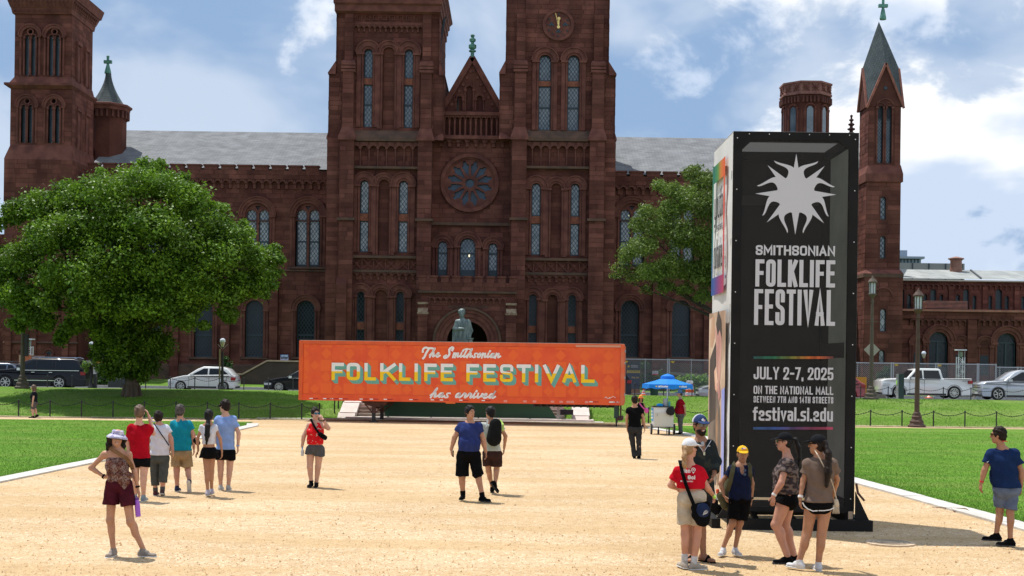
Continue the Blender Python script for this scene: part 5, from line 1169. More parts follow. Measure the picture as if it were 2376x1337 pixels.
b=MB(); tbox(b,1040*0+ (1040-695)*PU,(1062-695)*PU,-.05,.0,.0,.02); b.build('marker_light',mat('amber_marker',srgb(230,110,30),.4),T)
# ------------------------------------------------------------- green skirt panel behind the trailer
t=thing('screen_panel','dark green sloping-ended panel standing below the orange trailer','panel',(W(1090,975,59.2).x,59.2,0))
b=MB(); zt_=zb0+.2; d=59.2; xa=[W(885,940,d).x,W(893,970,d).x,W(1291,974,d).x,W(1262,938,d).x]
b.prism([(xa[1],.17),(xa[2],.17),(xa[3],zt_),(xa[0],zt_)],d,d+.08); b.build('panel_board',mat('green_board',(.013,.075,.045),.6,(.02,.11,.07),.5),t); b=MB()
for x in (900,1000,1110,1230): X=W(x,960,d).x; b=MB(); b.bar((X,d+.12,.1),(X,d+.12,zt_-.1),.06,.06); b.build('panel_post',BLK,t)
# ------------------------------------------------------------- stone steps
st=thing('stone_steps','weathered stone steps up the grassy bank, behind the trailer leg','steps',(W(1080,975,60).x,59.6,0))
SSt=mat('step_stone',(.33,.30,.26),.9,(.22,.20,.17),3,.2); PS=mat('pale_stone',(.62,.58,.54),.85,(.52,.48,.44),2,.15)
b=MB(); b.box(W(600,975,58.9).x,W(1400,975,58.9).x,58.35,59.35,-.02,.045); tag(b.build('stone_kerb',PS),kind='structure')
b=MB(); b.box(W(803,975,59).x,W(1378,975,59).x,58.8,59.8,-.01,.12); b.build('step',PS,st)
x0=W(815,965,60).x; x1=W(1310,965,60).x
for k in range(7):
    for j in range(5):
        b=MB(); a=x0+(x1-x0)*j/5; c=x0+(x1-x0)*(j+1)/5; b.box(a+.006,c-.006,59.7+.36*k,60.2+.36*k+.3,.1,.25+.13*k); b.build('step',PS if k==3 else SSt,st)
for nm,xs,sg in (('left',808,1),('right',1345,-1)):
    t=thing('cheek_wall','pale stone wall flanking the steps, '+('beside the rusty trailer leg' if sg>0 else 'near the rear end of the trailer'),'wall',(W(xs,970,60).x,59.4,0))
    X=W(xs,960,60).x; w=.75
    for (y0,y1,z0,z1,dx) in ((59.0,59.55,0,.3,0),(59.5,60.8,.3,.72,.05),(60.7,62.6,.72,1.12,.10)):
        b=MB(); b.add([(X-w/2+dx,y0,-.05),(X+w/2+dx,y0,-.05),(X+w/2+dx,y0,z0),(X-w/2+dx,y0,z0),(X-w/2+dx,y1,-.05),(X+w/2+dx,y1,-.05),(X+w/2+dx,y1,z1),(X-w/2+dx,y1,z1)],[(0,1,2,3),(1,5,6,2),(5,4,7,6),(4,0,3,7),(3,2,6,7)]); b.build('wall_stone',PS,t)
t=thing('folding_table','dark covered table half hidden under the rear of the trailer','table',(W(1310,970,59.3).x,59.3,.12))
b=MB(); a=W(1300,960,59.3); c=W(1330,960,59.3); b.box(a.x,c.x,59.2,59.6,.33,.55); b.build('table_cover',mat('navy_cloth',(.012,.017,.03),.8),t)
for x in (a.x+.05,c.x-.05): b=MB(); b.bar((x,59.3,.12),(x,59.3,.34),.04,.04); b.build('leg',STEEL,t)
b=MB(); b.box(W(1292,950,59.3).x,W(1298,950,59.3).x,59.2,59.26,.12,.85); b.build('pole',STEEL,t)
# ------------------------------------------------------------- banner kiosk
dK=21.35; K=thing('banner_kiosk','tall black and white banner tower with a sun emblem and festival dates','kiosk',(W(1840,1215,dK).x,dK+1,0))
kx0=(1694.8-1188)/F*dK; kx1=kx0+2.004; ky0=dK; ky1=dK+2.0; kz0=.16; kz1=6.346
KM=MB
def km(u,v,dep): return Vector((kx0+u,ky0-.012-dep,v))
kpx=lambda x,y: ( WX(x,y,dK)-kx0, WZ(x,y,dK) )
bl_=mat('kiosk_black',(.008,.008,.008),.7,(.013,.012,.012),3,.05,spec=.2)
for (x,y) in ((kx0,ky0),(kx1-.13,ky0),(kx0,ky1-.13),(kx1-.13,ky1-.13)):
    b=MB(); b.box(x,x+.13,y+.01,y+.14,.02,kz1-.02); b.build('corner_post',bl_,K)
for z in (kz1-.15,.32):
    b=MB(); b.box(kx0+.13,kx1-.13,ky0+.012,ky0+.13,z,z+.13); b.build('frame_beam',bl_,K)
    b=MB(); b.box(kx0+.13,kx1-.13,ky1-.13,ky1-.01,z,z+.13); b.build('frame_beam',bl_,K)
    for x in (kx0+.01,kx1-.12): b=MB(); b.box(x,x+.11,ky0+.15,ky1-.14,z,z+.13); b.build('frame_beam',bl_,K)
# printed fabric: black mesh, see-through
def mesh_fabric(name,col,op):
    m=mat(name,col,.8,tuple(c*1.3 for c in col),12,.04,stretch=(1,1,.2)); nt=m.node_tree;N=nt.nodes;L=nt.links; out=N['Material Output']; tr=N.new('ShaderNodeBsdfTransparent'); mx=N.new('ShaderNodeMixShader'); mx.inputs[0].default_value=op
    L.new(tr.outputs[0],mx.inputs[1]); L.new(N['Principled BSDF'].outputs[0],mx.inputs[2]); L.new(mx.outputs[0],out.inputs[0]); return m
def cloth_sheet(name,m,P00,U,V,nu,nv,nrm,amp,seed,parent):
    b=MB(); vs=[]
    for j in range(nv+1):
        for i in range(nu+1):
            s,t_=i/nu,j/nv; e=min(1,min(s,1-s,t_,1-t_)*8); p=P00+U*s+V*t_; vs.append(p+nrm*(amp*e*mnoise.noise(Vector((s*2.2,t_*7,seed)))+amp*.35*e*mnoise.noise(Vector((s*9,t_*22,seed)))))
    b.add(vs,[(j*(nu+1)+i,j*(nu+1)+i+1,(j+1)*(nu+1)+i+1,(j+1)*(nu+1)+i) for j in range(nv) for i in range(nu)]); return b.build(name,m,parent,smooth=True)
MF=mesh_fabric('black_mesh_banner',(.014,.013,.012),.66)
cloth_sheet('front_banner',MF,Vector((kx0+.02,ky0+.003,.30)),Vector((1.964,0,0)),Vector((0,0,kz1-.32)),10,30,Vector((0,-1,0)),.004,1,K)
b=MB()   # solid printed border of the banner
yb_=ky0-.006
b.box(kx0,kx1,yb_-.004,yb_,kz1-.13,kz1); b.box(kx0,kx0+.14,yb_-.004,yb_,.28,kz1-.13); b.box(kx1-.15,kx1,yb_-.004,yb_,.28,kz1-.13); b.box(kx0+.14,kx1-.15,yb_-.004,yb_,.28,.34)
for s,x in ((1,kx0+.14),(-1,kx1-.15)): b.add([(x,yb_-.004,kz1-.13),(x+s*.17,yb_-.004,kz1-.13),(x,yb_-.004,kz1-.29)],[(0,2,1) if s>0 else (0,1,2)])
b.build('banner_border',bl_,K)
WFm=mat('white_banner',(.84,.84,.83),.55,(.76,.76,.75),.8,.0)
nt_=WFm.node_tree; pb=nt_.nodes['Principled BSDF']; pb.inputs['Transmission Weight'].default_value=0
def translucent(m,f):
    nt=m.node_tree;N=nt.nodes;L=nt.links; out=N['Material Output']; tr=N.new('ShaderNodeBsdfTranslucent'); mx=N.new('ShaderNodeMixShader'); mx.inputs[0].default_value=f; p=N['Principled BSDF']
    if p.inputs['Base Color'].links: L.new(p.inputs['Base Color'].links[0].from_socket,tr.inputs[0])
    else: tr.inputs[0].default_value=p.inputs['Base Color'].default_value
    L.new(p.outputs[0],mx.inputs[1]); L.new(tr.outputs[0],mx.inputs[2]); L.new(mx.outputs[0],out.inputs[0]); return m
translucent(WFm,.18)
cloth_sheet('left_banner',WFm,Vector((kx0-.004,ky1,.34)),Vector((0,-(ky1-ky0),0)),Vector((0,0,kz1-.36)),10,34,Vector((-1,0,0)),.045,4,K)
GF=translucent(mat('grey_banner_back',(.42,.41,.39),.8,(.3,.3,.285),1.2),.45)
cloth_sheet('right_banner',GF,Vector((kx1+.004,ky0,.34)),Vector((0,(ky1-ky0),0)),Vector((0,0,kz1-.36)),10,34,Vector((1,0,0)),.03,7,K)
cloth_sheet('rear_banner',mat('rear_banner',(.018,.016,.015),.8,(.03,.028,.026),2),Vector((kx1,ky1+.004,.34)),Vector((-(2.0),0,0)),Vector((0,0,kz1-.36)),8,20,Vector((0,1,0)),.02,9,K)
cloth_sheet('top_banner',translucent(mat('grey_top',(.35,.35,.34),.8),.35),Vector((kx0,ky0,kz1+.004)),Vector((2.004,0,0)),Vector((0,2.0,0)),6,6,Vector((0,0,1)),.01,11,K)
b=MB(); b.box(kx1-.16,kx1-.14,ky0+.2,ky1-.2,2.75,3.0); b.box(kx0+.2,kx1-.2,ky1-.14,ky1-.12,kz1-.95,kz1-.78); b.build('inner_rail',mat('inner_rail',(.07,.07,.07),.6),K)
for x in (kx0+.06,kx1-.06):
    for i in range(8): z=.5+i*.82; q=MB(); q.lathe([(.009,0),(.009,.008)],(x,ky0-.022,z),8,axis='Y'); q.build('grommet',mat('chrome_grommet',(.75,.75,.75),.3),K)
for i in range(6): q=MB(); q.lathe([(.008,0),(.008,.008)],(kx0+.25+i*.32,ky0-.022,kz1-.04),8,axis='Y'); q.build('grommet',MATS['chrome_grommet'],K)
PW=mat('silver_print',(.58,.58,.61),.6)
# sun emblem
sc_=dK/F; u0,v0=kpx(1846,451); b=MB(); n=16; rc_=44*sc_; 
b.add([km(u0+rc_*1.0*math.cos(2*math.pi*i/48),v0+rc_*1.0*math.sin(2*math.pi*i/48),.0) for i in range(48)],[tuple(range(48))])
for k in range(8):
    a=R(90+45*k); d_=Vector((math.cos(a),math.sin(a))); e=Vector((-d_.y,d_.x)); c=Vector((u0,v0))
    P=[c+d_*rc_*.9-e*9*sc_,c+d_*94*sc_,c+d_*rc_*.9+e*9*sc_]; b.add([km(p.x,p.y,.0006) for p in P],[(0,1,2)])
    a+=R(22.5); d_=Vector((math.cos(a),math.sin(a))); e=Vector((-d_.y,d_.x)); sgn=1 if k%2 else 1
    prev=None; m=10
    for i in range(m+1):
        s=i/m; rr=rc_*.9+(91*sc_-rc_*.9)*s; off=(math.sin(s*math.pi*1.45)*13*sc_-s*5*sc_)*(1 if math.cos(a)>0 else -1); wd=9.5*sc_*(1-s)**.65
        p=c+d_*rr+e*(off-math.sin(.2)*0); cur=(p-e*wd,p+e*wd)
        if prev: b.add([km(*prev[0],.001),km(*cur[0],.001),km(*cur[1],.001),km(*prev[1],.001)],[(0,1,2,3)])
        prev=cur
fixn(b.build('sun_emblem',PW,K))
def kt(s,x0,x1,yt,yb,t,mm=PW,sp=None):
    ua,vb=kpx(x0,yb); ub,vt=kpx(x1,yt); h=(vt-vb)-(x1-x0)*ROLL*sc_*0; lettering(s,(yb-yt)*sc_,t*sc_,(x1-x0)*sc_,lambda a,c,d:km(ua+a,vb+(x1-x0)*0+c,.001+d),mm,K,sp=sp)
kt('SMITHSONIAN',1753,1937,569,592,4.6); kt('FOLKLIFE',1752,1937,602,665,9.2); kt('FESTIVAL',1749,1937,671,754,9.4)
kt('JULY 2-7, 2025',1748,1933,851,880,4.4); kt('ON THE NATIONAL MALL',1748,1933,895,914,3.0); kt('BETWEEN 7TH AND 14TH STREETS',1748,1933,919,934,2.3,sp=1.4*sc_); kt('festival.si.edu',1747,1932,944,976,5.0)
def bar(x0,x1,y0,y1,cols):
    n=24
    for i in range(n):
        b=MB(); a,c=kpx(x0+(x1-x0)*i/n,y1),kpx(x0+(x1-x0)*(i+1)/n,y0); b.add([km(a[0],a[1],.001),km(c[0],a[1],.001),km(c[0],c[1],.001),km(a[0],c[1],.001)],[(0,1,2,3)])
        f=i/(n-1)*(len(cols)-1); j=min(int(f),len(cols)-2); f-=j; col=tuple(cols[j][q]*(1-f)+cols[j+1][q]*f for q in range(3)); k=random.uniform(.6,1.2); b.build('colour_stripe',mat('stripe_%d_%d'%(y0,i),tuple(c*k for c in col),.6),K)
bar(1748,1933,827,833,[srgb(30,80,75),srgb(20,105,70),srgb(120,120,40),srgb(190,90,30),srgb(120,60,50)]); bar(1747,1932,991,997,[srgb(50,90,140),srgb(45,80,150),srgb(80,60,110),srgb(130,50,80),srgb(170,60,90)])
# left banner: framed title and the lower photo print, lying on the white fabric
kl=lambda s,v,dep: Vector((kx0-.052-dep,ky1-s*(ky1-ky0),v))
def poly(P,dep,m,nm='print'):
    b=MB(); b.add([kl(s,v,dep) for s,v in P],[tuple(range(len(P)))]); return b.build(nm,m,K)
fr=[((.16,6.02),(.72,6.02),(.72,5.72),(.16,5.72)),((.16,4.1),(.72,4.1),(.72,3.8),(.16,3.8)),((.10,6.02),(.17,6.02),(.17,3.8),(.10,3.8)),((.71,6.02),(.78,6.02),(.78,3.8),(.71,3.8))]
cs_=[[(30,110,90),(60,130,60),(190,120,30),(210,90,30)],[(40,80,150),(90,60,130),(130,50,110),(160,50,90)],[(40,80,150),(30,120,130),(30,120,90),(30,110,90)],[(160,50,90),(190,40,50),(215,60,40),(210,90,30)]]
for fi,(Q,CC) in enumerate(zip(fr,cs_)):
    for i in range(8):
        t0,t1=i/8,(i+1)/8; f=i/7*3; j=min(int(f),2); f-=j; col=srgb(*[CC[j][q]*(1-f)+CC[j+1][q]*f for q in range(3)])
        (sa,va),(sb,_),(_,vb),_=Q
        if fi<2: P=[(sa+(sb-sa)*t0,va),(sa+(sb-sa)*t1,va),(sa+(sb-sa)*t1,vb),(sa+(sb-sa)*t0,vb)]
        else: P=[(sa,vb+(va-vb)*t0),(sb,vb+(va-vb)*t0),(sb,vb+(va-vb)*t1),(sa,vb+(va-vb)*t1)]
        poly(P,.0015*fi,mat('frame_%d_%d'%(fi,i),col,.6),'printed_frame')
INK=mat('black_ink',(.02,.02,.022),.7)
def lt(s,s0,s1,v0,h,t): lettering(s,h,t,(s1-s0)*2.0,lambda a,c,d:kl(s0+a/2.0,v0+c,.004+d),INK,K)
lt('youth',.22,.68,5.08,.5,.055); lt('AND THE FUTURE OF',.24,.68,4.86,.10,.016); lt('culture',.22,.68,4.24,.5,.055)
sk=mat('photo_skin',srgb(205,150,125),.6,srgb(235,200,175),1.5); sk2=mat('photo_pink',srgb(176,124,120),.6,srgb(205,160,145),2); dk=mat('photo_dark',srgb(70,60,56),.6,srgb(40,36,36),1.5); tanp=mat('photo_tan',srgb(176,140,110),.6,srgb(110,86,70),1.1,lo=.4,hi=.6); blu=mat('photo_blue',srgb(140,150,215),.6,srgb(170,180,230),2)
poly([(0.0,3.5),(.9,3.5),(.9,.45),(0.0,.45)],.0,mat('photo_ground',srgb(214,190,165),.6,srgb(160,130,108),.9,lo=.4,hi=.62),'photo_print')
poly([(.35,3.2),(.5,3.45),(.66,3.3),(.72,2.9),(.68,2.5),(.6,2.2),(.5,2.1),(.46,2.6),(.42,2.9)],.003,sk2,'photo_print'); poly([(.4,3.3),(.52,3.52),(.68,3.35),(.72,3.05),(.6,3.2),(.5,3.1)],.005,dk,'photo_print')
poly([(.08,2.7),(.4,3.0),(.45,2.3),(.42,1.7),(.1,1.6)],.004,dk,'photo_print'); poly([(.05,2.2),(.5,2.2),(.66,1.9),(.7,1.2),(.5,.6),(.05,.6)],.0035,mat('photo_grey',srgb(120,108,98),.6,srgb(80,72,66),1.3,lo=.4,hi=.6),'photo_print')
poly([(.34,2.5),(.46,2.6),(.55,2.3),(.5,2.15),(.4,2.2)],.006,sk,'photo_print'); poly([(.5,2.3),(.62,2.35),(.7,2.1),(.6,2.0)],.0065,sk2,'photo_print')
poly([(.45,1.7),(.56,1.9),(.6,1.2),(.7,.9),(.6,.6),(.5,.9)],.0062,tanp,'photo_print'); poly([(.74,2.2),(.9,2.25),(.9,.5),(.78,.5)],.0045,blu,'photo_print'); poly([(.02,3.4),(.3,3.45),(.34,3.1),(.2,2.9),(.03,2.95)],.0025,mat('photo_warm',srgb(190,150,120),.6,srgb(225,205,185),1.5),'photo_print')
# sled base
b=MB(); b.box(kx0-.03,kx1+.26,ky0-.18,ky0-.03,.0,.17); b.build('base_beam',bl_,K)
b=MB(); b.box(kx0-.28,kx1+.24,ky1+.02,ky1+.17,.0,.16); b.build('base_beam',bl_,K)
for x in (kx0-.27,kx1+.10): b=MB(); b.box(x,x+.14,ky0-.025,ky1+.015,.0,.155); b.build('base_beam',bl_,K)
for x in (kx0+.45,kx0+1.05,kx0+1.6): b=MB(); b.bar((x,ky0,.14),(x+.25,ky1,.14),.08,.05); b.build('base_rib',bl_,K)
b=MB(); b.prism([(kx1,.17),(kx1+.22,.17),(kx1,.62)],ky0-.10,ky0-.06); fixn(b.build('gusset',bl_,K)); b=MB(); b.prism([(kx0-.2,.17),(kx0,.17),(kx0,.5)],ky0-.1,ky0-.06); fixn(b.build('gusset',bl_,K))
b=MB(); b.box(kx1-.10,kx1-.03,ky0-.06,ky0-.03,.18,.3); b.build('wood_block',mat('wood_block',(.45,.33,.22),.8),K)
b=MB(); b.tube([(kx1+.02,ky0-.05,.75),(kx1+.04,ky0-.08,.6),(kx1+.14,ky0-.1,.48)],.02); b.build('rust_strap',RUST,K)
b=MB(); a=W(1777,1240,20.9); b.lathe([(.085,0),(.1,.28),(.1,.3)],(a.x+.2,20.75,0),14); o=b.build('bucket',mat('white_plastic',(.62,.64,.68),.4)); tag(o,'white plastic bucket standing at the foot of the black banner tower','bucket')
# ------------------------------------------------------------- parked vehicles
TYRE=mat('tyre',(.018,.018,.018),.85); ALLOY=mat('alloy',(.55,.55,.54),.3,metal=.7); CARGL=mat('car_glass',(.010,.013,.016),.12,spec=.4); CHROME=mat('chrome',(.7,.7,.72),.12,metal=1.); REDL=mat('tail_lamp',(.35,.01,.015),.2); HEADL=mat('head_lamp',(.65,.68,.7),.1); BLKP=mat('black_plastic',(.02,.02,.022),.6)
def paint(name,c,**k): return mat(name,c,.3,coat=.15 if max(c)<.05 else 1.,spec=.3,**k)
def car(label,nose,d,z,Ln,H,Wd,body,green,wheels,pm,wr=.34,cat='car',bed=None,rack=False,name='parked_car',spokes=7,cut=None,loc_y=None,facing=-1):
    """profile points run from the nose (x=0) backwards, metres; facing left"""
    t=thing(name,label,cat,(nose,d,z)); ORG[t.name]=Vector((0,0,0)); hw=Wd/2
    # lower body: side outline with wheel arches, given thickness with rounded edges
    bx=[p for p in body]; low=.24; arches=[]
    under=[]
    for wx in sorted(wheels,reverse=True):
        R_=wr+.07; 
        under.append((wx+R_,low)); 
        for i in range(1,10): a=math.pi*i/10; under.append((wx+R_*math.cos(a),max(low,wr+R_*math.sin(a)-.02)))
        under.append((wx-R_,low))
    outl=[(x,h) for x,h in bx]+[(Ln-.06,low+.02)]+under+[(.08,low+.02)]
    me=slab(outl,[],-hw,Wd,.05); 
    # taper towards the ends and towards the top
    for v in me.vertices:
        x=v.co.x; e=min(x,Ln-x); k=1-.16*max(0,1-e/.55)**2; k*=1-.05*max(0,(v.co.z-.75))/.4; v.co.y*=k
    o=link('body',me,pm,t); smooth_angle(o,35)
    o.data.transform(Matrix())  
    zb=min(h for _,h in green)
    zt=max(h for _,h in green)
    def half(z): return (hw-.05)-(z-zb)*.34
    # cabin
    n=len(green); b=MB(); vs=[(x,-half(h),h) for x,h in green]+[(x,half(h),h) for x,h in green]
    b.add(vs,[tuple(range(n)),tuple(range(2*n-1,n-1,-1))]+[((i+1)%n,i,n+i,n+(i+1)%n) for i in range(n)]); o=fixn(b.build('cabin',pm,t)); 
    m_=o.modifiers.new('b','BEVEL'); m_.width=.06; m_.segments=3; o.data.shade_smooth()
    # glazing: the outline drawn in a little, divided by pillars
    xs=[p[0] for p in green]; xl,xr=min(xs),max(xs); fr_,rr=green[0],green[-1]
    top=[p for p in green if p[1]>zt-.12]; txl=min(p[0] for p in top); txr=max(p[0] for p in top)
    def xa(z): return xl+(txl-xl)*((z-zb)/(zt-.05-zb))
    def xbk(z): return xr+(txr-xr)*((z-zb)/(zt-.05-zb))
    z0,z1=zb+.05,zt-.12; cuts=cut or [.42,.78]
    edges=[0]+cuts+[1]
    for s in (-1,1):
        for i in range(len(edges)-1):
            a,c=edges[i],edges[i+1]; g=.045
            def X(f,z): 
                L0=xa(z)+.16; R0=xbk(z)-.14; mid=xa(z0)+.16+(xbk(z0)-.14-xa(z0)-.16)*f
                return L0 if f==0 else (R0 if f==1 else min(max(mid,L0),R0))
            P=[(X(a,z0)+(g if a else 0),z0),(X(c,z0)-(g if c<1 else 0),z0),(X(c,z1)-(g if c<1 else 0),z1),(X(a,z1)+(g if a else 0),z1)]
            b=MB(); b.add([(x,s*(half(z)+.012),z) for x,z in P],[(0,1,2,3)] if s<0 else [(3,2,1,0)]); b.build('side_window',CARGL,t)
    b=MB(); q=lambda x,z,s,dx:(x+dx,s*(half(z)-.10),z)
    b.add([q(xa(z0)+.02,z0+.02,-1,-.03),q(xa(z0)+.02,z0+.02,1,-.03),q(xa(z1),z1,1,-.03),q(xa(z1),z1,-1,-.03)],[(0,1,2,3)]); fixn(b.build('windscreen',CARGL,t))
    b=MB(); b.add([q(xbk(z0)-.02,z0+.02,-1,.03),q(xbk(z0)-.02,z0+.02,1,.03),q(xbk(z1),z1,1,.03),q(xbk(z1),z1,-1,.03)],[(0,1,2,3)]); fixn(b.build('rear_window',CARGL,t))
    b=MB(); b.box(xa(z0)+.2,xbk(z0)-.2,-hw-.003+.02,-hw+.05,zb-.015,zb+.02); b.build('window_trim',CHROME if pm.name in('black_paint','grey_paint') else BLKP,t)
    # wheels
    for wx in wheels:
        for s in (-1,1):
            y=s*(hw-.13); w=MB(); w.lathe([(wr*.66,-.11),(wr*.96,-.11),(wr,-.07),(wr,.07),(wr*.96,.11),(wr*.66,.11)],(wx,y,wr),24,axis='Y'); wo=w.build('wheel',TYRE,t); ORG[wo.name]=Vector()
            r=MB(); r.lathe([(wr*.67,-.02),(wr*.67,.04)],(wx,y+s*.04,wr),20,axis='Y',mi=1); r.lathe([(wr*.2,-.02),(wr*.16,.02)],(wx,y+s*.10,wr),10,axis='Y')
            for k in range(spokes):
                a=2*math.pi*k/spokes+.3; p=Vector((math.cos(a),0,math.sin(a))); c=Vector((wx,y+s*.098,wr)); r.bar(c+p*wr*.1,c+p*wr*.66,.05,.035,up=(0,1,0))
            for k in range(16):
                a=2*math.pi*k/16; a2=2*math.pi*(k+1)/16; c=Vector((wx,y+s*.10,wr)); r.bar(c+Vector((math.cos(a),0,math.sin(a)))*wr*.67,c+Vector((math.cos(a2),0,math.sin(a2)))*wr*.67,.035,.035)
            link('rim',r.mesh('rim'),[ALLOY,BLKP],wo)
    hb=[h for x,h in body]
    # lamps, handles, mirrors, bumper trims, sill
    for s in (-1,1):
        b=MB(); zf=body[1][1]*.86; b.box(.03,.46,s*hw*.86-.10,s*hw*.86+.085,zf-.08,zf+.05); b.build('headlight',HEADL,t)
        zr=body[-2][1]*.9; b=MB(); b.box(Ln-.26,Ln-.0,s*hw*.84-.1,s*hw*.84+.10,zr-.14,zr+.05); b.build('tail_light',REDL,t)
        b=MB(); b.box(xl+.32,xl+.5,s*(hw+.03)-.09,s*(hw+.03)+.09,zb+.0,zb+.14); b.build('mirror',pm if pm.name!='black_paint' else CHROME,t)
    for f in cuts[:2]:
        x=xl+.1+(xr-xl)*f-.12; b=MB(); b.box(x-.1,x+.1,-hw-.012,-hw+.01,zb-.13,zb-.095); b.build('door_handle',CHROME if pm.name in('black_paint',) else pm,t)
    doors=[xl+.22]+[xl+.1+(xr-xl)*f for f in cuts[:2]]
    for x in doors: b=MB(); b.box(x-.008,x+.008,-hw-.004,-hw+.01,.32,zb-.02); b.build('door_gap',BLKP,t)
    b=MB(); b.box(wheels[0]+wr+.1,wheels[1]-wr-.1,-hw-.006,hw+.006,low-.02,low+.08); b.build('sill',BLKP,t)
    b=MB(); b.box(-.01,.1,-hw*.55,hw*.55,.46,.62); b.build('grille',BLKP,t); b=MB(); b.box(-.025,-.005,-.26,.26,.36,.47); b.build('number_plate',HEADL,t)
    b=MB(); b.box(.0,.12,-hw*.8,hw*.8,low-.02,low+.1); b.box(Ln-.12,Ln+.0,-hw*.8,hw*.8,low-.02,low+.12); b.build('bumper_trim',BLKP,t)
    b=MB(); b.box(wheels[0]-.3,wheels[1]+.3,-hw+.2,hw-.2,.2,.3); b.build('underbody',BLKP,t)
    return t,dict(hw=hw,zb=zb,zt=zt,xl=xl,xr=xr)
dC=80.6; zC=.63
def nx(x): return WX(x,890,dC)
white=paint('white_paint',(.78,.78,.76)); blackp=paint('black_paint',(.010,.010,.013)); silver=mat('silver_paint',(.48,.50,.53),.28,metal=.4,coat=1.); greyp=mat('grey_paint',(.10,.125,.17),.28,metal=.3,coat=1.); redp=paint('red_paint',(.30,.01,.02))
# white hatchback
car('white hatchback parked behind the big leafy tree, facing left',nx(397),dC,zC,4.03,1.5,1.72,[(.02,.5),(.04,.64),(.25,.74),(.95,.90),(1.3,.93),(3.6,.98),(3.95,.92),(4.02,.62)],[(1.05,.90),(1.75,1.36),(2.1,1.50),(3.2,1.49),(3.55,1.38),(3.93,.95)],[.78,3.33],white,wr=.31,spokes=8,cut=[.46,.82])
# long black SUV
t,i=car('long black sport utility wagon with chrome trim and tall square rear',nx(-10),dC,zC,5.66,1.88,2.0,[(.02,.6),(.03,.98),(.3,1.08),(1.25,1.16),(1.4,1.17),(5.3,1.2),(5.6,1.14),(5.64,.7)],[(1.35,1.14),(2.1,1.72),(2.5,1.84),(4.9,1.84),(5.22,1.76),(5.56,1.18)],[.95,4.15],blackp,wr=.41,spokes=7,cut=[.3,.55,.60],rack=True,name='parked_suv')
for s in (-1,1): b=MB(); b.tube([(2.4,s*.62,1.86),(2.6,s*.62,1.92),(4.9,s*.62,1.91),(5.1,s*.62,1.85)],.025); b.build('roof_rail',CHROME,t)
b=MB(); b.box(1.5,3.9,-1.012,-.99,.52,.56); b.build('chrome_strip',CHROME,t)
# grey wagon further left
t,i=car('blue grey wagon with roof bars, its rear just behind the black wagon',nx(-118),dC+.4,zC,4.5,1.6,1.8,[(.02,.5),(.04,.7),(.3,.84),(1.1,.95),(1.3,.97),(4.1,1.05),(4.42,1.0),(4.48,.6)],[(1.2,.96),(1.9,1.46),(2.2,1.55),(3.7,1.54),(4.0,1.44),(4.4,1.02)],[.85,3.6],greyp,wr=.34)
for s in (-1,1): b=MB(); b.tube([(1.9,s*.55,1.56),(2.1,s*.55,1.64),(3.7,s*.55,1.64),(3.9,s*.55,1.57)],.025); b.build('roof_rail',BLKP,t)
# black saloon half behind the trailer
car('black saloon whose front shows beside the left end of the trailer',nx(619),dC-.2,zC,4.75,1.45,1.82,[(.03,.45),(.05,.62),(.3,.72),(1.1,.87),(1.4,.90),(3.9,.98),(4.65,.93),(4.73,.6)],[(1.2,.87),(2.0,1.32),(2.4,1.42),(3.2,1.42),(3.7,1.3),(4.35,.96)],[.92,3.75],blackp,wr=.34,spokes=10)
car('black sport utility car whose rear shows beside the right end of the trailer',nx(1463)-4.7,dC+.2,zC,4.7,1.72,1.9,[(.02,.55),(.04,.8),(.3,.95),(1.1,1.05),(1.3,1.07),(4.3,1.12),(4.62,1.08),(4.68,.65)],[(1.2,1.05),(1.85,1.58),(2.2,1.68),(4.0,1.66),(4.25,1.58),(4.6,1.12)],[.88,3.75],paint('dark_blue_paint',(.012,.016,.03)),wr=.37,name='parked_suv')
car('silver saloon whose nose shows left of the banner tower',nx(1619),dC+.2,zC-.1,4.6,1.42,1.8,[(.03,.4),(.05,.6),(.3,.74),(1.0,.9),(1.3,.93),(3.8,.98),(4.5,.93),(4.58,.6)],[(1.1,.9),(1.9,1.3),(2.3,1.4),(3.1,1.4),(3.6,1.28),(4.2,.96)],[.9,3.6],silver,wr=.33)
car('dark red car whose tail shows right of the banner tower',nx(2002)-4.5,dC+.2,zC,4.5,1.5,1.8,[(.02,.5),(.04,.7),(.3,.84),(1.1,.93),(1.3,.95),(4.1,1.02),(4.42,.98),(4.48,.6)],[(1.2,.93),(1.9,1.36),(2.2,1.46),(3.6,1.45),(3.9,1.38),(4.35,1.0)],[.85,3.6],redp,wr=.33)
# white pickup
t,i=car('white crew cab pickup truck parked by the wire fence',nx(2038),dC,zC+.16,5.39,1.8,1.89,[(.02,.55),(.03,1.0),(.2,1.1),(1.3,1.16),(1.5,1.17),(3.55,1.17),(3.6,1.17),(5.32,1.18),(5.37,.6)],[(1.4,1.14),(1.98,1.74),(2.2,1.81),(3.35,1.81),(3.52,1.76),(3.64,1.17)],[.98,4.28],white,wr=.385,spokes=11,cat='pickup truck',name='pickup_truck',cut=[.44])
b=MB(); b.box(3.66,5.3,-.9,-.8,1.18,1.21); b.box(3.66,5.3,.8,.9,1.18,1.21); b.build('bed_rail',BLKP,t)
for wx in (.98,4.28): b=MB(); ring(b,wx,.385,.455,.475,-.95,-.93,.05,math.pi-.05,12); b.build('wheel_arch',BLKP,t)
lettering('TRD OFF ROAD',.05,.012,.42,lambda a,c,d:Vector((4.75+a,-.948-d,1.05+c)),BLKP,t)
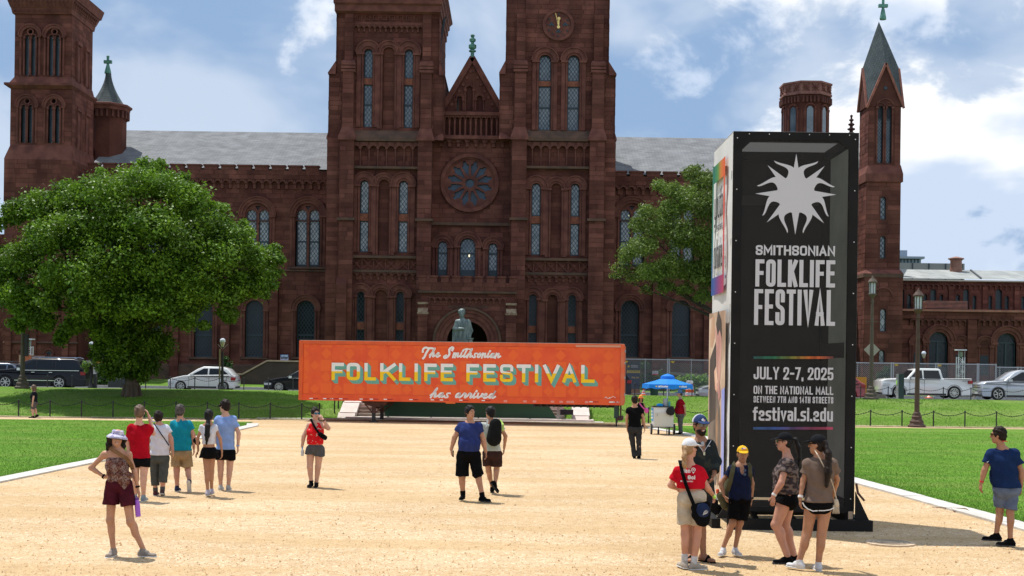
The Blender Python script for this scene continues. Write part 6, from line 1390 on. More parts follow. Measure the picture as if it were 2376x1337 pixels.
t,i=car('silver full size sport utility wagon at the right edge, nose to the pickup',nx(2266),dC,zC+.12,5.2,1.86,2.0,[(.02,.5),(.03,.93),(.3,1.05),(1.2,1.12),(1.4,1.14),(4.9,1.16),(5.14,1.1),(5.18,.65)],[(1.25,1.12),(2.0,1.68),(2.4,1.82),(4.5,1.82),(4.8,1.74),(5.1,1.16)],[.95,3.95],silver,wr=.39,spokes=6,name='parked_suv')
b=MB(); b.box(-.03,.02,-.7,.7,.72,.78); b.box(-.03,.02,-.7,.7,.86,.89); b.build('grille_bar',CHROME,t); b=MB(); b.box(-.05,-.03,-.12,.12,.79,.84); b.box(-.05,-.03,-.05,.05,.76,.87); b.build('badge',GOLD,t)
# ------------------------------------------------------------- chain and post rows
IRON=mat('black_iron',(.012,.013,.014),.5)
ORD='first second third fourth fifth sixth seventh eighth ninth tenth eleventh twelfth thirteenth fourteenth fifteenth sixteenth'.split()
def post_row(xs,d_of,h,lab,first,step,zoff=0.,links_=True):
    pts=[]
    for k,x in enumerate(xs):
        X,Y=d_of(x); z=gz(X,Y)+zoff; pts.append(Vector((X,Y,z)))
    proto_=None
    for k,p in enumerate(pts):
        if proto_ is None:
            t=thing('chain_post','x','post',tuple(p)); ORG[t.name]=Vector()
            b=MB(); b.cyl((0,0,-.05),(0,0,h-.05),.032,.028,8); b.build('shaft',IRON,t); b=MB(); b.lathe([(.034,h-.06),(.04,h-.04),(.03,h-.01),(.005,h+.01)],(0,0,0),8); b.build('cap',IRON,t)
            proto_=t
        else: t=copytree(proto_,p)
        t['label']=ORD[k]+' '+lab+' counted from the left'; t['group']=first
    for k in range(len(pts)-1):
        a=pts[k]+Vector((0,0,h-.06)); c=pts[k+1]+Vector((0,0,h-.06)); L_=(c-a).length; sag=.17; n=26; b=MB(); P=[]
        for i in range(n+1):
            s=i/n; P.append(a.lerp(c,s)-Vector((0,0,sag*4*s*(1-s))))
        for i in range(n):
            m=(P[i]+P[i+1])/2; d=(P[i+1]-P[i]); b.bar(P[i]-d*.12,P[i+1]+d*.12,.034 if i%2 else .012,.012 if i%2 else .034)
        tag(b.build('chain',IRON),'black chain sagging right of the '+ORD[k]+' post in the '+step+' row of posts','chain','chains of the '+step+' row')
def low(x):
    X=WX(x,965,58.4); Y=toe(X)+.25; X=WX(x,965,Y); return X,Y
post_row([-30+73*i for i in range(-1,9)]+[627,700,741],low,.74,'black chain post at the foot of the left bank','posts at the foot of the left bank','lower left')
def stepside(x):
    return None
for k,(x,y,d) in enumerate(((776,962,60.4),(785,952,61.6),(796,945,63))):
    X=W(x,y,d).x; t=thing('chain_post',('lowest','middle','highest')[k]+' of three black chain posts climbing the bank beside the pale steps','post',(X,d,gz(X,d)),'posts beside the steps'); ORG[t.name]=Vector(); b=MB(); b.cyl((0,0,-.05),(0,0,.7),.032,.028,8); b.build('shaft',IRON,t); b=MB(); b.lathe([(.034,.69),(.04,.71),(.03,.74),(.005,.76)],(0,0,0),8); b.build('cap',IRON,t)
post_row([1432,1505]+[1578,1651,1724,1797,1870,1943]+[2020+73*i for i in range(0,6)],low,.74,'black chain post at the foot of the right bank','posts at the foot of the right bank','lower right')
def up(x): return WX(x,890,75.),75.
post_row([-4+57*i for i in range(0,12)]+[680],up,.92,'black chain post in front of the left parked cars','posts along the left kerb','upper left',.0)
post_row([1473,1540,1606]+[1663+57*i for i in range(0,5)]+[1997+64*i for i in range(7)],up,.92,'black chain post in front of the right parked cars','posts along the right kerb','upper right',.0)
# ------------------------------------------------------------- street lamps
LB=mat('lamp_brown',(.085,.05,.04),.7,(.11,.075,.062),3,spec=.2); LGR=mat('lamp_grey',(.10,.08,.062),.75,(.13,.105,.085),3,spec=.2); LG=mat('frosted_glass',(.62,.66,.72),.35,(.50,.54,.60),6)
def street_lamp(label,X,Y,z,H,m,sign=False):
    t=thing('street_lamp',label,'street lamp',(X,Y,z)); ORG[t.name]=Vector()
    b=MB(); b.lathe([(.4,0),(.4,.08),(.34,.12),(.3,.2),(.32,.26),(.24,.34),(.22,.42),(.24,.46),(.18,.52),(.17,.62),(.12,.68)],(0,0,0),8); b.build('base',m,t)
    b=MB(); b.lathe([(.115,.66),(.09,H*.55),(.07,H-1.32),(.095,H-1.30),(.095,H-1.26),(.07,H-1.24),(.065,H-1.1),(.19,H-.94),(.2,H-.92)],(0,0,0),12); b.build('post',m,t)
    lt_=MB(); lt_.lathe([(.15,H-.9),(.165,H-.32)],(0,0,0),8); lt_.build('lantern_glass',LG,t)
    b=MB()
    for k in range(8): a=2*math.pi*k/8; b.bar((.175*math.cos(a),.175*math.sin(a),H-.92),(.19*math.cos(a),.19*math.sin(a),H-.3),.026,.026)
    b.lathe([(.21,H-.94),(.23,H-.90),(.2,H-.88)],(0,0,0),8); b.build('lantern_frame',m,t)
    b=MB(); b.lathe([(.24,H-.34),(.24,H-.28),(.18,H-.2),(.13,H-.13),(.09,H-.12),(.09,H-.09),(.04,H-.06),(.05,H-.03),(.01,H+.02)],(0,0,0),12); b.build('lantern_cap',m,t); return t
p=W(2127,988,58.9); street_lamp('tall brown street lamp standing at the edge of the gravel cross path',p.x,58.9,0.0,6.1,LB)
p=W(2021,922,67.2); t=street_lamp('tall grey street lamp on the bank crest with a road sign behind it',p.x,67.2,gz(p.x,67.2),6.2,LGR)
b=MB(); b.box(-.3,.3,-.02,.02,4.0-.1,4.04-.1); b.build('crossbar',LGR,t)
p=W(52,903,66.6); t=street_lamp('grey street lamp whose lantern is hidden in the big tree',p.x,66.6,gz(p.x,66.6),6.4,LGR)
b=MB(); b.box(.1,.26,-.1,.1,1.6,2.7); b.build('control_box',BLK,t)
# road sign seen from behind
t=thing('road_sign','grey back of a diamond road sign behind the tall lamp','sign',(WX(2022,812,70),70,.9)); c=W(2023,812,70); b=MB(); r=.42; b.prism([(c.x,c.z-r),(c.x+r,c.z),(c.x,c.z+r),(c.x-r,c.z)],70,70.02); b.build('sign_plate',mat('sign_back',(.36,.31,.27),.6),t); b=MB(); b.cyl((c.x+.03,70.05,.8),(c.x+.03,70.05,c.z+r),.03); b.build('sign_post',STEEL,t)
# globe lamps
def globe(label,x,yt,d,z,double=False,baskets=False):
    t=thing('globe_lamp',label,'street lamp',(WX(x,850,d),d,z)); ORG[t.name]=Vector(); H=WZ(x,yt,d)-z
    b=MB(); b.lathe([(.2,0),(.2,.15),(.12,.3),(.08,.4),(.06,H-.75),(.1,H-.7)],(0,0,0),10); b.build('post',BLK,t)
    b=MB(); b.lathe([(.05,H-.48),(.12,H-.3),(.135,H-.18)],(0,0,0),12); b.build('globe',mat('globe_glass',(.42,.37,.28),.25),t)
    b=MB(); b.lathe([(.155,H-.19),(.15,H-.10),(.1,H-.03),(.02,H)],(0,0,0),12); b.build('lamp_cap',mat('white_cap',(.62,.66,.72),.35),t)
    return t,H
t,_=globe('slim black globe lamp in front of the white hatchback',516,785,72.,gz(-15,72)); b=MB(); b.bar((-.28,0,2.55),(-.02,0,2.3),.025); b.bar((.28,0,2.55),(.02,0,2.3),.025); b.build('arm',STEEL,t); b=MB(); b.bar((-.13,-.05,.75),(-.13,-.05,2.3),.08,.05); b.build('wood_post',mat('tan_post',(.3,.22,.14),.8),t)
globe('globe lamp behind the wire fence, right of the brown lamp',2143,815,90.,1.0)
t,H=globe('black globe lamp hung with flower baskets behind the black wagon',212,793,78.5,.66); b=MB(); b.box(-.1+.25,.1+.25,-.12,-.1,.95,1.35); b.build('paper_notice',mat('paper',(.6,.58,.6),.8),t); b=MB(); b.cyl((.25,0,0),(.25,0,2.4),.11,.09); b.bar((-.35,0,2.25),(.9,0,2.25),.03); b.build('basket_arm',BLK,t)
# ------------------------------------------------------------- wire fence
ZN=mat('zinc_wire',(.46,.48,.50),.5,metal=.5)
dF=86.6; zF=.62
def fence(x0,x1,yt,label,posts,topb=True):
    X0,X1=WX(x0,870,dF),WX(x1,870,dF); Z=WZ((x0+x1)/2,yt,dF); t=thing('wire_fence',label,'fence',(X0,dF,zF)); h=Z-zF
    b=MB(); b.bar((X0,dF,Z),(X1,dF,Z),.06); b.bar((X0,dF,zF+.08),(X1,dF,zF+.08),.05)
    b.build('top_rail',ZN,t)
    for x,tk in posts:
        X=WX(x,870,dF); b=MB(); b.cyl((X,dF+.03,zF-.1),(X,dF+.03,Z+.05),.045 if tk else .025,n=8); b.build('fence_post',ZN,t)
    b=MB(); cs=.13; n=int((X1-X0+h)/cs)
    for k in range(n):
        for s in (1,-1):
            xa=X0+k*cs if s>0 else X1-k*cs; za=zF+.1; xb=xa-s*(h-.1); zb=Z
            # clip in x
            t0,t1=0,1; dx=xb-xa
            for lim,low_ in ((X0,True),(X1,False)):
                tt=(lim-xa)/dx
                if (dx<0)==low_: t1=min(t1,tt)
                else: t0=max(t0,tt)
            if t1-t0<.01: continue
            b.bar((xa+dx*t0,dF,za+(zb-za)*t0),(xa+dx*t1,dF,za+(zb-za)*t1),.012,.012,up=(0,1,0))
    o=tag(b.build('wire_mesh',mat('wire',(.30,.32,.34),.5,metal=.3),t),kind='stuff'); return t,Z
def tags(x,y,t):
    b=MB(); p=W(x,y,dF-.06); b.box(p.x-.12,p.x+.12,dF-.07,dF-.06,p.z-.02,p.z+.05); b.box(p.x-.07,p.x+.07,dF-.07,dF-.06,p.z-.07,p.z-.02); b.build('yellow_tag',mat('yellow_tag',(.62,.42,.05),.6),t)
t,Z=fence(1446,1700,835,'tall wire fence between the orange trailer and the banner tower',[(1447,1),(1497,0),(1549,1),(1553,1),(1604,0),(1655,1),(1690,0)]); tags(1453,839,t); tags(1561,840,t)
t2_,_=fence(1985,2311,844,'tall wire fence behind the white pickup truck',[(1990,0),(2068,1),(2073,1),(2121,0),(2171,1),(2176,1),(2268,1),(2271,1),(2311,1)]); tags(2080,847,t2_); tags(2180,848,t2_)
fence(2312,2420,853,'lower wire fence behind the silver wagon at the right edge',[(2320,0),(2361,1),(2369,1)])
def signboard(name,label,cat,x0,x1,y0,y1,d,m,th=.03,legs=0):
    t=thing(name,label,cat,(WX((x0+x1)/2,y1,d),d,WZ((x0+x1)/2,y1,d))); b=MB(); b.box(WX(x0,y0,d),WX(x1,y0,d),d,d+th,WZ((x0+x1)/2,y1,d),WZ((x0+x1)/2,y0,d)); b.build('board',m,t)
    if legs:
        for x in (x0+2,x1-2): q=MB(); q.bar((WX(x,y1,d),d+th+.03,.5),(WX(x,y1,d),d+th+.03,WZ(x,y0+3,d)),.05); q.build('leg',BLK,t)
    return t
def stext(t,s,x0,x1,y0,y1,d,m,th=.006,tk=.16):
    h=(y1-y0)*d/F; c=(x0+x1)/2; lettering(s,h,h*tk,(x1-x0)*d/F,lambda a,cc,dd:Vector((WX(x0,y1,d)+a,d-th-dd*4,WZ(c,y1,d)+cc)),m,t)
navy=mat('navy_board',(.02,.035,.09),.6); 
t=signboard('visitor_banner','tall navy visitor banner with yellow strip hung behind the wire fence','banner',1457,1485,838,917,dF+.3,navy)
d=dF+.3
b=MB(); b.box(WX(1455,862,d),WX(1485,862,d),d-.01,d,WZ(1470,865.5,d),WZ(1470,860,d)); b.build('yellow_strip',mat('sign_yellow',(.75,.52,.03),.6),t)
b=MB(); b.box(WX(1457,905,d),WX(1485,905,d),d-.01,d,WZ(1470,917,d),WZ(1470,903,d)); b.build('orange_strip',mat('sign_orange',(.62,.22,.04),.6,(.4,.12,.03),9),t)
b=MB(); b.box(WX(1457,860,d),WX(1485,860,d),d-.008,d,WZ(1470,860,d),WZ(1470,838,d)); b.build('dark_heading',mat('sign_dark',(.02,.03,.035),.6),t)
c=W(1458.5,850.5,d); b=MB(); b.lathe([(.07,0),(.07,.015)],(c.x,d-.03,c.z),10,axis='Y'); b.build('sun_logo',mat('sign_yellow',(.75,.52,.03),.6),t)
stext(t,'SMITHSONIAN',1464,1480,847.5,849.5,d,WHT,.012); stext(t,'INSTITUTION',1464,1480,851,853,d,WHT,.012); stext(t,'VISITOR INFORMATION',1457.5,1483,861.5,864,d,INK,.014); stext(t,'Plan, Go!'.replace('P','P'),1466,1482,874,878,d,MATS['sign_yellow'],.012)
t=signboard('warning_sign','small white and red notice wired to the tall fence','sign',1514,1527,861,870.5,dF-.1,mat('notice_white',(.65,.62,.66),.6)); b=MB(); d=dF-.11; b.box(WX(1514,868,d),WX(1527,868,d),d-.01,d,WZ(1520,870.5,d),WZ(1520,868,d)); b.build('red_strip',mat('notice_red',(.5,.08,.1),.6),t); stext(t,'PRIVATE',1515,1526,862,864,d,INK,.012); stext(t,'PROPERTY',1515,1526,865,867,d,INK,.012)
t=signboard('notice_board','blue and white notice reading stop on top of the ramp wall','sign',651,669,823,839,93.6,mat('notice_grey',(.42,.46,.62),.6)); d=93.59; b=MB(); b.box(WX(651,826,d),WX(669,826,d),d-.01,d,WZ(660,828.5,d),WZ(660,823,d)); b.build('blue_strip',mat('notice_blue',(.03,.16,.45),.6),t); stext(t,'NOTICE',652,668,824,827.6,d,WHT,.013); stext(t,'STOP',652,668,829,833.6,d,INK,.008,.22)
t=signboard('information_sign','dark sign slab with a yellow emblem beside the big tree trunk','sign',251,290,867,899,77.2,mat('sign_charcoal',(.022,.03,.035),.5),.12); d=77.19; c=W(257.5,876,d); b=MB(); b.lathe([(.12,0),(.12,.02)],(c.x,d-.02,c.z),14,axis='Y'); b.box(c.x-.11,c.x+.11,d-.02,d,c.z-.14,c.z); b.build('sun_logo',mat('sign_yellow',(.75,.52,.03),.6),t); stext(t,"Smithsonian".upper(),263,282,876,880,d,WHT,.012)
t=signboard('sign_pylon','dark square pylon in front of the white pickup',"sign",2086,2098,868,926,74.2,mat('pylon_dark',(.012,.03,.035),.5),.35); d=74.19; b=MB(); b.box(WX(2082,890,d)-.0,WX(2085.5,890,d),d+.1,d+.25,WZ(2084,893,d),WZ(2084,883,d)); b.build('green_label',mat('lime',(.35,.75,.08),.6),t); b=MB(); b.box(WX(2082.5,900,d),WX(2086,900,d),d+.05,d+.3,.5,WZ(2084,868,d)); b.build('steel_side',STEEL,t)
t=signboard('orange_screen','flat orange board leaning by the fence, right of the banner tower','board',1985,2011,875,916,dF-.6,mat('orange_board',(.62,.28,.02),.6))
# concrete block, props, cones and drums
t=thing('concrete_block','grey concrete block behind the nose of the white pickup','block',(WX(2040,900,85.5),85.5,.6)); d=85.5; b=MB(); b.box(WX(2030,900,d),WX(2055,900,d),d,d+.8,.6,WZ(2040,884,d)); b.build('block_body',mat('old_concrete',(.30,.26,.22),.9,(.22,.19,.16),3),t); b=MB(); b.bar(W(2047,885,d),W(2045.5,879,d),.06); b.bar(W(2053,885,d),W(2051,877,d),.06); b.build('stub_pipe',mat('pale_pipe',(.6,.55,.42),.6),t)
t=thing('prop_pole','pale slanting pole leaning between the pickup and the silver wagon','pole',(WX(2262,920,84),84,.6)); b=MB(); b.bar(W(2257,928,84),W(2271,895,84),.05); b.build('pole_shaft',mat('pale_wood',(.5,.4,.32),.8),t)
def cone(x,yb,yt,d,label,m1,m2):
    t=thing('traffic_cone',label,'cone',(WX(x,yb,d),d,WZ(x,yb,d))); ORG[t.name]=Vector(); H=(yb-yt)*d/F; b=MB(); b.box(-.2,.2,-.2,.2,0,.04); b.build('base',m1,t)
    for i in range(5):
        r=lambda f: .14*(1-f)+.03*f; b=MB(); b.lathe([(r(i/5),.04+(H-.04)*i/5),(r((i+1)/5),.04+(H-.04)*(i+1)/5)],(0,0,0),12); b.build('cone_band',m1 if i%2==0 else m2,t)
ORG_=mat('safety_orange',(.85,.12,.02),.5); WR=mat('reflective_white',(.7,.7,.72),.4)
cone(1493,919,903,79.,'orange traffic cone on the kerb left of the blue umbrella',ORG_,WR); cone(2155,924,918,79.2,'small orange cone under the white pickup',ORG_,WR)
t=thing('traffic_drum','orange and white striped traffic drum under the right tip of the umbrella','drum',(WX(1600,917,78.5),78.5,.66)); ORG[t.name]=Vector(); 
for i in range(6): b=MB(); r=.26-.012*i; b.lathe([(r,.17*i),(r,.17*i+.16),(r-.012,.17*i+.17)],(0,0,0),16); b.build('drum_band',ORG_ if i%2==0 else WR,t)
t=thing('litter_bin','small dark green litter bin in front of the wire fence','bin',(WX(1518,915,80),80,.62)); ORG[t.name]=Vector(); b=MB(); b.lathe([(.14,0),(.2,.08),(.23,.1),(.25,.62)],(0,0,0),12); b.build('bin_body',mat('bin_green',(.01,.07,.03),.5),t); b=MB(); b.lathe([(.38,.64),(.36,.68),(.28,.7)],(0,0,0),12); b.build('bin_rim',mat('bin_rim',(.12,.25,.2),.4),t)
# ramp walls
RW=mat('ramp_stone',(.085,.055,.048),.95,(.05,.035,.032),.8,.2); RC=mat('ramp_coping',(.50,.37,.27),.9,(.36,.25,.19),3)
d=93.5; t=thing('ramp_wall','brown stone ramp wall with pale sloping coping left of the trailer','wall',(WX(620,890,d),d,.8)); P=[(545,899),(760,899),(760,841),(620,838.5),(562,870),(545,870)]; Q=[(WX(x,y,d),WZ(x,y,d)) for x,y in P]; b=MB(); b.prism([(x,z) for x,z in Q],d,d+.5); fixn(b.build('wall_face',RW,t))
for (a,c) in ((3,2),(4,3),(5,4)):
    b=MB(); p=Vector((Q[a][0],d+.2,Q[a][1]+.04)); q=Vector((Q[c][0],d+.2,Q[c][1]+.04)); b.bar(p,q,.6,.1,up=(0,0,1)); b.build('coping_stone',RC,t)
d=95; t=thing('ramp_wall','brown stone ramp wall sloping down behind the wire fence','wall',(WX(1600,890,d),d,.8)); P=[(1500,900),(1760,900),(1760,884),(1555,866),(1500,866)]; Q=[(WX(x,y,d),WZ(x,y,d)) for x,y in P]; b=MB(); b.prism(Q,d,d+.5); fixn(b.build('wall_face',RW,t)); b=MB(); b.bar((Q[3][0],d+.2,Q[3][1]),(Q[2][0],d+.2,Q[2][1]),.6,.2); b.build('coping_stone',mat('grey_coping',(.22,.19,.16),.9),t)
# truss towers with white caps
def truss(label,x,yt,yb,d,w=.42):
    t=thing('truss_tower',label,'tower',(WX(x,yb,d),d,.9)); X=WX(x,(yt+yb)/2,d); Zt=WZ(x,yt+17,d); Z0=WZ(x,yb,d); AL=mat('bright_aluminium',(.72,.73,.74),.4,metal=.3)
    for sx in (-1,1):
        for sy in (-1,1): b=MB(); b.cyl((X+sx*w/2,d+sy*w/2,Z0),(X+sx*w/2,d+sy*w/2,Zt),.035,n=6); b.build('chord',AL,t)
    n=max(3,int((Zt-Z0)/.32)); h=(Zt-Z0)/n
    for i in range(n):
        b=MB(); s=1 if i%2 else -1; b.bar((X-s*w/2,d-w/2,Z0+i*h),(X+s*w/2,d-w/2,Z0+(i+1)*h),.03); b.bar((X-s*w/2,d+w/2,Z0+i*h),(X+s*w/2,d+w/2,Z0+(i+1)*h),.03); b.bar((X-w/2,d-w/2,Z0+i*h),(X+w/2,d-w/2,Z0+i*h),.03); b.build('brace',AL,t)
    b=MB(); b.lathe([(.12,Zt),(.16,Zt+.1),(.15,Zt+.35),(.08,Zt+.4)],(X,d,0),8); b.build('lantern',mat('greenish_glass',(.2,.26,.18),.3),t)
    for sx in (-1,1): b=MB(); b.bar((X+sx*w/2,d-w/2,Zt),(X+sx*w/2,d-w/2,Zt+.47),.03); b.build('cap_post',STEEL,t)
    b=MB(); b.box(X-w*.75,X+w*.75,d-w*.75,d+w*.75,Zt+.45,Zt+.53); b.build('top_plate',mat('white_plate',(.7,.72,.75),.4),t)
truss('white lattice truss tower with flat cap behind the pickup bed',2228.5,812,885,91.); truss('white lattice truss tower with flat cap behind the plywood screens',67,787,850,91.)
t=thing('plywood_screen','stack of tan and orange plywood screens behind the black wagon','screen',(WX(70,860,90),90,.9))
for x0,x1,y0,m in ((44,51,824,mat('pale_ply',(.42,.27,.17),.8)),(57,72,824,mat('orange_ply',(.45,.13,.05),.8)),(72,103,825,mat('brown_ply',(.26,.14,.09),.8,(.2,.1,.07),3))):
    b=MB(); b.box(WX(x0,840,90),WX(x1,840,90),90,90.1,.7,WZ(x0,y0,90)); b.build('plywood_sheet',m,t)
# ------------------------------------------------------------- drinks cart, umbrella
d=50.; p=W(1537,1008,d); z0=0; s=d/F
t=thing('drinks_cart','white push cart with blue side panel under the blue umbrella','cart',(p.x,d,0)); ORG[t.name]=Vector(); CW=mat('cart_white',(.66,.67,.68),.4); hw=.37
b=MB(); b.box(-hw+.0,hw,-.3,.45,.3,1.02); b.build('cart_body',CW,t); b=MB(); b.box(-hw-.02,hw+.02,-.34,.5,1.02,1.05); b.build('counter_top',BLK,t)
b=MB(); b.box(-hw+.04,hw-.02,-.315,-.302,.33,.82); b.build('front_door',mat('cream_panel',(.62,.60,.52),.4),t); b=MB(); b.box(-hw-.012,-hw,-.2,.4,.5,.98); b.build('blue_panel',mat('cart_blue',(.03,.36,.72),.4),t)
for z in (.58,.7,.82): b=MB(); b.box(-hw-.02,-hw-.012,-.1,.3,z,z+.06); b.build('panel_print',WHT,t)
for x in (-hw+.12,hw-.14): b=MB(); b.box(x,x+.03,-.335,-.315,.68,.78); b.build('latch',STEEL,t)
for x,y,r in ((-hw-.06,-.1,.2),(hw+.05,-.1,.2)):
    b=MB(); b.cyl((x-.03,y,r),(x+.03,y,r),r,n=16); w=b.build('wheel',TYRE,t); q=MB(); q.cyl((x-.035,y,r),(x+.035,y,r),r*.72,n=16); link('rim',q.mesh('rim'),STEEL,w)
for x in (-.18,.22): b=MB(); b.cyl((x-.03,-.25,.09),(x+.03,-.25,.09),.09,n=10); b.box(x-.02,x+.02,-.27,-.2,.12,.3); b.build('caster',TYRE,t)
b=MB(); b.box(-hw,hw,-.05,.35,.24,.3); b.build('cart_frame',STEEL,t)
p0=Vector((p.x,d,0))
def small(name,label,cat,bld,m,off):
    o=bld.build(name,m); o.location=p0+Vector(off); tag(o,label,cat); return o
b=MB(); b.lathe([(.1,0),(.1,.26),(.09,.28)],(0,0,0),12); small('steel_urn','round steel drinks urn on the cart counter','urn',b,STEEL,(.1,0,1.052))
b=MB(); b.lathe([(.12,0),(.13,.05),(.1,.09),(.03,.1)],(0,0,0),12); small('blue_bowl','small blue bowl on the cart counter','bowl',b,mat('cart_blue',(.03,.36,.72),.4),(-.12,-.05,1.052))
b=MB(); b.lathe([(.04,0),(.045,.14),(.02,.16),(.02,.2)],(0,0,0),10); small('spray_bottle','teal bottle on the cart counter by the umbrella pole','bottle',b,mat('teal_plastic',(.1,.4,.42),.4),(.24,-.05,1.052))
b=MB(); pts=[]; rg=random.Random(3)
ring_=[(.13*math.cos(a)*(1+.5*rg.random()),-.02-.05*rg.random(),-.16*math.sin(a)-.12) for a in np.linspace(0,2*math.pi,14)[:-1]]
b.add([(0,-.09,-.1)]+ring_+[(x,.03,z) for x,_,z in ring_]+[(0,-.02,.06)],[(0,1+i,1+(i+1)%13) for i in range(13)]+[(1+i,14+i,14+(i+1)%13,1+(i+1)%13) for i in range(13)]); o=small('black_cloth','crumpled black cloth bag hung on the front corner of the cart','bag',b,mat('black_cloth',(.012,.012,.013),.9),(.26,-.36,1.0)); fixn(o)
U=thing('umbrella','bright blue market umbrella standing over the white drinks cart','umbrella',(p.x+.17,d,0)); ORG[U.name]=Vector(); UB=translucent(mat('umbrella_blue',(.01,.25,.80),.7,(.012,.28,.86),5),.35)
cu=W(1549,870,d); off=cu.x-(p.x+.28); ap=WZ(1549,873,d); rim=WZ(1549,892,d); rr=.94
b=MB(); b.cyl((0,.05,.0),(0,.05,ap),.022,n=8); b.build('pole',mat('white_pole',(.7,.7,.7),.4),U)
pts=[(rr*math.cos(R(22.5+15+45*k)),rr*math.sin(R(22.5+15+45*k))) for k in range(8)]
for k in range(8):
    a,c=pts[k],pts[(k+1)%8]; mid=((a[0]+c[0])/2*.965,(a[1]+c[1])/2*.965)
    b=MB(); b.add([(0,.05,ap),(a[0]*.5,.05+a[1]*.5,(ap*.42+rim*.58)),(a[0],.05+a[1],rim),(mid[0],.05+mid[1],rim+.01),(c[0],.05+c[1],rim),(c[0]*.5,.05+c[1]*.5,(ap*.42+rim*.58)),(mid[0]*.5,.05+mid[1]*.5,(ap*.45+rim*.55))],[(0,1,6),(0,6,5),(1,2,3,6),(6,3,4,5)]); o=b.build('canopy_panel',UB,U)
    b=MB(); n=6; tp=[]; bt=[]
    for i in range(n+1):
        s_=i/n; x=a[0]+(c[0]-a[0])*s_; y=a[1]+(c[1]-a[1])*s_; k2=1-.035*math.sin(s_*math.pi); tp.append((x*k2,.05+y*k2,rim+.008)); bt.append((x*k2*1.012,.05+y*k2*1.012,rim-.155-.02*math.sin(s_*9+k)))
    b.add(tp+bt,[(i,i+1,n+2+i,n+1+i) for i in range(n)]); b.build('valance',UB,U)
    b=MB(); b.bar((0,.05,ap-.25),(a[0]*.97,.05+a[1]*.97,rim),.015); b.build('rib',STEEL,U)
b=MB(); b.lathe([(.27,ap-.09),(.25,ap+.0),(.14,ap+.05),(.02,ap+.09)],(0,.05,0),10); fixn(b.build('vent_cap',UB,U))
for k,(x,y,w_) in enumerate(((-.27,-.86,.36),(.48,-.72,.28))):
    c=Vector((x,y+.0,rim-.10)); an=math.atan2(-.25,1) if k==0 else .5; dr=Vector((math.cos(an*.2+ (0 if k==0 else .55)),math.sin((-.12 if k==0 else .6)),0)).normalized()
    n_=Vector((dr.y,-dr.x,0)); base_=c-dr*w_*.5+n_*.06
    lettering('smithsonian',.075,.014,w_,lambda a,cc,dd:base_+dr*a+Vector((0,0,cc))+n_*(dd+.0),WHT,U)
    b=MB(); q=base_-dr*.06+Vector((0,0,.035)); b.lathe([(.03,0),(.03,.01)],q,8,axis='Y'); b.build('sun_logo',MATS['sign_yellow'],U)
# ------------------------------------------------------------- sticks and manhole
b=MB(); a=W(2163,1190,24.9); c=W(2235,1207,24.0); b.tube([(a.x,24.9,.02),(a.x+.25,24.6,.03),(c.x-.1,24.15,.02)],[.008,.014,.012],6); tag(b.build('fallen_stick',mat('stick_wood',(.22,.15,.10),.9)),'longer fallen stick on the gravel near the lawn edging','stick')
b=MB(); a=W(2190,1194,24.7); c=W(2253,1207,24.05); b.tube([(a.x,24.72,.02),(a.x+.3,24.4,.05),(c.x,24.05,.02)],[.006,.012,.01],6); tag(b.build('fallen_stick',MATS['stick_wood']),'shorter fallen stick crossing over the other near the edging','stick')
p=W(2066,1262,gdepth(2066,1262)); b=MB(); b.lathe([(.36,.0),(.36,.022),(.33,.024)],(p.x,p.y,0),28); o=b.build('manhole_cover',mat('manhole_iron',(.50,.38,.26),.9,(.58,.46,.32),18)); tag(o,'round dusty manhole cover in the gravel right of the tower base','manhole cover')
for r in (.27,.2,.12): q=MB(); ring(q,0,0,r,r+.02,0,.006,0,2*math.pi,24); me=q.mesh('cover_rib'); me.transform(Matrix.Translation((p.x,p.y,.031))@Matrix.Rotation(R(-90),4,'X')); link('cover_rib',me,mat('manhole_rib',(.42,.33,.24),.9),o)
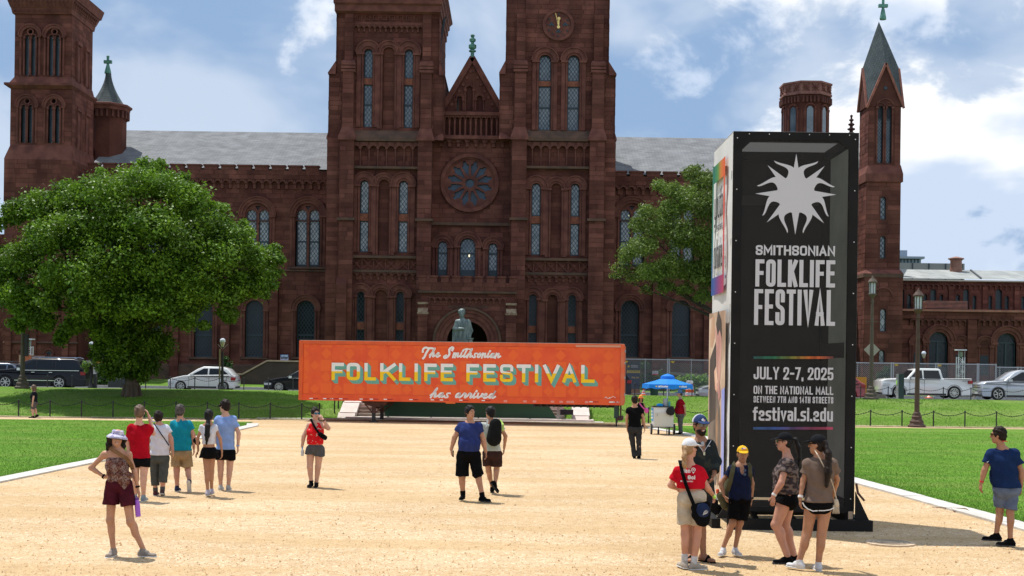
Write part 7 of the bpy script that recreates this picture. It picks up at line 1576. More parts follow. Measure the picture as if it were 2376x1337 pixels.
# ------------------------------------------------------------- foliage
def leafmat(name,c1,c2,c3):
    m=mat(name,c1,.5,c2,.9,spec=.28,tone=(.4,1.75)); return translucent(m,.32)
BARK=mat('bark',(.17,.125,.09),.95,(.09,.065,.05),2.2,.6,16,stretch=(3,3,.5)); BARKD=mat('bark_dark',(.05,.04,.035),.95,(.03,.025,.02),3)
def leaves(name,clumps,n_per,size,m,parent,seed=1,droop=.2,shell=.5,asp=.6):
    """clumps: (x,y,z,rx,ry,rz); leaf shaped faces spread through each clump"""
    rg=np.random.default_rng(seed); C=np.array(clumps); vol=C[:,3]*C[:,5]; n=(n_per*vol/vol.mean()).astype(int); idx=np.repeat(np.arange(len(C)),n); N_=len(idx)
    d=rg.normal(size=(N_,3)); d/=np.linalg.norm(d,axis=1)[:,None]; rad=(1-(1-shell)*rg.random(N_)**1.0)
    # twig level sub-clumps make the surface uneven
    ns=26; sub=rg.normal(size=(len(C),ns,3)); sub/=np.linalg.norm(sub,axis=2)[:,:,None]; sub*=rg.uniform(.45,1.05,(len(C),ns,1)); si=rg.integers(0,ns,N_)
    pc=sub[idx,si]+rg.normal(size=(N_,3))*.23
    use=rg.random(N_)<.82; q=np.where(use[:,None],pc,d*rad[:,None]); P=C[idx,:3]+q*C[idx,3:6]
    P[:,2]-=droop*np.abs(q[:,0])*rg.random(N_)*C[idx,5]*.3
    nrm=rg.normal(size=(N_,3))+np.array([0,0,.9])+q*.5; nrm/=np.linalg.norm(nrm,axis=1)[:,None]
    t=np.cross(nrm,rg.normal(size=(N_,3))); t/=np.linalg.norm(t,axis=1)[:,None]; b=np.cross(nrm,t); s=size*rg.uniform(.6,1.4,N_)[:,None]
    V=np.zeros((N_,4,3)); V[:,0]=P-t*s; V[:,1]=P-b*s*asp*.9+nrm*s*.12; V[:,2]=P+t*s; V[:,3]=P+b*s*asp*.9+nrm*s*.12
    me=bpy.data.meshes.new(name); me.vertices.add(4*N_); me.vertices.foreach_set('co',V.reshape(-1)); me.loops.add(4*N_); me.loops.foreach_set('vertex_index',np.arange(4*N_)); me.polygons.add(N_); me.polygons.foreach_set('loop_start',np.arange(0,4*N_,4)); me.update(calc_edges=True)
    tone=np.clip(rg.normal(.42,.2,N_)+.25*(sub[idx,si][:,0]*0)+.10*rg.normal(size=len(C))[idx],0,1); at=me.attributes.new('tone','FLOAT','FACE'); at.data.foreach_set('value',tone.astype(np.float32))
    return link(name,me,m,parent)
def limbs(b,base,tips,r0,mi=0,bend=.3,seed=1):
    rg=random.Random(seed)
    for t in tips:
        t=Vector(t); m=base.lerp(t,.5)+Vector((rg.uniform(-bend,bend),rg.uniform(-bend,bend),rg.uniform(0,bend))); q=base.lerp(t,.8).lerp(m,.2)
        b.tube([base,base.lerp(m,.5),m,q,t],[r0,r0*.75,r0*.5,r0*.3,r0*.12],7,mi)
dT=64.; tb=W(305,944,dT); tb.z=gz(tb.x,dT)-.05
Tr=thing('tree','big spreading leafy tree left of the orange trailer','tree',tuple(tb))
pxs=dT/F
CL=[(320,425,58),(240,448,58),(170,455,50),(95,480,50),(35,500,40),(-15,520,35),(385,430,55),(440,470,55),(490,520,52),(545,560,50),(592,600,42),(630,590,30),(612,640,34),(600,668,28),(560,655,40),(505,600,60),(440,560,70),(360,520,78),(270,520,78),(180,530,70),(110,550,60),(45,600,52),(5,635,45),(-25,680,40),(45,690,50),(65,735,36),(100,745,34),(110,700,38),(130,640,60),(215,630,75),(310,620,80),(400,630,70),(470,670,52),(530,690,32),(520,725,20),(195,700,50),(170,755,28),(150,775,22),(270,700,62),(350,710,62),(425,735,40),(445,700,40),(300,770,58),(240,765,36),(365,790,45),(300,830,48),(262,845,30),(345,850,34),(410,700,50),(475,755,16),(205,745,26),(302,838,38),(345,838,26),(258,838,26),(236,805,34),(372,805,36),(285,800,50),(330,800,50)]
import itertools
rgt=random.Random(5); cl=[]
ccx,ccz=WX(320,620,dT),WZ(320,620,dT)
for (x,y,r) in list(CL):
    vx,vy=x-320,y-640; q=math.hypot(vx/330,vy/250)
    if q>.62 and r>18:
        for _ in range(2): a=math.atan2(vy,vx)+rgt.uniform(-.9,.9); k=r*rgt.uniform(.6,.95); CL.append((x+math.cos(a)*k,y+math.sin(a)*k,rgt.uniform(13,22)))
for (x,y,r) in CL:
    c=W(x,y,dT); rr=r*pxs; dist=math.hypot((c.x-ccx)/6.6,(c.z-ccz)/5.0); h=4.2*math.sqrt(max(0,1-min(1,dist)**2)); 
    if y>760: h*=.5
    for k in ((-1,-.45,0,.5,1) if h>1.5 else (-.6,.6)):
        dy=h*k+rgt.uniform(-.5,.5); sc_k=(1+dy/dT)
        cl.append(((c.x)*sc_k,dT+dy,CH+(c.z-CH)*sc_k,rr*rgt.uniform(.66,.9),rr*.85,rr*rgt.uniform(.52,.74)))
LF=leafmat('leaf_green',(.065,.14,.010),(.16,.28,.022),None)
leaves('crown',cl,640,.080,LF,Tr,3)
b=MB(); tpz=tb.z+3.4
b.tube([tb+Vector((0,0,-.2)),tb+Vector((0,0,.25)),tb+Vector((.02,0,1.0)),tb+Vector((.0,0,2.2)),tb+Vector((-.05,0,3.4))],[.42,.36,.32,.32,.31],16)
for k in range(7):
    a=k*.9; b.tube([tb+Vector((.3*math.cos(a),.3*math.sin(a),.6)),tb+Vector((.40*math.cos(a),.40*math.sin(a),.08)),tb+Vector((.55*math.cos(a),.55*math.sin(a),-.1))],[.11,.11,.04],6)
base=Vector((tb.x,dT,tpz-.3)); tips=[W(x,y,dT+dy) for x,y,dy in ((90,520,0),(200,470,1),(320,450,0),(440,500,-1),(570,590,0),(60,700,-.5),(600,640,1),(250,560,-3),(380,560,-3),(160,700,-1.5),(480,700,-1),(300,500,3),(420,600,3),(500,570,1),(30,620,1))]
limbs(b,base,tips,.26); b.build('trunk',BARK,Tr,smooth=True)
# airy tree half hidden by the banner tower
dT2=72.; tb2=W(1760,925,dT2); tb2.z=gz(tb2.x,dT2)-.05
T2=thing('tree','lighter feathery tree left of and behind the black banner tower','tree',tuple(tb2))
CL2=[(1610,400,26),(1640,420,34),(1560,440,26),(1530,430,18),(1600,460,38),(1650,480,45),(1555,490,34),(1500,490,22),(1480,520,24),(1530,530,36),(1590,545,45),(1640,560,45),(1490,570,36),(1455,590,24),(1440,620,22),(1425,640,14),(1470,640,26),(1510,630,34),(1560,620,40),(1615,630,40),(1655,640,36),(1500,670,16),(1545,665,20),(1590,672,20),(1630,685,22),(1650,610,30),(1700,450,50),(1750,500,60),(1720,600,55),(1780,420,45),(1800,560,50),(1700,400,30)]
cl=[]
for (x,y,r) in CL2:
    c=W(x,y,dT2); rr=r*dT2/F; h=2.6*math.sqrt(max(0,1-min(1,math.hypot((x-1700)/290,(y-550)/170))**2))
    for k in ((-1,0,1) if h>.9 else (0,)):
        dy=h*k+rgt.uniform(-.4,.4); s_=1+dy/dT2; cl.append((c.x*s_,dT2+dy,CH+(c.z-CH)*s_,rr*rgt.uniform(.85,1.05),rr,rr*rgt.uniform(.6,.8)))
LF2=leafmat('leaf_pale_green',(.085,.145,.022),(.16,.23,.045),None)
leaves('crown',cl,800,.085,LF2,T2,9,asp=.42)
b=MB(); b.tube([tb2,tb2+Vector((0,0,1.5)),tb2+Vector((-.2,0,3.6))],[.3,.22,.18],10); limbs(b,tb2+Vector((-.2,0,3.4)),[W(x,y,dT2+dy) for x,y,dy in ((1440,600,0),(1480,520,.5),(1560,450,-.5),(1630,410,0),(1500,640,-1),(1590,660,.5),(1650,560,-2),(1750,440,1),(1800,540,0),(1425,640,.3),(1540,560,1))],.13,seed=4); b.build('trunk',BARKD,T2,smooth=True)
def shrub(label,blobs,d,size,n,m,cat='shrub',name='shrub',seed=1,z=None,depth=.8,parts=None):
    x0,y0,_=blobs[0]; t=thing(name,label,cat,(WX(x0,y0,d),d,.7)); cl=[]
    for (x,y,r) in blobs:
        c=W(x,y,d); rr=r*d/F; cl.append((c.x,d,c.z,rr,min(rr,depth),rr*.85))
    leaves('foliage',cl,n,size,m,t,seed,shell=.6); 
    b=MB(); 
    for (x,y,r) in blobs[:6]: c=W(x,y,d); b.bar((c.x,d,.5),(c.x,d,c.z),.03)
    b.build('stem',BARKD,t); return t
LF3=leafmat('leaf_dark_green',(.03,.075,.018),(.06,.12,.03),None); LF4=leafmat('leaf_bright_green',(.13,.26,.03),(.2,.34,.06),None)
shrub('dark conical shrub behind the white hatchback and the globe lamp',[(525,868,15),(527,850,11),(522,835,7),(515,880,16),(540,880,14)],92.,.07,900,LF3,seed=2)
shrub('dark shrub in shade between the black wagon and the tree trunk',[(235,880,22),(262,858,20),(240,850,16),(270,885,18)],91.,.08,900,LF3,seed=3)
shrub('dark green shrub behind the fence left of the small white notice',[(1502,880,18),(1495,850,14),(1520,880,22),(1540,885,22),(1510,905,16),(1540,905,16)],93.,.07,800,LF3,seed=5)
shrub('leafy green plants in front of the sloping wall behind the fence',[(1585,885,14),(1605,882,14),(1625,882,14),(1645,888,14),(1590,900,14),(1615,902,15),(1640,905,14)],90.,.075,700,LF4,seed=6)
shrub('dark shrub behind the fence right of the grey lamp post',[(2050,880,18),(2060,862,13),(2035,895,15)],93.,.07,800,LF3,seed=7)
shrub('bright green clipped hedge behind the pickup and the silver wagon',[(2175+i*14,899+(i%3)*2,13) for i in range(15)]+[(2180+i*14,912,13) for i in range(15)],88.8,.075,420,LF4,cat='hedge',name='hedge',seed=8)
for k,(x,y,lab) in enumerate(((204,846,'hanging basket of lime and purple flowers left of the lamp post'),(230,845,'hanging basket of lime and orange flowers right of the lamp post'))):
    d=78.4; t=thing('flower_basket',lab,'flower basket',(WX(x,y,d),d,WZ(x,y,d))); c=W(x,y,d)
    leaves('foliage',[(c.x,d,c.z,.34,.3,.24),(c.x-.1,d,c.z-.25,.15,.15,.2)],500,.05,LF4,t,20+k); leaves('blossom',[(c.x,d-.05,c.z+.1,.3,.28,.15)],110,.035,mat('blossom_%d'%k,(.35,.28,.4) if k==0 else (.7,.25,.05),.8),t,30+k); b=MB(); b.lathe([(.05,-.25),(.2,-.1),(.22,0)],c,10); b.build('pot',BLK,t)
# ------------------------------------------------------------- figures: soft blended volumes turned into one skin each
def A3(v): return np.array([float(v[0]),float(v[1]),float(v[2])],dtype=np.float32)
def cap(a,b,ra,rb=None,flat=None,cut=False,k=.03): return dict(t='c',a=A3(a),b=A3(b),ra=ra,rb=ra if rb is None else rb,flat=flat,cut=cut,k=k)
def ell(c,ax,r,k=.03,op='u'): return dict(t='e',c=A3(c),M=np.array([list(x) for x in ax],dtype=np.float32),r=np.array(r,dtype=np.float32),k=k,op=op)
def cutp(p,n): return dict(t='p',p=A3(p),n=A3(n),op='i')
def pd(q,P):
    if q['t']=='c':
        a,b=q['a'],q['b']; p=P-a; ba=b-a
        if q['flat'] is not None:
            n,kf=q['flat']; n=A3(n); p=p+n*((p@n)[...,None]*(1/kf-1)); ba=ba+n*(float(ba@n)*(1/kf-1))
        L2=float(ba@ba)+1e-9; t=np.clip((p@ba)/L2,0,1); d=np.linalg.norm(p-t[...,None]*ba,axis=-1)-(q['ra']+(q['rb']-q['ra'])*t)
        if q['cut']: d=np.maximum(d,((P-b)@((b-a)/np.linalg.norm(b-a))))
        return d
    if q['t']=='e':
        p=(P-q['c'])@q['M'].T; k0=np.linalg.norm(p/q['r'],axis=-1); k1=np.linalg.norm(p/q['r']**2,axis=-1)+1e-6; return k0*(k0-1)/k1
    return (P-q['p'])@q['n']
def bb(q):
    if q['t']=='c': r=max(q['ra'],q['rb']); return np.minimum(q['a'],q['b'])-r,np.maximum(q['a'],q['b'])+r
    r=float(q['r'].max()); return q['c']-r,q['c']+r
def surf(prims,vox,name,fold=0.,seed=0,ffreq=1.):
    U=[q for q in prims if q.get('op','u')=='u']; O=[q for q in prims if q.get('op','u')!='u']
    lo=np.min([bb(q)[0] for q in U],0)-3*vox; hi=np.max([bb(q)[1] for q in U],0)+3*vox; n=np.ceil((hi-lo)/vox).astype(int)+1
    ax=[lo[i]+vox*np.arange(n[i],dtype=np.float32) for i in range(3)]; D=np.full(n,.5,dtype=np.float32)
    for q in U:
        a,b=bb(q); pad=q['k']+.03; i0=np.clip(np.floor((a-pad-lo)/vox).astype(int),0,n-1); i1=np.clip(np.ceil((b+pad-lo)/vox).astype(int)+1,1,n)
        sl=tuple(slice(i0[i],i1[i]) for i in range(3)); P=np.stack(np.meshgrid(*[ax[i][sl[i]] for i in range(3)],indexing='ij'),-1); d=pd(q,P); e=D[sl]; k=q['k']; h=np.maximum(k-np.abs(d-e),0)/k; D[sl]=np.minimum(d,e)-h*h*k*.25
    P=np.stack(np.meshgrid(*ax,indexing='ij'),-1)
    if fold:
        x,y,z=P[...,0]*ffreq,P[...,1]*ffreq,P[...,2]*ffreq; s=seed
        D+=fold*(np.sin(31*x+17*z+s)*np.sin(23*z-11*x+7*y+2*s)+.6*np.sin(47*z+29*x+13*y+s*3)*np.sin(37*y+19*x-s)).astype(np.float32)
    for q in O:
        d=pd(q,P)
        if q['op']=='i': D=np.maximum(D,d)
        else: k=q['k']; h=np.maximum(k-np.abs(-d-D),0)/k; D=np.maximum(D,-d)+h*h*k*.25
    return nets(D,lo,vox,name)
def nets(D,lo,vox,name):
    s=D<0; nx,ny,nz=D.shape; c=np.zeros((nx-1,ny-1,nz-1,3),dtype=np.float32); cnt=np.zeros((nx-1,ny-1,nz-1),dtype=np.float32)
    for axis in range(3):
        d0=D.take(range(D.shape[axis]-1),axis); d1=D.take(range(1,D.shape[axis]),axis); cr=(d0<0)!=(d1<0); t=np.where(cr,d0/(d0-d1+1e-12),0)
        o=[i for i in range(3) if i!=axis]
        for u in (0,1):
            for v in (0,1):
                sl=[slice(None)]*3; sl[o[0]]=slice(u,D.shape[o[0]]-1+u); sl[o[1]]=slice(v,D.shape[o[1]]-1+v); sl=tuple(sl); m=cr[sl]; tt=t[sl]; cnt+=m
                off=[0,0,0]; off[o[0]]=u; off[o[1]]=v
                for k in range(3): c[...,k]+=np.where(m,(tt if k==axis else off[k]),0)
    act=cnt>0; idx=np.full(act.shape,-1,dtype=np.int64); idx[act]=np.arange(act.sum()); g=np.argwhere(act).astype(np.float32); V=lo+(g+c[act]/cnt[act][:,None])*vox
    F_=[]
    for axis in range(3):
        d0=s.take(range(s.shape[axis]-1),axis); d1=s.take(range(1,s.shape[axis]),axis); cr=np.argwhere(d0!=d1); o=[i for i in range(3) if i!=axis]
        ok=(cr[:,o[0]]>0)&(cr[:,o[1]]>0)&(cr[:,o[0]]<act.shape[o[0]])&(cr[:,o[1]]<act.shape[o[1]]); cr=cr[ok]; q=[]
        for u,v in ((1,1),(0,1),(0,0),(1,0)):
            e=cr.copy(); e[:,o[0]]-=u; e[:,o[1]]-=v; q.append(idx[e[:,0],e[:,1],e[:,2]])
        q=np.stack(q,1); fl=d0[cr[:,0],cr[:,1],cr[:,2]]; 
        if axis==1: fl=~fl
        q=np.where(fl[:,None],q,q[:,::-1]); F_.append(q)
    F_=np.concatenate(F_); F_=F_[(F_>=0).all(1)]; return V,F_
def skin_obj(name,VF,m,parent,extra=None,sm=1):
    V,F_=VF; 
    for _ in range(sm):   # one light relaxation
        acc=np.zeros_like(V); k=np.zeros(len(V),dtype=np.float32)
        for a,b in ((0,1),(1,2),(2,3),(3,0)):
            np.add.at(acc,F_[:,a],V[F_[:,b]]); np.add.at(acc,F_[:,b],V[F_[:,a]]); np.add.at(k,F_[:,a],1); np.add.at(k,F_[:,b],1)
        V=V*.5+.5*acc/np.maximum(k,1)[:,None]
    me=bpy.data.meshes.new(name); v=V.tolist(); f=F_.tolist()
    if extra:
        n=len(v)
        for ev,ef in extra: b0=len(v); v+=[list(x) for x in ev]; f+=[[b0+i for i in q] for q in ef]
    me.from_pydata(v,[],f); me.update(); me.shade_smooth(); return link(name,me,m,parent)
def skinmat(name,c): return mat(name,c,.5,tuple(x*.8 for x in c),7,spec=.35,bump=.0)
SK={'fair':skinmat('skin_fair',(.62,.35,.25)),'tan':skinmat('skin_tan',(.50,.255,.155)),'olive':skinmat('skin_olive',(.43,.21,.12)),'brown':skinmat('skin_brown',(.32,.15,.085)),'ruddy':skinmat('skin_ruddy',(.56,.28,.19))}
def cloth(name,c,c2=None,scale=9,**k): return mat(name,c,.9,c2 or tuple(x*.7 for x in c),scale,spec=.06,bump=.12,bscale=14,**k)
BLKC=cloth('black_fabric',(.006,.006,.007)); LIP=mat('lip',(.30,.09,.08),.5); EYEW=mat('eye_white',(.6,.58,.55),.3); TOOTH=mat('tooth',(.75,.72,.66),.3); SOLE=mat('sole_white',(.6,.59,.56),.6); LENS=mat('sunglass_lens',(.01,.01,.012),.06,spec=1.)
HB={'dark':mat('hair_dark',(.009,.006,.005),.6,(.024,.015,.011),14,.25,30,stretch=(1,1,.25),spec=.15),'brown':mat('hair_brown',(.075,.04,.022),.6,(.14,.08,.045),14,.25,30,stretch=(1,1,.3)),'blonde':mat('hair_blonde',(.30,.17,.08),.6,(.42,.27,.14),16,.25,30,stretch=(1,1,.2),spec=.2),'grey':mat('hair_grey',(.035,.03,.027),.6,(.10,.085,.075),14,.2,30,spec=.15),'black':mat('hair_black',(.006,.006,.007),.6,(.014,.012,.012),14,.2,30,stretch=(1,1,.2),spec=.2)}
def person(label,foot,H,J,ang,hang=None,skin='tan',hair='dark',w=1.,dp=1.,belly=0.,bust=0.,shirt=None,legs_=None,vox=.013,shoe=None,sock=None,glasses=None,hat=None,hairstyle='short',tilt=0.,toes=None,pitch=(0,0),curl=.5,face=True,z0=0.,smile=False,armr=1.,legr=1.,beard=False,group=None,dd=None):
    d=dd or gdepth(*foot); S=H/1.72; base=W(foot[0],foot[1],d); base.z=z0
    t=thing('person',label,'person',tuple(base),group)
    def P(k):
        v=J[k]; p=W(v[0],v[1],d+(v[2] if len(v)>2 else 0)); return Vector(p)
    up=Vector((0,0,1)); f=lambda a: Vector((-math.sin(R(a)),-math.cos(R(a)),0)); fw=f(ang); lat=Vector((-fw.y,fw.x,0)); hang=ang if hang is None else hang
    hf=f(hang); hl=Vector((-hf.y,hf.x,0)); hu=(up+hl*0).normalized()
    if tilt: hu=(up+Vector((math.sin(R(tilt)),0,0))).normalized(); hl=hf.cross(hu).normalized(); hf=hu.cross(hl).normalized() if hu.cross(hl).dot(hf)>0 else -hu.cross(hl).normalized()
    sh=[P('shL'),P('shR')]; el=[P('elL'),P('elR')]; wr=[P('wrL'),P('wrR')]; hp=[P('hpL'),P('hpR')]; kn=[P('knL'),P('knR')]; an=[P('anL'),P('anR')]; hc=P('hd')
    sc=(sh[0]+sh[1])/2; sh=[q0+(sc-q0).normalized()*.026*S*w-up*.020*S if (sc-q0).length>.05 else q0 for q0 in sh]; sc=(sh[0]+sh[1])/2; hc_=(hp[0]+hp[1])/2; sp=(sc-hc_).normalized(); axs=(lat,fw,sp)
    q=lambda a,b,s: a.lerp(b,s)
    def torso(g,kk=.05):
        o=[ell(hc_+sp*.02*S,axs,(.155*S*w+g,.115*S*dp+g,.115*S+g),kk),ell(q(hc_,sc,.42),axs,(.132*S*w+belly*.6+g,.100*S*dp+g+belly*.4,.15*S+g),kk),ell(sc-sp*.13*S,axs,(.158*S*w+g,.112*S*dp+g,.16*S+g),kk),cap(sh[0]-sp*.015*S,sh[1]-sp*.015*S,.055*S+g,k=kk),
           cap(q(hc_,sc,.1),q(hc_,sc,.8),.11*S*w+g,.12*S*w+g,(fw,.78),k=kk)]
        if belly: o.append(ell(q(hc_,sc,.36)+fw*(.05*S+belly*.5),axs,(.12*S*w+belly*.5+g,.09*S+belly*.5+g,.13*S+g),kk))
        for s in (-1,1): o.append(ell(hc_+lat*s*.07*S*w-fw*.055*S-sp*.03*S,axs,(.08*S*w+g*.6,.075*S+g*.6,.085*S+g*.6),kk))
        if bust:
            for s in (-1,1): o.append(ell(sc-sp*.16*S+lat*s*.07*S*w+fw*(.075*S+bust*.4),axs,(.068*S+g*.5,.055*S+bust*.5+g*.5,.065*S+g*.5),kk))
        return o
    ua,fa=.046*S*armr,.036*S*armr; th,cf=.083*S*legr,.052*S*legr
    B=torso(0); B.append(cap(sc+sp*.02*S-fw*.01*S,hc-hu*.075*S-hf*.02*S,.060*S,.052*S,k=.05)); B.append(cap(q(sc,sh[0],.25)+sp*.035*S,q(sc,sh[1],.25)+sp*.035*S,.052*S,k=.06))
    hands=[]
    for i in (0,1):
        B+=[cap(sh[i],el[i],ua,fa*1.02,k=.03),cap(el[i],q(el[i],wr[i],.35),fa*.98,fa*.98,k=.03),cap(q(el[i],wr[i],.3),wr[i],fa*.96,.026*S*armr,k=.02)]
        hd=P('ha'+'LR'[i]) if 'ha'+'LR'[i] in J else wr[i]+(wr[i]-el[i]).normalized()*.07*S
        hdir=(hd-wr[i]).normalized(); hands.append((wr[i],hdir))
        pn=lat if abs(hdir.dot(lat))<.6 else fw; pn=(pn-hdir*pn.dot(hdir)).normalized()
        B.append(cap(wr[i],wr[i]+hdir*.075*S,.024*S,.034*S,(pn,.5),k=.012))
        kdir=(kn[i]-hp[i]).normalized()
        B+=[cap(hp[i]-up*.02*S,kn[i],th,cf*1.04,k=.035),cap(kn[i],an[i],cf*.98,.036*S*legr,k=.03),ell(q(kn[i],an[i],.30)-fw*.018*S,axs,(.047*S*legr,.050*S*legr,.10*S),.03),ell(kn[i]+fw*.012*S,axs,(.05*S*legr,.05*S*legr,.06*S),.02)]
    hs=S*1.05 if H>1.5 else S*1.12; hx=(hl,hf,hu)
    B+=[ell(hc+hu*.022*hs-hf*.012*hs,hx,(.073*hs,.090*hs,.086*hs),.02),ell(hc-hu*.045*hs+hf*.018*hs,hx,(.057*hs,.064*hs,.062*hs),.025),ell(hc-hu*.092*hs+hf*.052*hs,hx,(.026*hs,.024*hs,.02*hs),.03)]
    if face:
        B+=[cap(hc+hf*.082*hs+hu*.008*hs,hc+hf*.100*hs-hu*.026*hs,.008*hs,.0135*hs,k=.012),cap(hc+hf*.078*hs+hl*.034*hs+hu*.022*hs,hc+hf*.078*hs-hl*.034*hs+hu*.022*hs,.010*hs,k=.02),ell(hc+hf*.070*hs-hu*.058*hs,hx,(.026*hs,.018*hs,.012*hs),.012)]
        for s in (-1,1): B.append(ell(hc+hl*s*.032*hs+hf*.094*hs+hu*.004*hs,hx,(.017*hs,.012*hs,.011*hs),.012,'s'))
    for s in (-1,1): B.append(ell(hc+hl*s*.074*hs-hf*.004*hs-hu*.008*hs,hx,(.010*hs,.019*hs,.031*hs),.008))
    fing=[]
    for i,(w0,hd) in enumerate(hands):
        pn=lat if abs(hd.dot(lat))<.6 else fw; pn=(pn-hd*pn.dot(hd)).normalized(); side=hd.cross(pn).normalized(); inw=pn*(1 if (hc_-w0).dot(pn)>0 else -1)
        for k in range(4):
            o=w0+hd*.078*S+side*(k-1.5)*.0165*S; ln=(.070,.078,.072,.055)[k]*S; m=MB(); p1=o+hd*ln*.45+inw*ln*.12*curl; p2=p1+(hd*.7+inw*.9*curl).normalized()*ln*.32; p3=p2+(hd*.3+inw*1.2*curl).normalized()*ln*.25
            m.tube([o-hd*.03*S,o,p1,p2,p3],[.009*S,.0092*S,.0082*S,.0075*S,.006*S],6); fing.append((m.v,m.f))
        sd=1 if side.dot(fw)>0 else -1; o=w0+hd*.03*S+side*sd*.024*S; m=MB(); p1=o+(side*sd*.7+hd*.7).normalized()*.03*S+inw*.006; p2=p1+(side*sd*.15+hd+inw*.4).normalized()*.032*S; m.tube([o-hd*.02*S-side*sd*.01,o,p1,p2],[.011*S,.012*S,.0095*S,.007*S],6); fing.append((m.v,m.f))
    skin_obj('body',surf(B,vox,'b'),SK[skin],t,fing)
    # ---- clothes
    if shirt:
        sm_,hem,slv,g=shirt['m'],shirt['hem'],shirt.get('sleeve',.5),shirt.get('g',.016)*S
        C=torso(g,.06); zh=WZ(hc_.x/d*F+1188,hem,d)
        zlow=zh; C.append(cap(Vector((hc_.x,hc_.y,min(zlow+.06,hc_.z))),hc_+sp*.1*S,.135*S*w+g+shirt.get('flare',0),.13*S*w+g,(fw,.80*dp),k=.06))
        for i in (0,1):
            if slv>0:
                if slv<=1: C.append(cap(sh[i]-up*.012*S,q(sh[i],el[i],slv),ua*.97+g*.5,ua*.96+g+.010*S,cut=True,k=.04))
                else: C+= [cap(sh[i],el[i],ua+g,fa+g,k=.04),cap(el[i],q(el[i],wr[i],slv-1),fa+g,fa*.85+g,cut=True,k=.03)]
            elif slv==0: pass
        C.append(cutp((0,0,zlow),(0,0,-1)))
        nk=shirt.get('neck','crew')
        if nk=='strapless': zt=WZ(hc_.x/d*F+1188,shirt['top'],d); C=[c for c in C if not (c['t']=='c' and abs(c['ra']-(.055*S+g))<1e-5)]; C.append(cutp((0,0,zt),(0,0,1)))
        elif nk=='polo': C.append(cap(sc+sp*.045*S-fw*.012*S,sc+sp*.085*S-fw*.008*S,.064*S,.058*S,cut=True,k=.01))
        elif nk=='v': C.append(ell(sc+sp*.0*S+fw*.11*S,axs,(.036*S,.06*S,.085*S),.01,'s'))
        if nk!='strapless': C.append(ell(sc+sp*.115*S+fw*.015*S,axs,(.062*S,.075*S,.06*S if nk!='polo' else .025*S),.01,'s'))
        if slv==0:
            for i in (0,1): C.append(ell(sh[i]+lat*(1 if (sh[i]-sc).dot(lat)>0 else -1)*.035*S+up*.01,axs,(.05*S,.09*S,.11*S),.015,'s'))
        skin_obj('shirt',surf(C,vox,'s',shirt.get('fold',.0065),len(label),1/S),sm_,t)
    if legs_:
        lm,hm,g=legs_['m'],legs_['hem'],legs_.get('g',.014)*S; hm=hm if isinstance(hm,(list,tuple)) else (hm,hm); top=min(hc_.z+.09*S,(zlow+.03) if shirt and shirt.get('neck')!='strapless' else 9)
        C=[ell(hc_+sp*.0*S,axs,(.155*S*w+g,.118*S*dp+g,.12*S+g),.05)]+[ell(hc_+lat*s*.07*S*w-fw*.055*S-sp*.03*S,axs,(.08*S*w+g,.075*S+g,.085*S+g),.05) for s in (-1,1)]
        if belly: C.append(ell(hc_+sp*.04+fw*.05*S,axs,(.12*S*w+g,.09*S+belly*.4+g,.1*S),.05))
        for i in (0,1):
            z=WZ(kn[i].x/d*F+1188,hm[i],d); fl=legs_.get('flare',.012)*S
            if z>kn[i].z: e=q(hp[i],kn[i],(hp[i].z-z)/(hp[i].z-kn[i].z)); rr=th+(cf*1.04-th)*((hp[i].z-z)/(hp[i].z-kn[i].z)); C.append(cap(hp[i]-up*.01,e,th+g,rr+g+fl,cut=True,k=.012))
            else:
                e=q(kn[i],an[i],min(1.05,(kn[i].z-z)/(kn[i].z-an[i].z))); C+=[cap(hp[i]-up*.01,kn[i],th+g,cf*1.04+g+fl*.5,k=.012),cap(kn[i],e,cf+g+fl*.5,.046*S+g+fl,cut=True,k=.012)]
        C.append(cutp((0,0,top),(0,0,1)))
        skin_obj('trousers' if legs_.get('long') else legs_.get('nm','shorts'),surf(C,vox,'p',legs_.get('fold',.0055),len(label)+3,1/S),lm,t)
    # ---- shoes and socks
    sh_=shoe or dict(m=BLKC); 
    for i in (0,1):
        td=(toes[i] if toes else ang); tf=f(td); a=an[i]; pz=pitch[i]; fwd=(tf*math.cos(R(pz))-up*math.sin(R(pz))).normalized(); u2=(up*math.cos(R(pz))+tf*math.sin(R(pz))).normalized(); sd=tf.cross(up).normalized()
        hgt=max(.075*S,min(a.z-z0,.10*S)) if pz==0 else .085*S
        heel=a-u2*hgt; C=[cap(heel-fwd*.045*S+u2*.028*S,heel+fwd*.16*S+u2*.024*S,.034*S,.038*S,(u2,.75),k=.03),cap(heel-fwd*.03*S+u2*.05*S,heel+fwd*.06*S+u2*.055*S,.034*S,.03*S,k=.03),cap(heel-fwd*.01*S+u2*.05*S,a+u2*.01*S,.038*S,.040*S,cut=True,k=.03)]
        if not sh_.get('sandal'): skin_obj('shoe',surf(C,max(.008,vox*.7),'f'),sh_['m'],t)
        else: skin_obj('foot',surf(C,max(.008,vox*.7),'f'),SK[skin],t)
        C=[cap(heel-fwd*.04*S+u2*.004*S,heel+fwd*.165*S+u2*.004*S,.042*S,.045*S,(u2,.32),k=.02)]; skin_obj('shoe_sole',surf(C,max(.008,vox*.7),'f'),sh_.get('sole',SOLE),t)
        if sh_.get('sandal'): m=MB(); m.tube([heel+fwd*.09*S+sd*.045*S+u2*.01*S,heel+fwd*.09*S+u2*.07*S,heel+fwd*.09*S-sd*.045*S+u2*.01*S],[.02*S]*3,6); m.build('sandal_strap',BLKC,t)
        if sock: skin_obj('sock',surf([cap(a-u2*.01*S,a+(kn[i]-a).normalized()*sock[1]*S,.042*S*legr,.043*S*legr,cut=True,k=.01)],max(.008,vox*.7),'k'),sock[0],t)
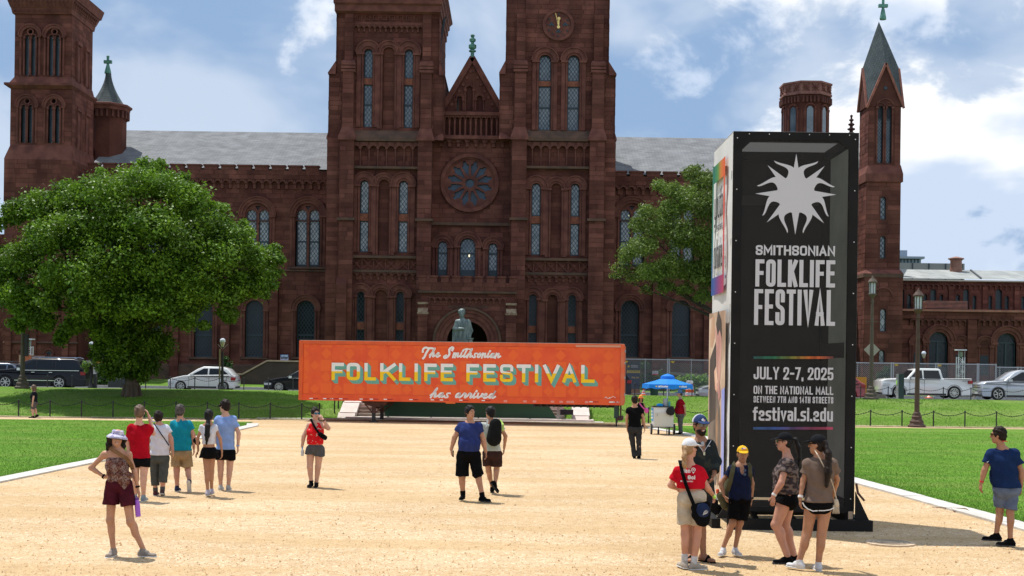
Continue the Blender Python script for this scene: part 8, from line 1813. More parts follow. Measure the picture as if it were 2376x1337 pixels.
    # ---- hair
    HM=HB[hair] if hair else None; hv=max(.008,vox*.75)
    if hair:
        big=.004 if hat else .014; C=[ell(hc+hu*.030*hs-hf*.016*hs,hx,(.073*hs+big,.090*hs+big,.088*hs+big),.03),ell(hc-hu*.035*hs-hf*.045*hs,hx,(.066*hs+big*.5,.055*hs+big,.055*hs),.03)]
        long_=hairstyle in('ponytail','long','curly','bun','braid','bob')
        if hairstyle=='curly':
            for s in (-1,1):
                for k in range(5): C.append(ell(hc+hl*s*(.078+.01*(k%2))*hs-hu*(.0+.035*k)*hs-hf*(.01+.012*(k%3))*hs,hx,(.036*hs,.044*hs,.036*hs),.03))
            C.append(ell(hc-hu*.09*hs-hf*.06*hs,hx,(.085*hs,.045*hs,.08*hs),.03))
        if hairstyle=='bob':
            for s in (-1,1): C.append(cap(hc+hl*s*.07*hs,hc+hl*s*.075*hs-hu*.12*hs-hf*.02*hs,.03*hs,.034*hs))
            C.append(cap(hc-hf*.06*hs,hc-hf*.07*hs-hu*.16*hs,.07*hs,.06*hs))
        if hairstyle in('ponytail','braid'):
            pts=[P(k) for k in ('pt0','pt1','pt2','pt3') if k in J]; rr=J.get('ptr',(.035,.045,.045,.02)); 
            for i in range(len(pts)-1): C.append(cap(pts[i],pts[i+1],rr[i]*S,rr[i+1]*S,(hf,.7),k=.03))
        if hairstyle=='bun': C.append(ell(hc+hu*.12*hs-hf*.05*hs,hx,(.035*hs,.035*hs,.03*hs),.02))
        if face: C.append(ell(hc+hf*.105*hs-hu*.050*hs,hx,(.088*hs,.090*hs,.122*hs),.012,'s'))
        if hat: C.append(cutp(hc+hu*.06*hs,hu))
        elif not long_: C.append(ell(hc-hu*.10*hs+hf*.03*hs,hx,(.12*hs,.085*hs,.075*hs),.01,'s'))
        skin_obj('hair',surf(C,hv,'h',.0065 if hairstyle in('curly','short','bun') else .004,3,2.2 if hairstyle!='curly' else 1.8),HM,t)
    # ---- face details
    if face:
        m=MB(); c=hc+hf*.089*hs-hu*.060*hs; wl=.026 if smile else .019
        pts=[c+hl*s*wl*hs+hu*(abs(s)**2*(.008 if smile else .001))*hs-hf*(.010*abs(s)**2)*hs for s in (-1,-.5,0,.5,1)]; m.tube(pts,[.003*hs,.0055*hs,.006*hs,.0055*hs,.003*hs],5); m.build('mouth',LIP,t)
        if smile: m=MB(); m.tube([p+hf*.0035*hs+hu*.001*hs for p in pts[1:4]],[.003*hs,.0045*hs,.003*hs],5); m.build('teeth',TOOTH,t)
        if not glasses:
            for s in (-1,1):
                e=hc+hl*s*.031*hs+hf*.079*hs+hu*.006*hs; m=MB(); m.lathe([(.002*hs,-.009*hs),(.010*hs,-.004*hs),(.011*hs,0),(.010*hs,.004*hs),(.002*hs,.009*hs)],e,8); m.build('eye',EYEW,t); m=MB(); ee=e+hf*.009*hs; m.cyl(ee,ee+hf*.003*hs,.0052*hs,n=8); m.build('pupil',BLKC,t)
                m=MB(); m.tube([e+hu*.021*hs-hl*s*.012*hs+hf*.011*hs,e+hu*.025*hs+hf*.013*hs,e+hu*.019*hs+hl*s*.016*hs+hf*.004*hs],.0035*hs,5); m.build('eyebrow',HM or BLKC,t)
    if beard: skin_obj('beard',surf([ell(hc-hu*.065*hs+hf*.026*hs,hx,(.059*hs,.065*hs,.046*hs),.02),ell(hc-hu*.100*hs+hf*.054*hs,hx,(.030*hs,.032*hs,.022*hs),.03),ell(hc+hf*.094*hs-hu*.060*hs,hx,(.026*hs,.03*hs,.014*hs),.006,'s'),cutp(hc-hu*.040*hs,hu)],hv,'b',.002,1,3),HB['dark'],t)
    if glasses:
        m=MB()
        for s in (-1,1):
            c=hc+hl*s*.033*hs+hf*.098*hs+hu*.008*hs; aa=hl*.027*hs; bb_=hu*.020*hs; v=[c-aa*.9-bb_+hf*0,c+aa*.9-bb_,c+aa+bb_*.8,c-aa+bb_*.8]; v=[x-hf*(.006*hs if (x-hc).dot(hl)*s>.04*hs else 0) for x in v]; m.add(v+[x-hf*.004 for x in v],[(0,1,2,3),(7,6,5,4),(0,4,5,1),(1,5,6,2),(2,6,7,3),(3,7,4,0)])
        fixn(m.build('lens',glasses,t)); m=MB(); m.bar(hc+hl*.01*hs+hf*.101*hs+hu*.016*hs,hc-hl*.01*hs+hf*.101*hs+hu*.016*hs,.005,.005)
        for s in (-1,1): m.bar(hc+hl*s*.058*hs+hf*.092*hs+hu*.018*hs,hc+hl*s*.080*hs-hf*.005*hs+hu*.012*hs,.006,.010)
        m.build('glasses_frame',BLKC,t)
    if hat: make_hat(t,hat,hc,hf,hl,hu,hs,hv)
    return dict(t=t,d=d,S=S,sh=sh,el=el,wr=wr,hp=hp,kn=kn,an=an,hc=hc,hf=hf,hl=hl,hu=hu,fw=fw,lat=lat,sc=sc,hcn=hc_,sp=sp,hands=hands,P=P,hs=hs)
def make_hat(t,hat,hc,hf,hl,hu,hs,hv):
    kind,m=hat['k'],hat['m']; hx=(hl,hf,hu); c=hc+hu*.032*hs-hf*.012*hs
    if kind=='cap':
        C=[ell(c,hx,(.084*hs,.101*hs,.094*hs),.02),cutp(c-hu*.002*hs,-hu)]; skin_obj('cap_crown',surf(C,hv,'c'),m,t)
        b=c+hf*.075*hs+hu*.006*hs; C=[ell(b+hf*.035*hs,(hl,(hf-hu*.22).normalized(),(hu+hf*.22).normalized()),(.072*hs,.078*hs,.010*hs),.01)]; skin_obj('cap_brim',surf(C,.006,'c'),hat.get('brim',m),t)
        q=MB(); q.lathe([(.008,0),(.006,.006)],c+hu*.093*hs,8); q.build('cap_button',hat.get('brim',m),t)
        if hat.get('back'): C=[ell(c,hx,(.090*hs,.107*hs,.100*hs),.02),cutp(c-hu*.002*hs,-hu),cutp(c+hf*.005*hs,hf)]; skin_obj('cap_mesh',surf(C,hv,'c'),hat['back'],t)
    elif kind=='bucket':
        C=[cap(c+hu*.0*hs,c+hu*.062*hs,.090*hs,.076*hs,(hl,.92),cut=True,k=.02),cutp(c-hu*.0*hs,-hu)]; skin_obj('hat_crown',surf(C,hv,'c',.001,1,2),m,t)
        q=MB(); n=24; lo=[];hi=[]
        for i in range(n):
            a=2*math.pi*i/n; dr=hl*math.cos(a)*.92+hf*math.sin(a); hi.append(c+dr*.089*hs+hu*.012*hs); lo.append(c+dr*.142*hs-hu*(.034+.006*math.sin(3*a))*hs)
        q.add(hi+lo,[(i,(i+1)%n,n+(i+1)%n,n+i) for i in range(n)]); o=q.build('hat_brim',m,t,smooth=True); md=o.modifiers.new('s','SOLIDIFY'); md.thickness=.004
    else:
        C=[cap(c,c+hu*.05*hs,.088*hs,.078*hs,k=.02),cutp(c-hu*.0*hs,-hu)]; skin_obj('hat_crown',surf(C,hv,'c'),m,t)
        q=MB(); n=24; lo=[];hi=[]; R_=hat.get('r',.19)
        for i in range(n):
            a=2*math.pi*i/n; dr=hl*math.cos(a)+hf*math.sin(a); hi.append(c+dr*.085*hs+hu*.006*hs); lo.append(c+dr*R_*hs-hu*(.012+.014*math.sin(2*a+1))*hs)
        q.add(hi+lo,[(i,(i+1)%n,n+(i+1)%n,n+i) for i in range(n)]); o=q.build('hat_brim',hat.get('brim',m),t,smooth=True); md=o.modifiers.new('s','SOLIDIFY'); md.thickness=.005
def strap(pts,w,m,parent,name='strap',n=None):
    b=MB(); n=n or Vector((0,-1,0)); P_=[Vector(p) for p in pts]; vs=[]
    for i,p in enumerate(P_):
        dr=(P_[min(i+1,len(P_)-1)]-P_[max(i-1,0)]).normalized(); s=dr.cross(n).normalized()*w/2; vs+=[p-s,p+s,p+s+n*.006,p-s+n*.006]
    fs=[]
    for i in range(len(P_)-1): 
        for k in range(4): fs.append((i*4+k,i*4+(k+1)%4,(i+1)*4+(k+1)%4,(i+1)*4+k))
    b.add(vs,fs); o=fixn(b.build(name,m,parent)); return o
def blob(name,label,cat,prims,m,vox=.01,fold=.002,loc=None,ff=1.5,parent=None):
    V,F_=surf(prims,vox,'x',fold,1,ff); c=Vector(V.mean(0).tolist())
    if parent is not None: return skin_obj(name,(V,F_),m,parent)
    V=V-np.array(c,dtype=np.float32); o=skin_obj(name,(V,F_),m,None); o.location=c; return tag(o,label,cat)
def wband(p,i,m,name='watch',w=.022,r=.031):
    a=p['wr'][i]; dr=(p['wr'][i]-p['el'][i]).normalized(); b=MB(); s=p['S']; a=a-dr*.015; b.cyl(a-dr*w/2,a+dr*w/2,r*s,n=14); o=b.build(name,m,p['t']); return o
# ------------------------------------------------------------- the people
X_3=((1,0,0),(0,1,0),(0,0,1)); UPV=Vector((0,0,1)); TOC=Vector((0,-1,0))
GREYS=dict(m=cloth('grey_trainer',(.30,.26,.23))); WHS=dict(m=cloth('white_trainer',(.66,.66,.66),(.5,.5,.52))); BKS=dict(m=BLKC,sole=cloth('dark_sole',(.05,.05,.055)))
# woman in bucket hat
PAIS=mat('paisley_fabric',(.11,.055,.05),.85,(.24,.17,.15),48,spec=.08,lo=.46,hi=.54)
def diamond_fabric(m):
    nt=m.node_tree;N=nt.nodes;L=nt.links;b=N['Principled BSDF']; old=b.inputs['Base Color'].links[0].from_socket; tcn=N.new('ShaderNodeTexCoord'); mp=N.new('ShaderNodeMapping'); mp.inputs['Rotation'].default_value=(0,R(45),0); mp.inputs['Scale'].default_value=(11,1,11); L.new(tcn.outputs['Object'],mp.inputs[0])
    ck=N.new('ShaderNodeTexChecker'); ck.inputs['Scale'].default_value=1; L.new(mp.outputs[0],ck.inputs[0]); x=N.new('ShaderNodeMix'); x.data_type='RGBA'; x.blend_type='MULTIPLY'; L.new(ck.outputs['Fac'],x.inputs[0]); L.new(old,x.inputs[6]); x.inputs[7].default_value=(.72,.5,.42,1); L.new(x.outputs[2],b.inputs['Base Color'])
diamond_fabric(PAIS)
MAR=cloth('maroon_fabric',(.075,.012,.022),(.045,.008,.014)); LILAC=mat('lilac_print',(.36,.33,.50),.85,(.58,.56,.66),22,spec=.15,lo=.45,hi=.6)
p=person('smiling woman in lilac bucket hat with hand on hip and purple bottle',(282,1291),1.70,dict(hd=(272,1016),shL=(240,1050),shR=(301,1050),elL=(211,1086),wrL=(243,1107,-.05),haL=(258,1106,-.08),elR=(313,1098),wrR=(320,1132),haR=(324,1150),hpL=(261,1122),hpR=(291,1122),knL=(256,1207),knR=(303,1211,-.05),anL=(263,1273),anR=(332,1274)),0,hang=-22,tilt=8,skin='tan',hair='dark',hairstyle='curly',w=.86,bust=.02,shirt=dict(m=PAIS,hem=1119,sleeve=0,neck='strapless',top=1061,g=.010,fold=.003),legs_=dict(m=MAR,hem=(1172,1174),flare=.034,g=.016,top=None) if False else dict(m=MAR,hem=(1170,1174),flare=.034,g=.014),shoe=GREYS,glasses=LENS,hat=dict(k='bucket',m=LILAC),smile=True,toes=(8,-75),vox=.010,armr=.82,legr=.93)
d=p['d']; b=MB(); Q=[W(x,y,d-.14+.02*(i%2)) for i,(x,y) in enumerate(((250,1098),(266,1090),(285,1085),(306,1098),(313,1105),(303,1112),(301,1122),(294,1130),(289,1137),(281,1128),(272,1119),(262,1110)))]
c_=W(283,1105,d-.165); b.add([c_]+Q,[(0,1+i,1+(i+1)%len(Q)) for i in range(len(Q))]); fixn(b.build('draped_hem',PAIS,p['t']))
BRS=cloth('brown_strap',(.22,.12,.06)); strap([W(x,y,d+z) for x,y,z in ((253,1036,-.03),(262,1044,-.10),(278,1054,-.135),(294,1064,-.13),(304,1078,-.09),(308,1090,-.02))],.05,BRS,p['t'],'bag_strap')
wband(p,1,BLKC); wband(p,0,BLKC,'bracelet',.02,.032)
b=MB(); b.lathe([(.009,0),(.009,.02)],p['hc']+p['hl']*-.078-UPV*.045,8); b.build('earring',GOLD,p['t'])
a=W(321,1160,d-.02); c=W(321,1199,d-.02); b=MB(); PUR=mat('purple_bottle',(.30,.09,.55),.15,(.36,.12,.62),3); h=a.z-c.z; b.lathe([(.028,0),(.034,.01),(.034,h*.86),(.027,h*.95),(.027,h)],(0,0,0),16); t=thing('water_bottle','translucent purple water bottle hanging from the hand of the woman in lilac hat','bottle',tuple(c)); ORG[t.name]=Vector(); b.build('bottle_body',PUR,t); b=MB(); b.lathe([(.028,h),(.028,h+.03),(.012,h+.035),(.01,h+.05)],(0,0,0),12); b.build('bottle_cap',mat('dark_purple',(.10,.03,.2),.4),t); t.rotation_euler=(0,R(-6),0)
# red polo man
REDC=cloth('red_polo',(.40,.006,.018),(.30,.004,.012)); 
person('young man in red polo and black shorts seen from behind, raising a hand',(325,1163),1.82,dict(hd=(324,957),shL=(301,990),shR=(345,990),elL=(297,1030),wrL=(302,1066),elR=(356,1006,.10),wrR=(346,966,.16),haR=(342,957,.16),hpL=(313,1066),hpR=(336,1066),knL=(315,1112),knR=(333,1112,-.05),anL=(313,1148,.1),anR=(333,1150)),175,skin='fair',hair='brown',w=.98,shirt=dict(m=REDC,hem=1063,neck='polo',sleeve=.72,g=.024),legs_=dict(m=BLKC,hem=1084),shoe=dict(m=cloth('grey_shoe',(.3,.34,.36))),face=False,toes=(180,180),vox=.013)
# white shirt, grey cropped trousers
WSH=cloth('white_shirt',(.66,.67,.74),(.56,.57,.65)); CHC=cloth('charcoal_cloth',(.085,.09,.085),(.06,.065,.06))
p=person('person in white shirt and grey rolled trousers walking away with lilac headphones',(369,1150),1.62,dict(hd=(368,968),shL=(352,990),shR=(389,990),elL=(346,1022,.05),wrL=(349,1048,.12),elR=(397,1018),wrR=(401,1046,-.03),haR=(402,1056,-.03),hpL=(359,1062),hpR=(381,1062),knL=(359,1102),knR=(379,1104,-.08),anL=(361,1140),anR=(377,1138,-.1)),180,hang=172,skin='ruddy',hair='dark',w=1.12,dp=1.15,belly=.03,shirt=dict(m=WSH,hem=1056,neck='polo',g=.022),legs_=dict(m=CHC,hem=(1127,1119),long=True,flare=.02,g=.014),shoe=dict(m=cloth('maroon_shoe',(.12,.02,.03),(.05,.05,.05)),sole=SOLE),sock=(CHC,.08),face=False,toes=(180,175),vox=.013,armr=1.1,legr=1.15,pitch=(0,20))
d=p['d']; LIL=mat('lilac_plastic',(.45,.35,.62),.4); b=MB(); b.tube([W(354,968,d+.03),W(351,974,d),W(356,979,d-.02),W(362,978,d-.05)],.008); b.tube([W(377,962,d+.03),W(377,970,d+.0),W(373,976,d-.05),W(368,978,d-.07)],.01); b.build('headphones',LIL,p['t'])
strap([W(357,982,d-.12),W(366,995,d-.155),W(376,1010,d-.16),W(386,1024,d-.12),W(392,1034,d-.03)],.018,BLKC,p['t'],'bag_strap')
# teal polo
TEA=cloth('teal_polo',(.010,.24,.32),(.008,.19,.26)); KH=cloth('khaki_cloth',(.36,.25,.14),(.28,.19,.10))
person('broad man in teal polo and khaki shorts walking away, one heel lifted',(419,1141),1.76,dict(hd=(418,954),shL=(400,980),shR=(441,980),elL=(395,1012),wrL=(394,1040,.06),elR=(449,1010),wrR=(450,1040,.05),hpL=(410,1052),hpR=(433,1052),knL=(410,1092),knR=(436,1090,.02),anL=(411,1128),anR=(440,1118,-.25)),180,skin='ruddy',hair='grey',w=1.16,dp=1.2,belly=.05,shirt=dict(m=TEA,hem=1045,neck='polo',g=.02,sleeve=.6),legs_=dict(m=KH,hem=(1083,1084),flare=.03),shoe=dict(m=cloth('navy_shoe',(.03,.035,.07)),sole=SOLE),face=False,toes=(180,180),pitch=(0,65),vox=.013,armr=1.1,legr=1.05)
# girl with long ponytail
WT=cloth('white_tee',(.62,.63,.70),(.54,.55,.62))
p=person('young woman in white tee and black skirt walking away, long black ponytail',(486,1153),1.64,dict(hd=(485,965),shL=(468,988),shR=(500,988),elL=(458,1018),wrL=(460,1046),haL=(456,1054),elR=(511,1018),wrR=(515,1048),haR=(515,1060),hpL=(477,1048),hpR=(493,1048),knL=(480,1098),knR=(491,1096,.05),anL=(482,1138),anR=(491,1135,.12),pt0=(484,968,-.09),pt1=(482,990,-.17),pt2=(481,1010,-.18),pt3=(479,1030,-.16),ptr=(.03,.05,.05,.02)),180,skin='olive',hair='black',hairstyle='ponytail',w=.84,shirt=dict(m=WT,hem=1031,g=.008,sleeve=.42),legs_=dict(m=BLKC,hem=(1062,1062),flare=.055,g=.02,nm='skirt'),shoe=dict(m=cloth('pale_trainer',(.45,.42,.48))),face=False,toes=(180,175),vox=.012,armr=.85,legr=.86)
blob('handbag','small black handbag at the left hip of the woman with the long ponytail','bag',[cap(W(455,1022,p['d']+.12),W(459,1028,p['d']+.12),.06,.05)],BLKC)
# light blue polo
LBC=cloth('sky_polo',(.24,.36,.66),(.20,.30,.56))
p=person('tall man in light blue polo and black shorts walking away, head turned left',(522,1138),1.82,dict(hd=(521,943),shL=(503,970),shR=(544,970),elL=(499,1006,.06),wrL=(506,1036,.14),elR=(554,1006),wrR=(552,1036),haR=(552,1048),hpL=(512,1050),hpR=(535,1050),knL=(512,1090),knR=(533,1090),anL=(512,1126,.05),anR=(530,1127)),180,hang=120,skin='fair',hair='dark',w=1.06,dp=1.05,shirt=dict(m=LBC,hem=1043,neck='polo',g=.022,sleeve=.6),legs_=dict(m=BLKC,hem=(1067,1068),flare=.02),shoe=dict(m=cloth('pale_trainer2',(.5,.48,.44))),glasses=LENS,toes=(178,178),vox=.013)
wband(p,1,LBC,'wristband')
# red floral woman
FLR=mat('red_floral',(.62,.012,.016),.85,(.5,.42,.36),22,spec=.08,lo=.64,hi=.67,detail=1); GRS=cloth('grey_shorts',(.095,.095,.10),(.07,.07,.075))
p=person('woman in red floral sleeveless top with mirrored sunglasses touching her face',(729,1131),1.66,dict(hd=(732,960),shL=(715,984),shR=(748,983),elL=(705,1012),wrL=(701,1036),haL=(702,1046),elR=(762,994,-.10),wrR=(750,974,-.16),haR=(744,967,-.14),hpL=(721,1042),hpR=(742,1042),knL=(719,1084,-.02),knR=(738,1084,.02),anL=(722,1118),anR=(734,1122,.05)),-8,hang=-30,skin='fair',hair='dark',hairstyle='bun',w=1.08,dp=1.1,bust=.03,belly=.02,shirt=dict(m=FLR,hem=1031,sleeve=0,neck='v',g=.012),legs_=dict(m=GRS,hem=(1055,1058),flare=.03,g=.014),shoe=BKS,sock=(BLKC,.03),glasses=mat('blue_mirror',(.02,.22,.42),.1,metal=.5),vox=.012,armr=1.15,legr=1.12,toes=(10,0))
d=p['d']; strap([W(721,972,d-.06),W(727,985,d-.13),W(734,997,d-.16),W(741,1006,d-.17)],.045,BLKC,p['t'],'bag_strap'); blob('sling_bag','small black sling bag on the front of the woman in red','bag',[cap(W(743,1008,d-.22),W(754,1016,d-.20),.05,.05,((0,1,0),.6))],BLKC); wband(p,1,BLKC)
b=MB(); c=W(701.5,1058,d-.04); b.lathe([(.028,0),(.03,.03),(.03,.11),(.012,.14),(.012,.15)],(0,0,0),12); t=thing('water_bottle','small clear water bottle with blue cap in the hand of the woman in red','bottle',tuple(c)); ORG[t.name]=Vector(); b.build('bottle_body',mat('clear_plastic',(.5,.52,.55),.1,spec=1.),t); b=MB(); b.lathe([(.014,.15),(.014,.175)],(0,0,0),10); b.build('bottle_cap',mat('cart_blue',(.03,.36,.72),.4),t)
# navy tee man
NVT=cloth('navy_tee',(.030,.045,.16),(.022,.033,.12))
p=person('heavy set man in navy tee and black shorts striding, looking to the right',(1098,1163),1.78,dict(hd=(1091,957),shL=(1066,985),shR=(1114,985),elL=(1055,1015),wrL=(1047,1043),haL=(1048,1054),elR=(1121,1018),wrR=(1127,1048),haR=(1128,1058),hpL=(1074,1055),hpR=(1101,1055),knL=(1072,1106,-.02),knR=(1108,1098,-.08),anL=(1074,1145,.05),anR=(1119,1150,-.15)),-12,hang=-38,skin='tan',hair='black',w=1.2,dp=1.3,belly=.06,shirt=dict(m=NVT,hem=1047,g=.016,sleeve=.55),legs_=dict(m=BLKC,hem=(1105,1102),flare=.04,g=.02),shoe=BKS,sock=(BLKC,.06),vox=.012,armr=1.2,legr=1.15,toes=(10,-50))
b=MB(); h=p['hands'][0][0]+p['hands'][0][1]*.08; b.box(h.x+.02,h.x+.04,h.y-.04,h.y+.04,h.z-.06,h.z+.06); o=b.build('mobile_phone',BLKC); tag(o,'dark mobile phone in the hand of the man in the navy tee','phone')
# backpack man
p=person('dark haired person in pale tee with black backpack, walking away behind the navy tee man',(1142,1146),1.74,dict(hd=(1137,958),shL=(1119,984),shR=(1162,986),elL=(1114,1016),wrL=(1126,1046,.12),elR=(1173,1012),wrR=(1170,1040,.06),hpL=(1130,1052),hpR=(1154,1052),knL=(1134,1094,.05),knR=(1152,1092),anL=(1142,1130,.2),anR=(1149,1120,-.12)),178,hang=140,skin='tan',hair='black',w=1.0,shirt=dict(m=cloth('pale_print_tee',(.50,.52,.50),(.36,.42,.34),5),hem=1046,g=.018,sleeve=.5),legs_=dict(m=cloth('brown_shorts',(.055,.028,.024)),hem=(1080,1083),flare=.035),shoe=BKS,vox=.013,toes=(180,-120),pitch=(0,50))
d=p['d']; BP=cloth('backpack_black',(.014,.015,.015)); t=thing('backpack','black backpack with lime straps on the back of the walker','backpack',(W(1148,1030,d-.2).x,d-.2,1.1)); blob('pack_body','','',[cap(W(1150,985,d-.21),W(1146,1018,d-.23),.12,.15,((0,1,0),.65))],BP,.014,parent=t)
LIME=mat('lime_trim',(.45,.65,.12),.7); strap([W(1160,974,d-.10),W(1167,985,d-.20),W(1167,1000,d-.22)],.04,LIME,t,'pack_strap'); strap([W(1132,974,d-.12),W(1128,990,d-.20),W(1131,1005,d-.22)],.035,mat('grey_trim',(.4,.42,.4),.7),t,'pack_strap')
# black tee man
p=person('man in black tee and charcoal trousers walking away toward the drinks cart',(1475,1064),1.78,dict(hd=(1472,929),shL=(1457,948),shR=(1487,948),elL=(1454,971),wrL=(1455,992,.08),elR=(1493,970),wrR=(1496,992,-.04),haR=(1496,1000,-.04),hpL=(1464,994),hpR=(1482,994),knL=(1468,1029,.05),knR=(1482,1027,-.05),anL=(1472,1058),anR=(1483,1056)),185,hang=160,skin='tan',hair='dark',w=1.02,shirt=dict(m=BLKC,hem=991,g=.02,sleeve=.5),legs_=dict(m=cloth('charcoal_trousers',(.04,.04,.043)),hem=(1061,1060),long=True,flare=.006,g=.014),shoe=BKS,vox=.015,toes=(185,175))
# orange hat child
p=person('small person in orange sun hat with pink strap beyond the man in black',(1487,985),1.5,dict(hd=(1487,925),shL=(1478,936),shR=(1494,937),elL=(1477,948),wrL=(1480,958,-.05),elR=(1499,950),wrR=(1499,957,-.12),hpL=(1482,961),hpR=(1491,961),knL=(1482,974),knR=(1491,974),anL=(1483,986),anR=(1491,986)),-10,skin='olive',hair='dark',hairstyle='bob',w=.95,shirt=dict(m=BLKC,hem=968,sleeve=0,g=.02,flare=.03),legs_=dict(m=BLKC,hem=(972,972)),hat=dict(k='wide',m=mat('yellow_crown',(.75,.33,.05),.8),brim=mat('orange_brim',(.8,.10,.02),.8),r=.17),vox=.017,dd=54.5)
d=p['d']; PK=mat('pink_strap',(.65,.08,.35),.6); strap([W(1484,936,d-.12),W(1490,944,d-.17),W(1496,950,d-.12)],.05,PK,p['t'],'bag_strap'); blob('belt_bag','small bright pink bag at the side of the person in orange hat','bag',[ell(W(1500,953,d-.15),X_3,(.09,.06,.12))],PK,.015)
# cart vendor
VR=cloth('vendor_red',(.36,.008,.02)); GT=cloth('grey_trousers',(.13,.12,.115))
p=person('older man in red polo, grey trousers and sun hat standing by the drinks cart',(1580,1008),1.76,dict(hd=(1577,913),shL=(1576,929,.17),shR=(1581,929,-.17),elL=(1588,944,.14),wrL=(1589,957,.06),elR=(1589,944,-.2),wrR=(1590,957,-.12),hpL=(1577,963,.09),hpR=(1579,963,-.09),knL=(1578,984,.09),knR=(1579,984,-.09),anL=(1580,1003,.09),anR=(1579,1003,-.09)),90,skin='fair',hair='grey',w=1.0,dp=1.2,belly=.04,shirt=dict(m=VR,hem=961,neck='polo',g=.025,sleeve=.7),legs_=dict(m=GT,hem=(1005,1005),long=True,flare=.01,g=.018),shoe=BKS,hat=dict(k='wide',m=mat('blue_hat',(.20,.28,.40),.8),brim=mat('tan_brim',(.30,.30,.32),.8),r=.2),vox=.015)
# passer-by far left
person('woman in black tee and grey shorts walking left along the far path',(79,970),1.66,dict(hd=(77.5,900),shL=(79,911,.15),shR=(80,911,-.15),elL=(81,924,.16),wrL=(79,935,.14),elR=(77,925,-.18),wrR=(75.5,937,-.18),hpL=(79,934,.08),hpR=(79,934,-.08),knL=(81,950,.08),knR=(75,951,-.08),anL=(85,963,.1),anR=(77,966,-.08)),90,skin='fair',hair='brown',hairstyle='bob',w=.95,bust=.02,shirt=dict(m=cloth('navy_black_tee',(.012,.014,.022)),hem=933,g=.02,sleeve=.5),legs_=dict(m=cloth('grey_skirt',(.12,.11,.115)),hem=(948,949)),shoe=BKS,vox=.015,pitch=(30,0))
# ---- group at the banner tower
CAMD=mat('dark_camo',(.018,.024,.026),.85,(.035,.04,.034),9,spec=.08,lo=.52,hi=.56,detail=1)
NVC=cloth('navy_cap',(.03,.05,.13))
p=person('bearded smiling man in navy and white cap and dark camouflage top',(1617,1302),1.88,dict(hd=(1625,987),shL=(1602,1030),shR=(1652,1030),elL=(1592,1075),wrL=(1604,1105,-.15),elR=(1662,1070),wrR=(1657,1100,-.15),haR=(1652,1112,-.2),hpL=(1610,1140),hpR=(1637,1140),knL=(1604,1215),knR=(1628,1215),anL=(1601,1286),anR=(1632,1286)),-8,hang=-15,skin='brown',hair='dark',w=1.02,shirt=dict(m=CAMD,hem=1150,g=.022,sleeve=1.8,neck='v'),legs_=dict(m=cloth('dark_shorts',(.02,.022,.03)),hem=(1212,1212),flare=.02),shoe=dict(m=BLKC,sole=BLKC,sandal=True),glasses=mat('mirror_lens',(.25,.22,.18),.08,metal=.6),hat=dict(k='cap',m=NVC,brim=NVC,back=cloth('cap_white',(.66,.67,.72))),beard=True,smile=True,vox=.010,toes=(5,-35))
d=p['d']; hc,hf,hu,hl=p['hc'],p['hf'],p['hu'],p['hl']; c=hc+hf*.098+hu*.075; b=MB(); sh=[(-.022,.012),(-.008,.012),(-.008,.024),(.004,.024),(.004,.01),(.024,.006),(.024,-.008),(.008,-.024),(-.006,-.012),(-.018,-.014),(-.024,0)]
sgn=1 if hl.x>0 else -1
b.add([c+hl*x*sgn*1.1+(hu*.85-hf*.4)*z*1.1+hf*.0 for x,z in sh],[tuple(range(len(sh)))]); b.build('cap_emblem',mat('emblem_white',(.7,.7,.7),.7),p['t']); b=MB(); b.add([c+hf*.003+hl*x*sgn+(hu*.85-hf*.4)*z for x,z in ((.004,.006),(.02,.004),(.018,-.008),(.006,-.016))],[(0,1,2,3)]); b.build('cap_emblem',mat('emblem_red',(.6,.02,.03),.7),p['t'])
b=MB(); b.tube([W(1612,1022,d-.1),W(1622,1036,d-.155),W(1633,1048,d-.16),W(1643,1034,d-.15),W(1650,1022,d-.09)],.004,5); c=W(1634,1052,d-.165); b.box(c.x-.012,c.x+.012,c.y-.004,c.y,c.z-.025,c.z+.02); b.build('tag_necklace',CHROME,p['t'])
q=blob('undershirt','','',[ell(W(1630,1031,d-.075),X_3,(.028,.02,.04))],cloth('white_under',(.6,.6,.62)),.01,parent=p['t'])
b=MB(); sm_=[(0,0),(.012,.006),(.02,0),(.028,.006),(.04,0)]; c=W(1641,1035,d-.155); 
for s in (0,1): b.tube([c+Vector((x,0,z*(1 if s else -1)-.0)) for x,z in sm_],.0025,4)
b.build('chest_mark',MATS['emblem_white'],p['t'])
# woman in white cap, red shirt
RPC=cloth('staff_red',(.52,.008,.022),(.42,.006,.016)); KHL=cloth('cream_cloth',(.52,.44,.33),(.42,.35,.26)); WCP=cloth('white_cap_cloth',(.72,.72,.73),(.62,.62,.64))
p=person('staff woman in red shirt and white cap, blonde ponytail down her back',(1604,1322),1.70,dict(hd=(1601,1040),shL=(1571,1088),shR=(1627,1087),elL=(1556,1126,.05),wrL=(1570,1134,.25),elR=(1640,1130,.02),wrR=(1654,1148,.15),haR=(1657,1156,.2),hpL=(1589,1152),hpR=(1621,1152),knL=(1590,1240),knR=(1617,1243),anL=(1588,1300,.03),anR=(1610,1306),pt0=(1590,1040,-.09),pt1=(1588,1060,-.13),pt2=(1588,1080,-.14),pt3=(1589,1092,-.13),ptr=(.028,.038,.036,.018)),176,hang=-125,skin='ruddy',hair='blonde',hairstyle='ponytail',w=1.0,shirt=dict(m=RPC,hem=1133,neck='polo',g=.018,sleeve=.62),legs_=dict(m=KHL,hem=(1216,1219),flare=.03,g=.018),shoe=dict(m=cloth('beige_trainer',(.42,.37,.31))),sock=(cloth('white_sock',(.6,.6,.62)),.09),hat=dict(k='cap',m=WCP,brim=WCP),glasses=LENS,vox=.010,toes=(165,-110),legr=1.0)
d=p['d']; yb=d-.155; PR=mat('shirt_print',(.68,.66,.66),.8)
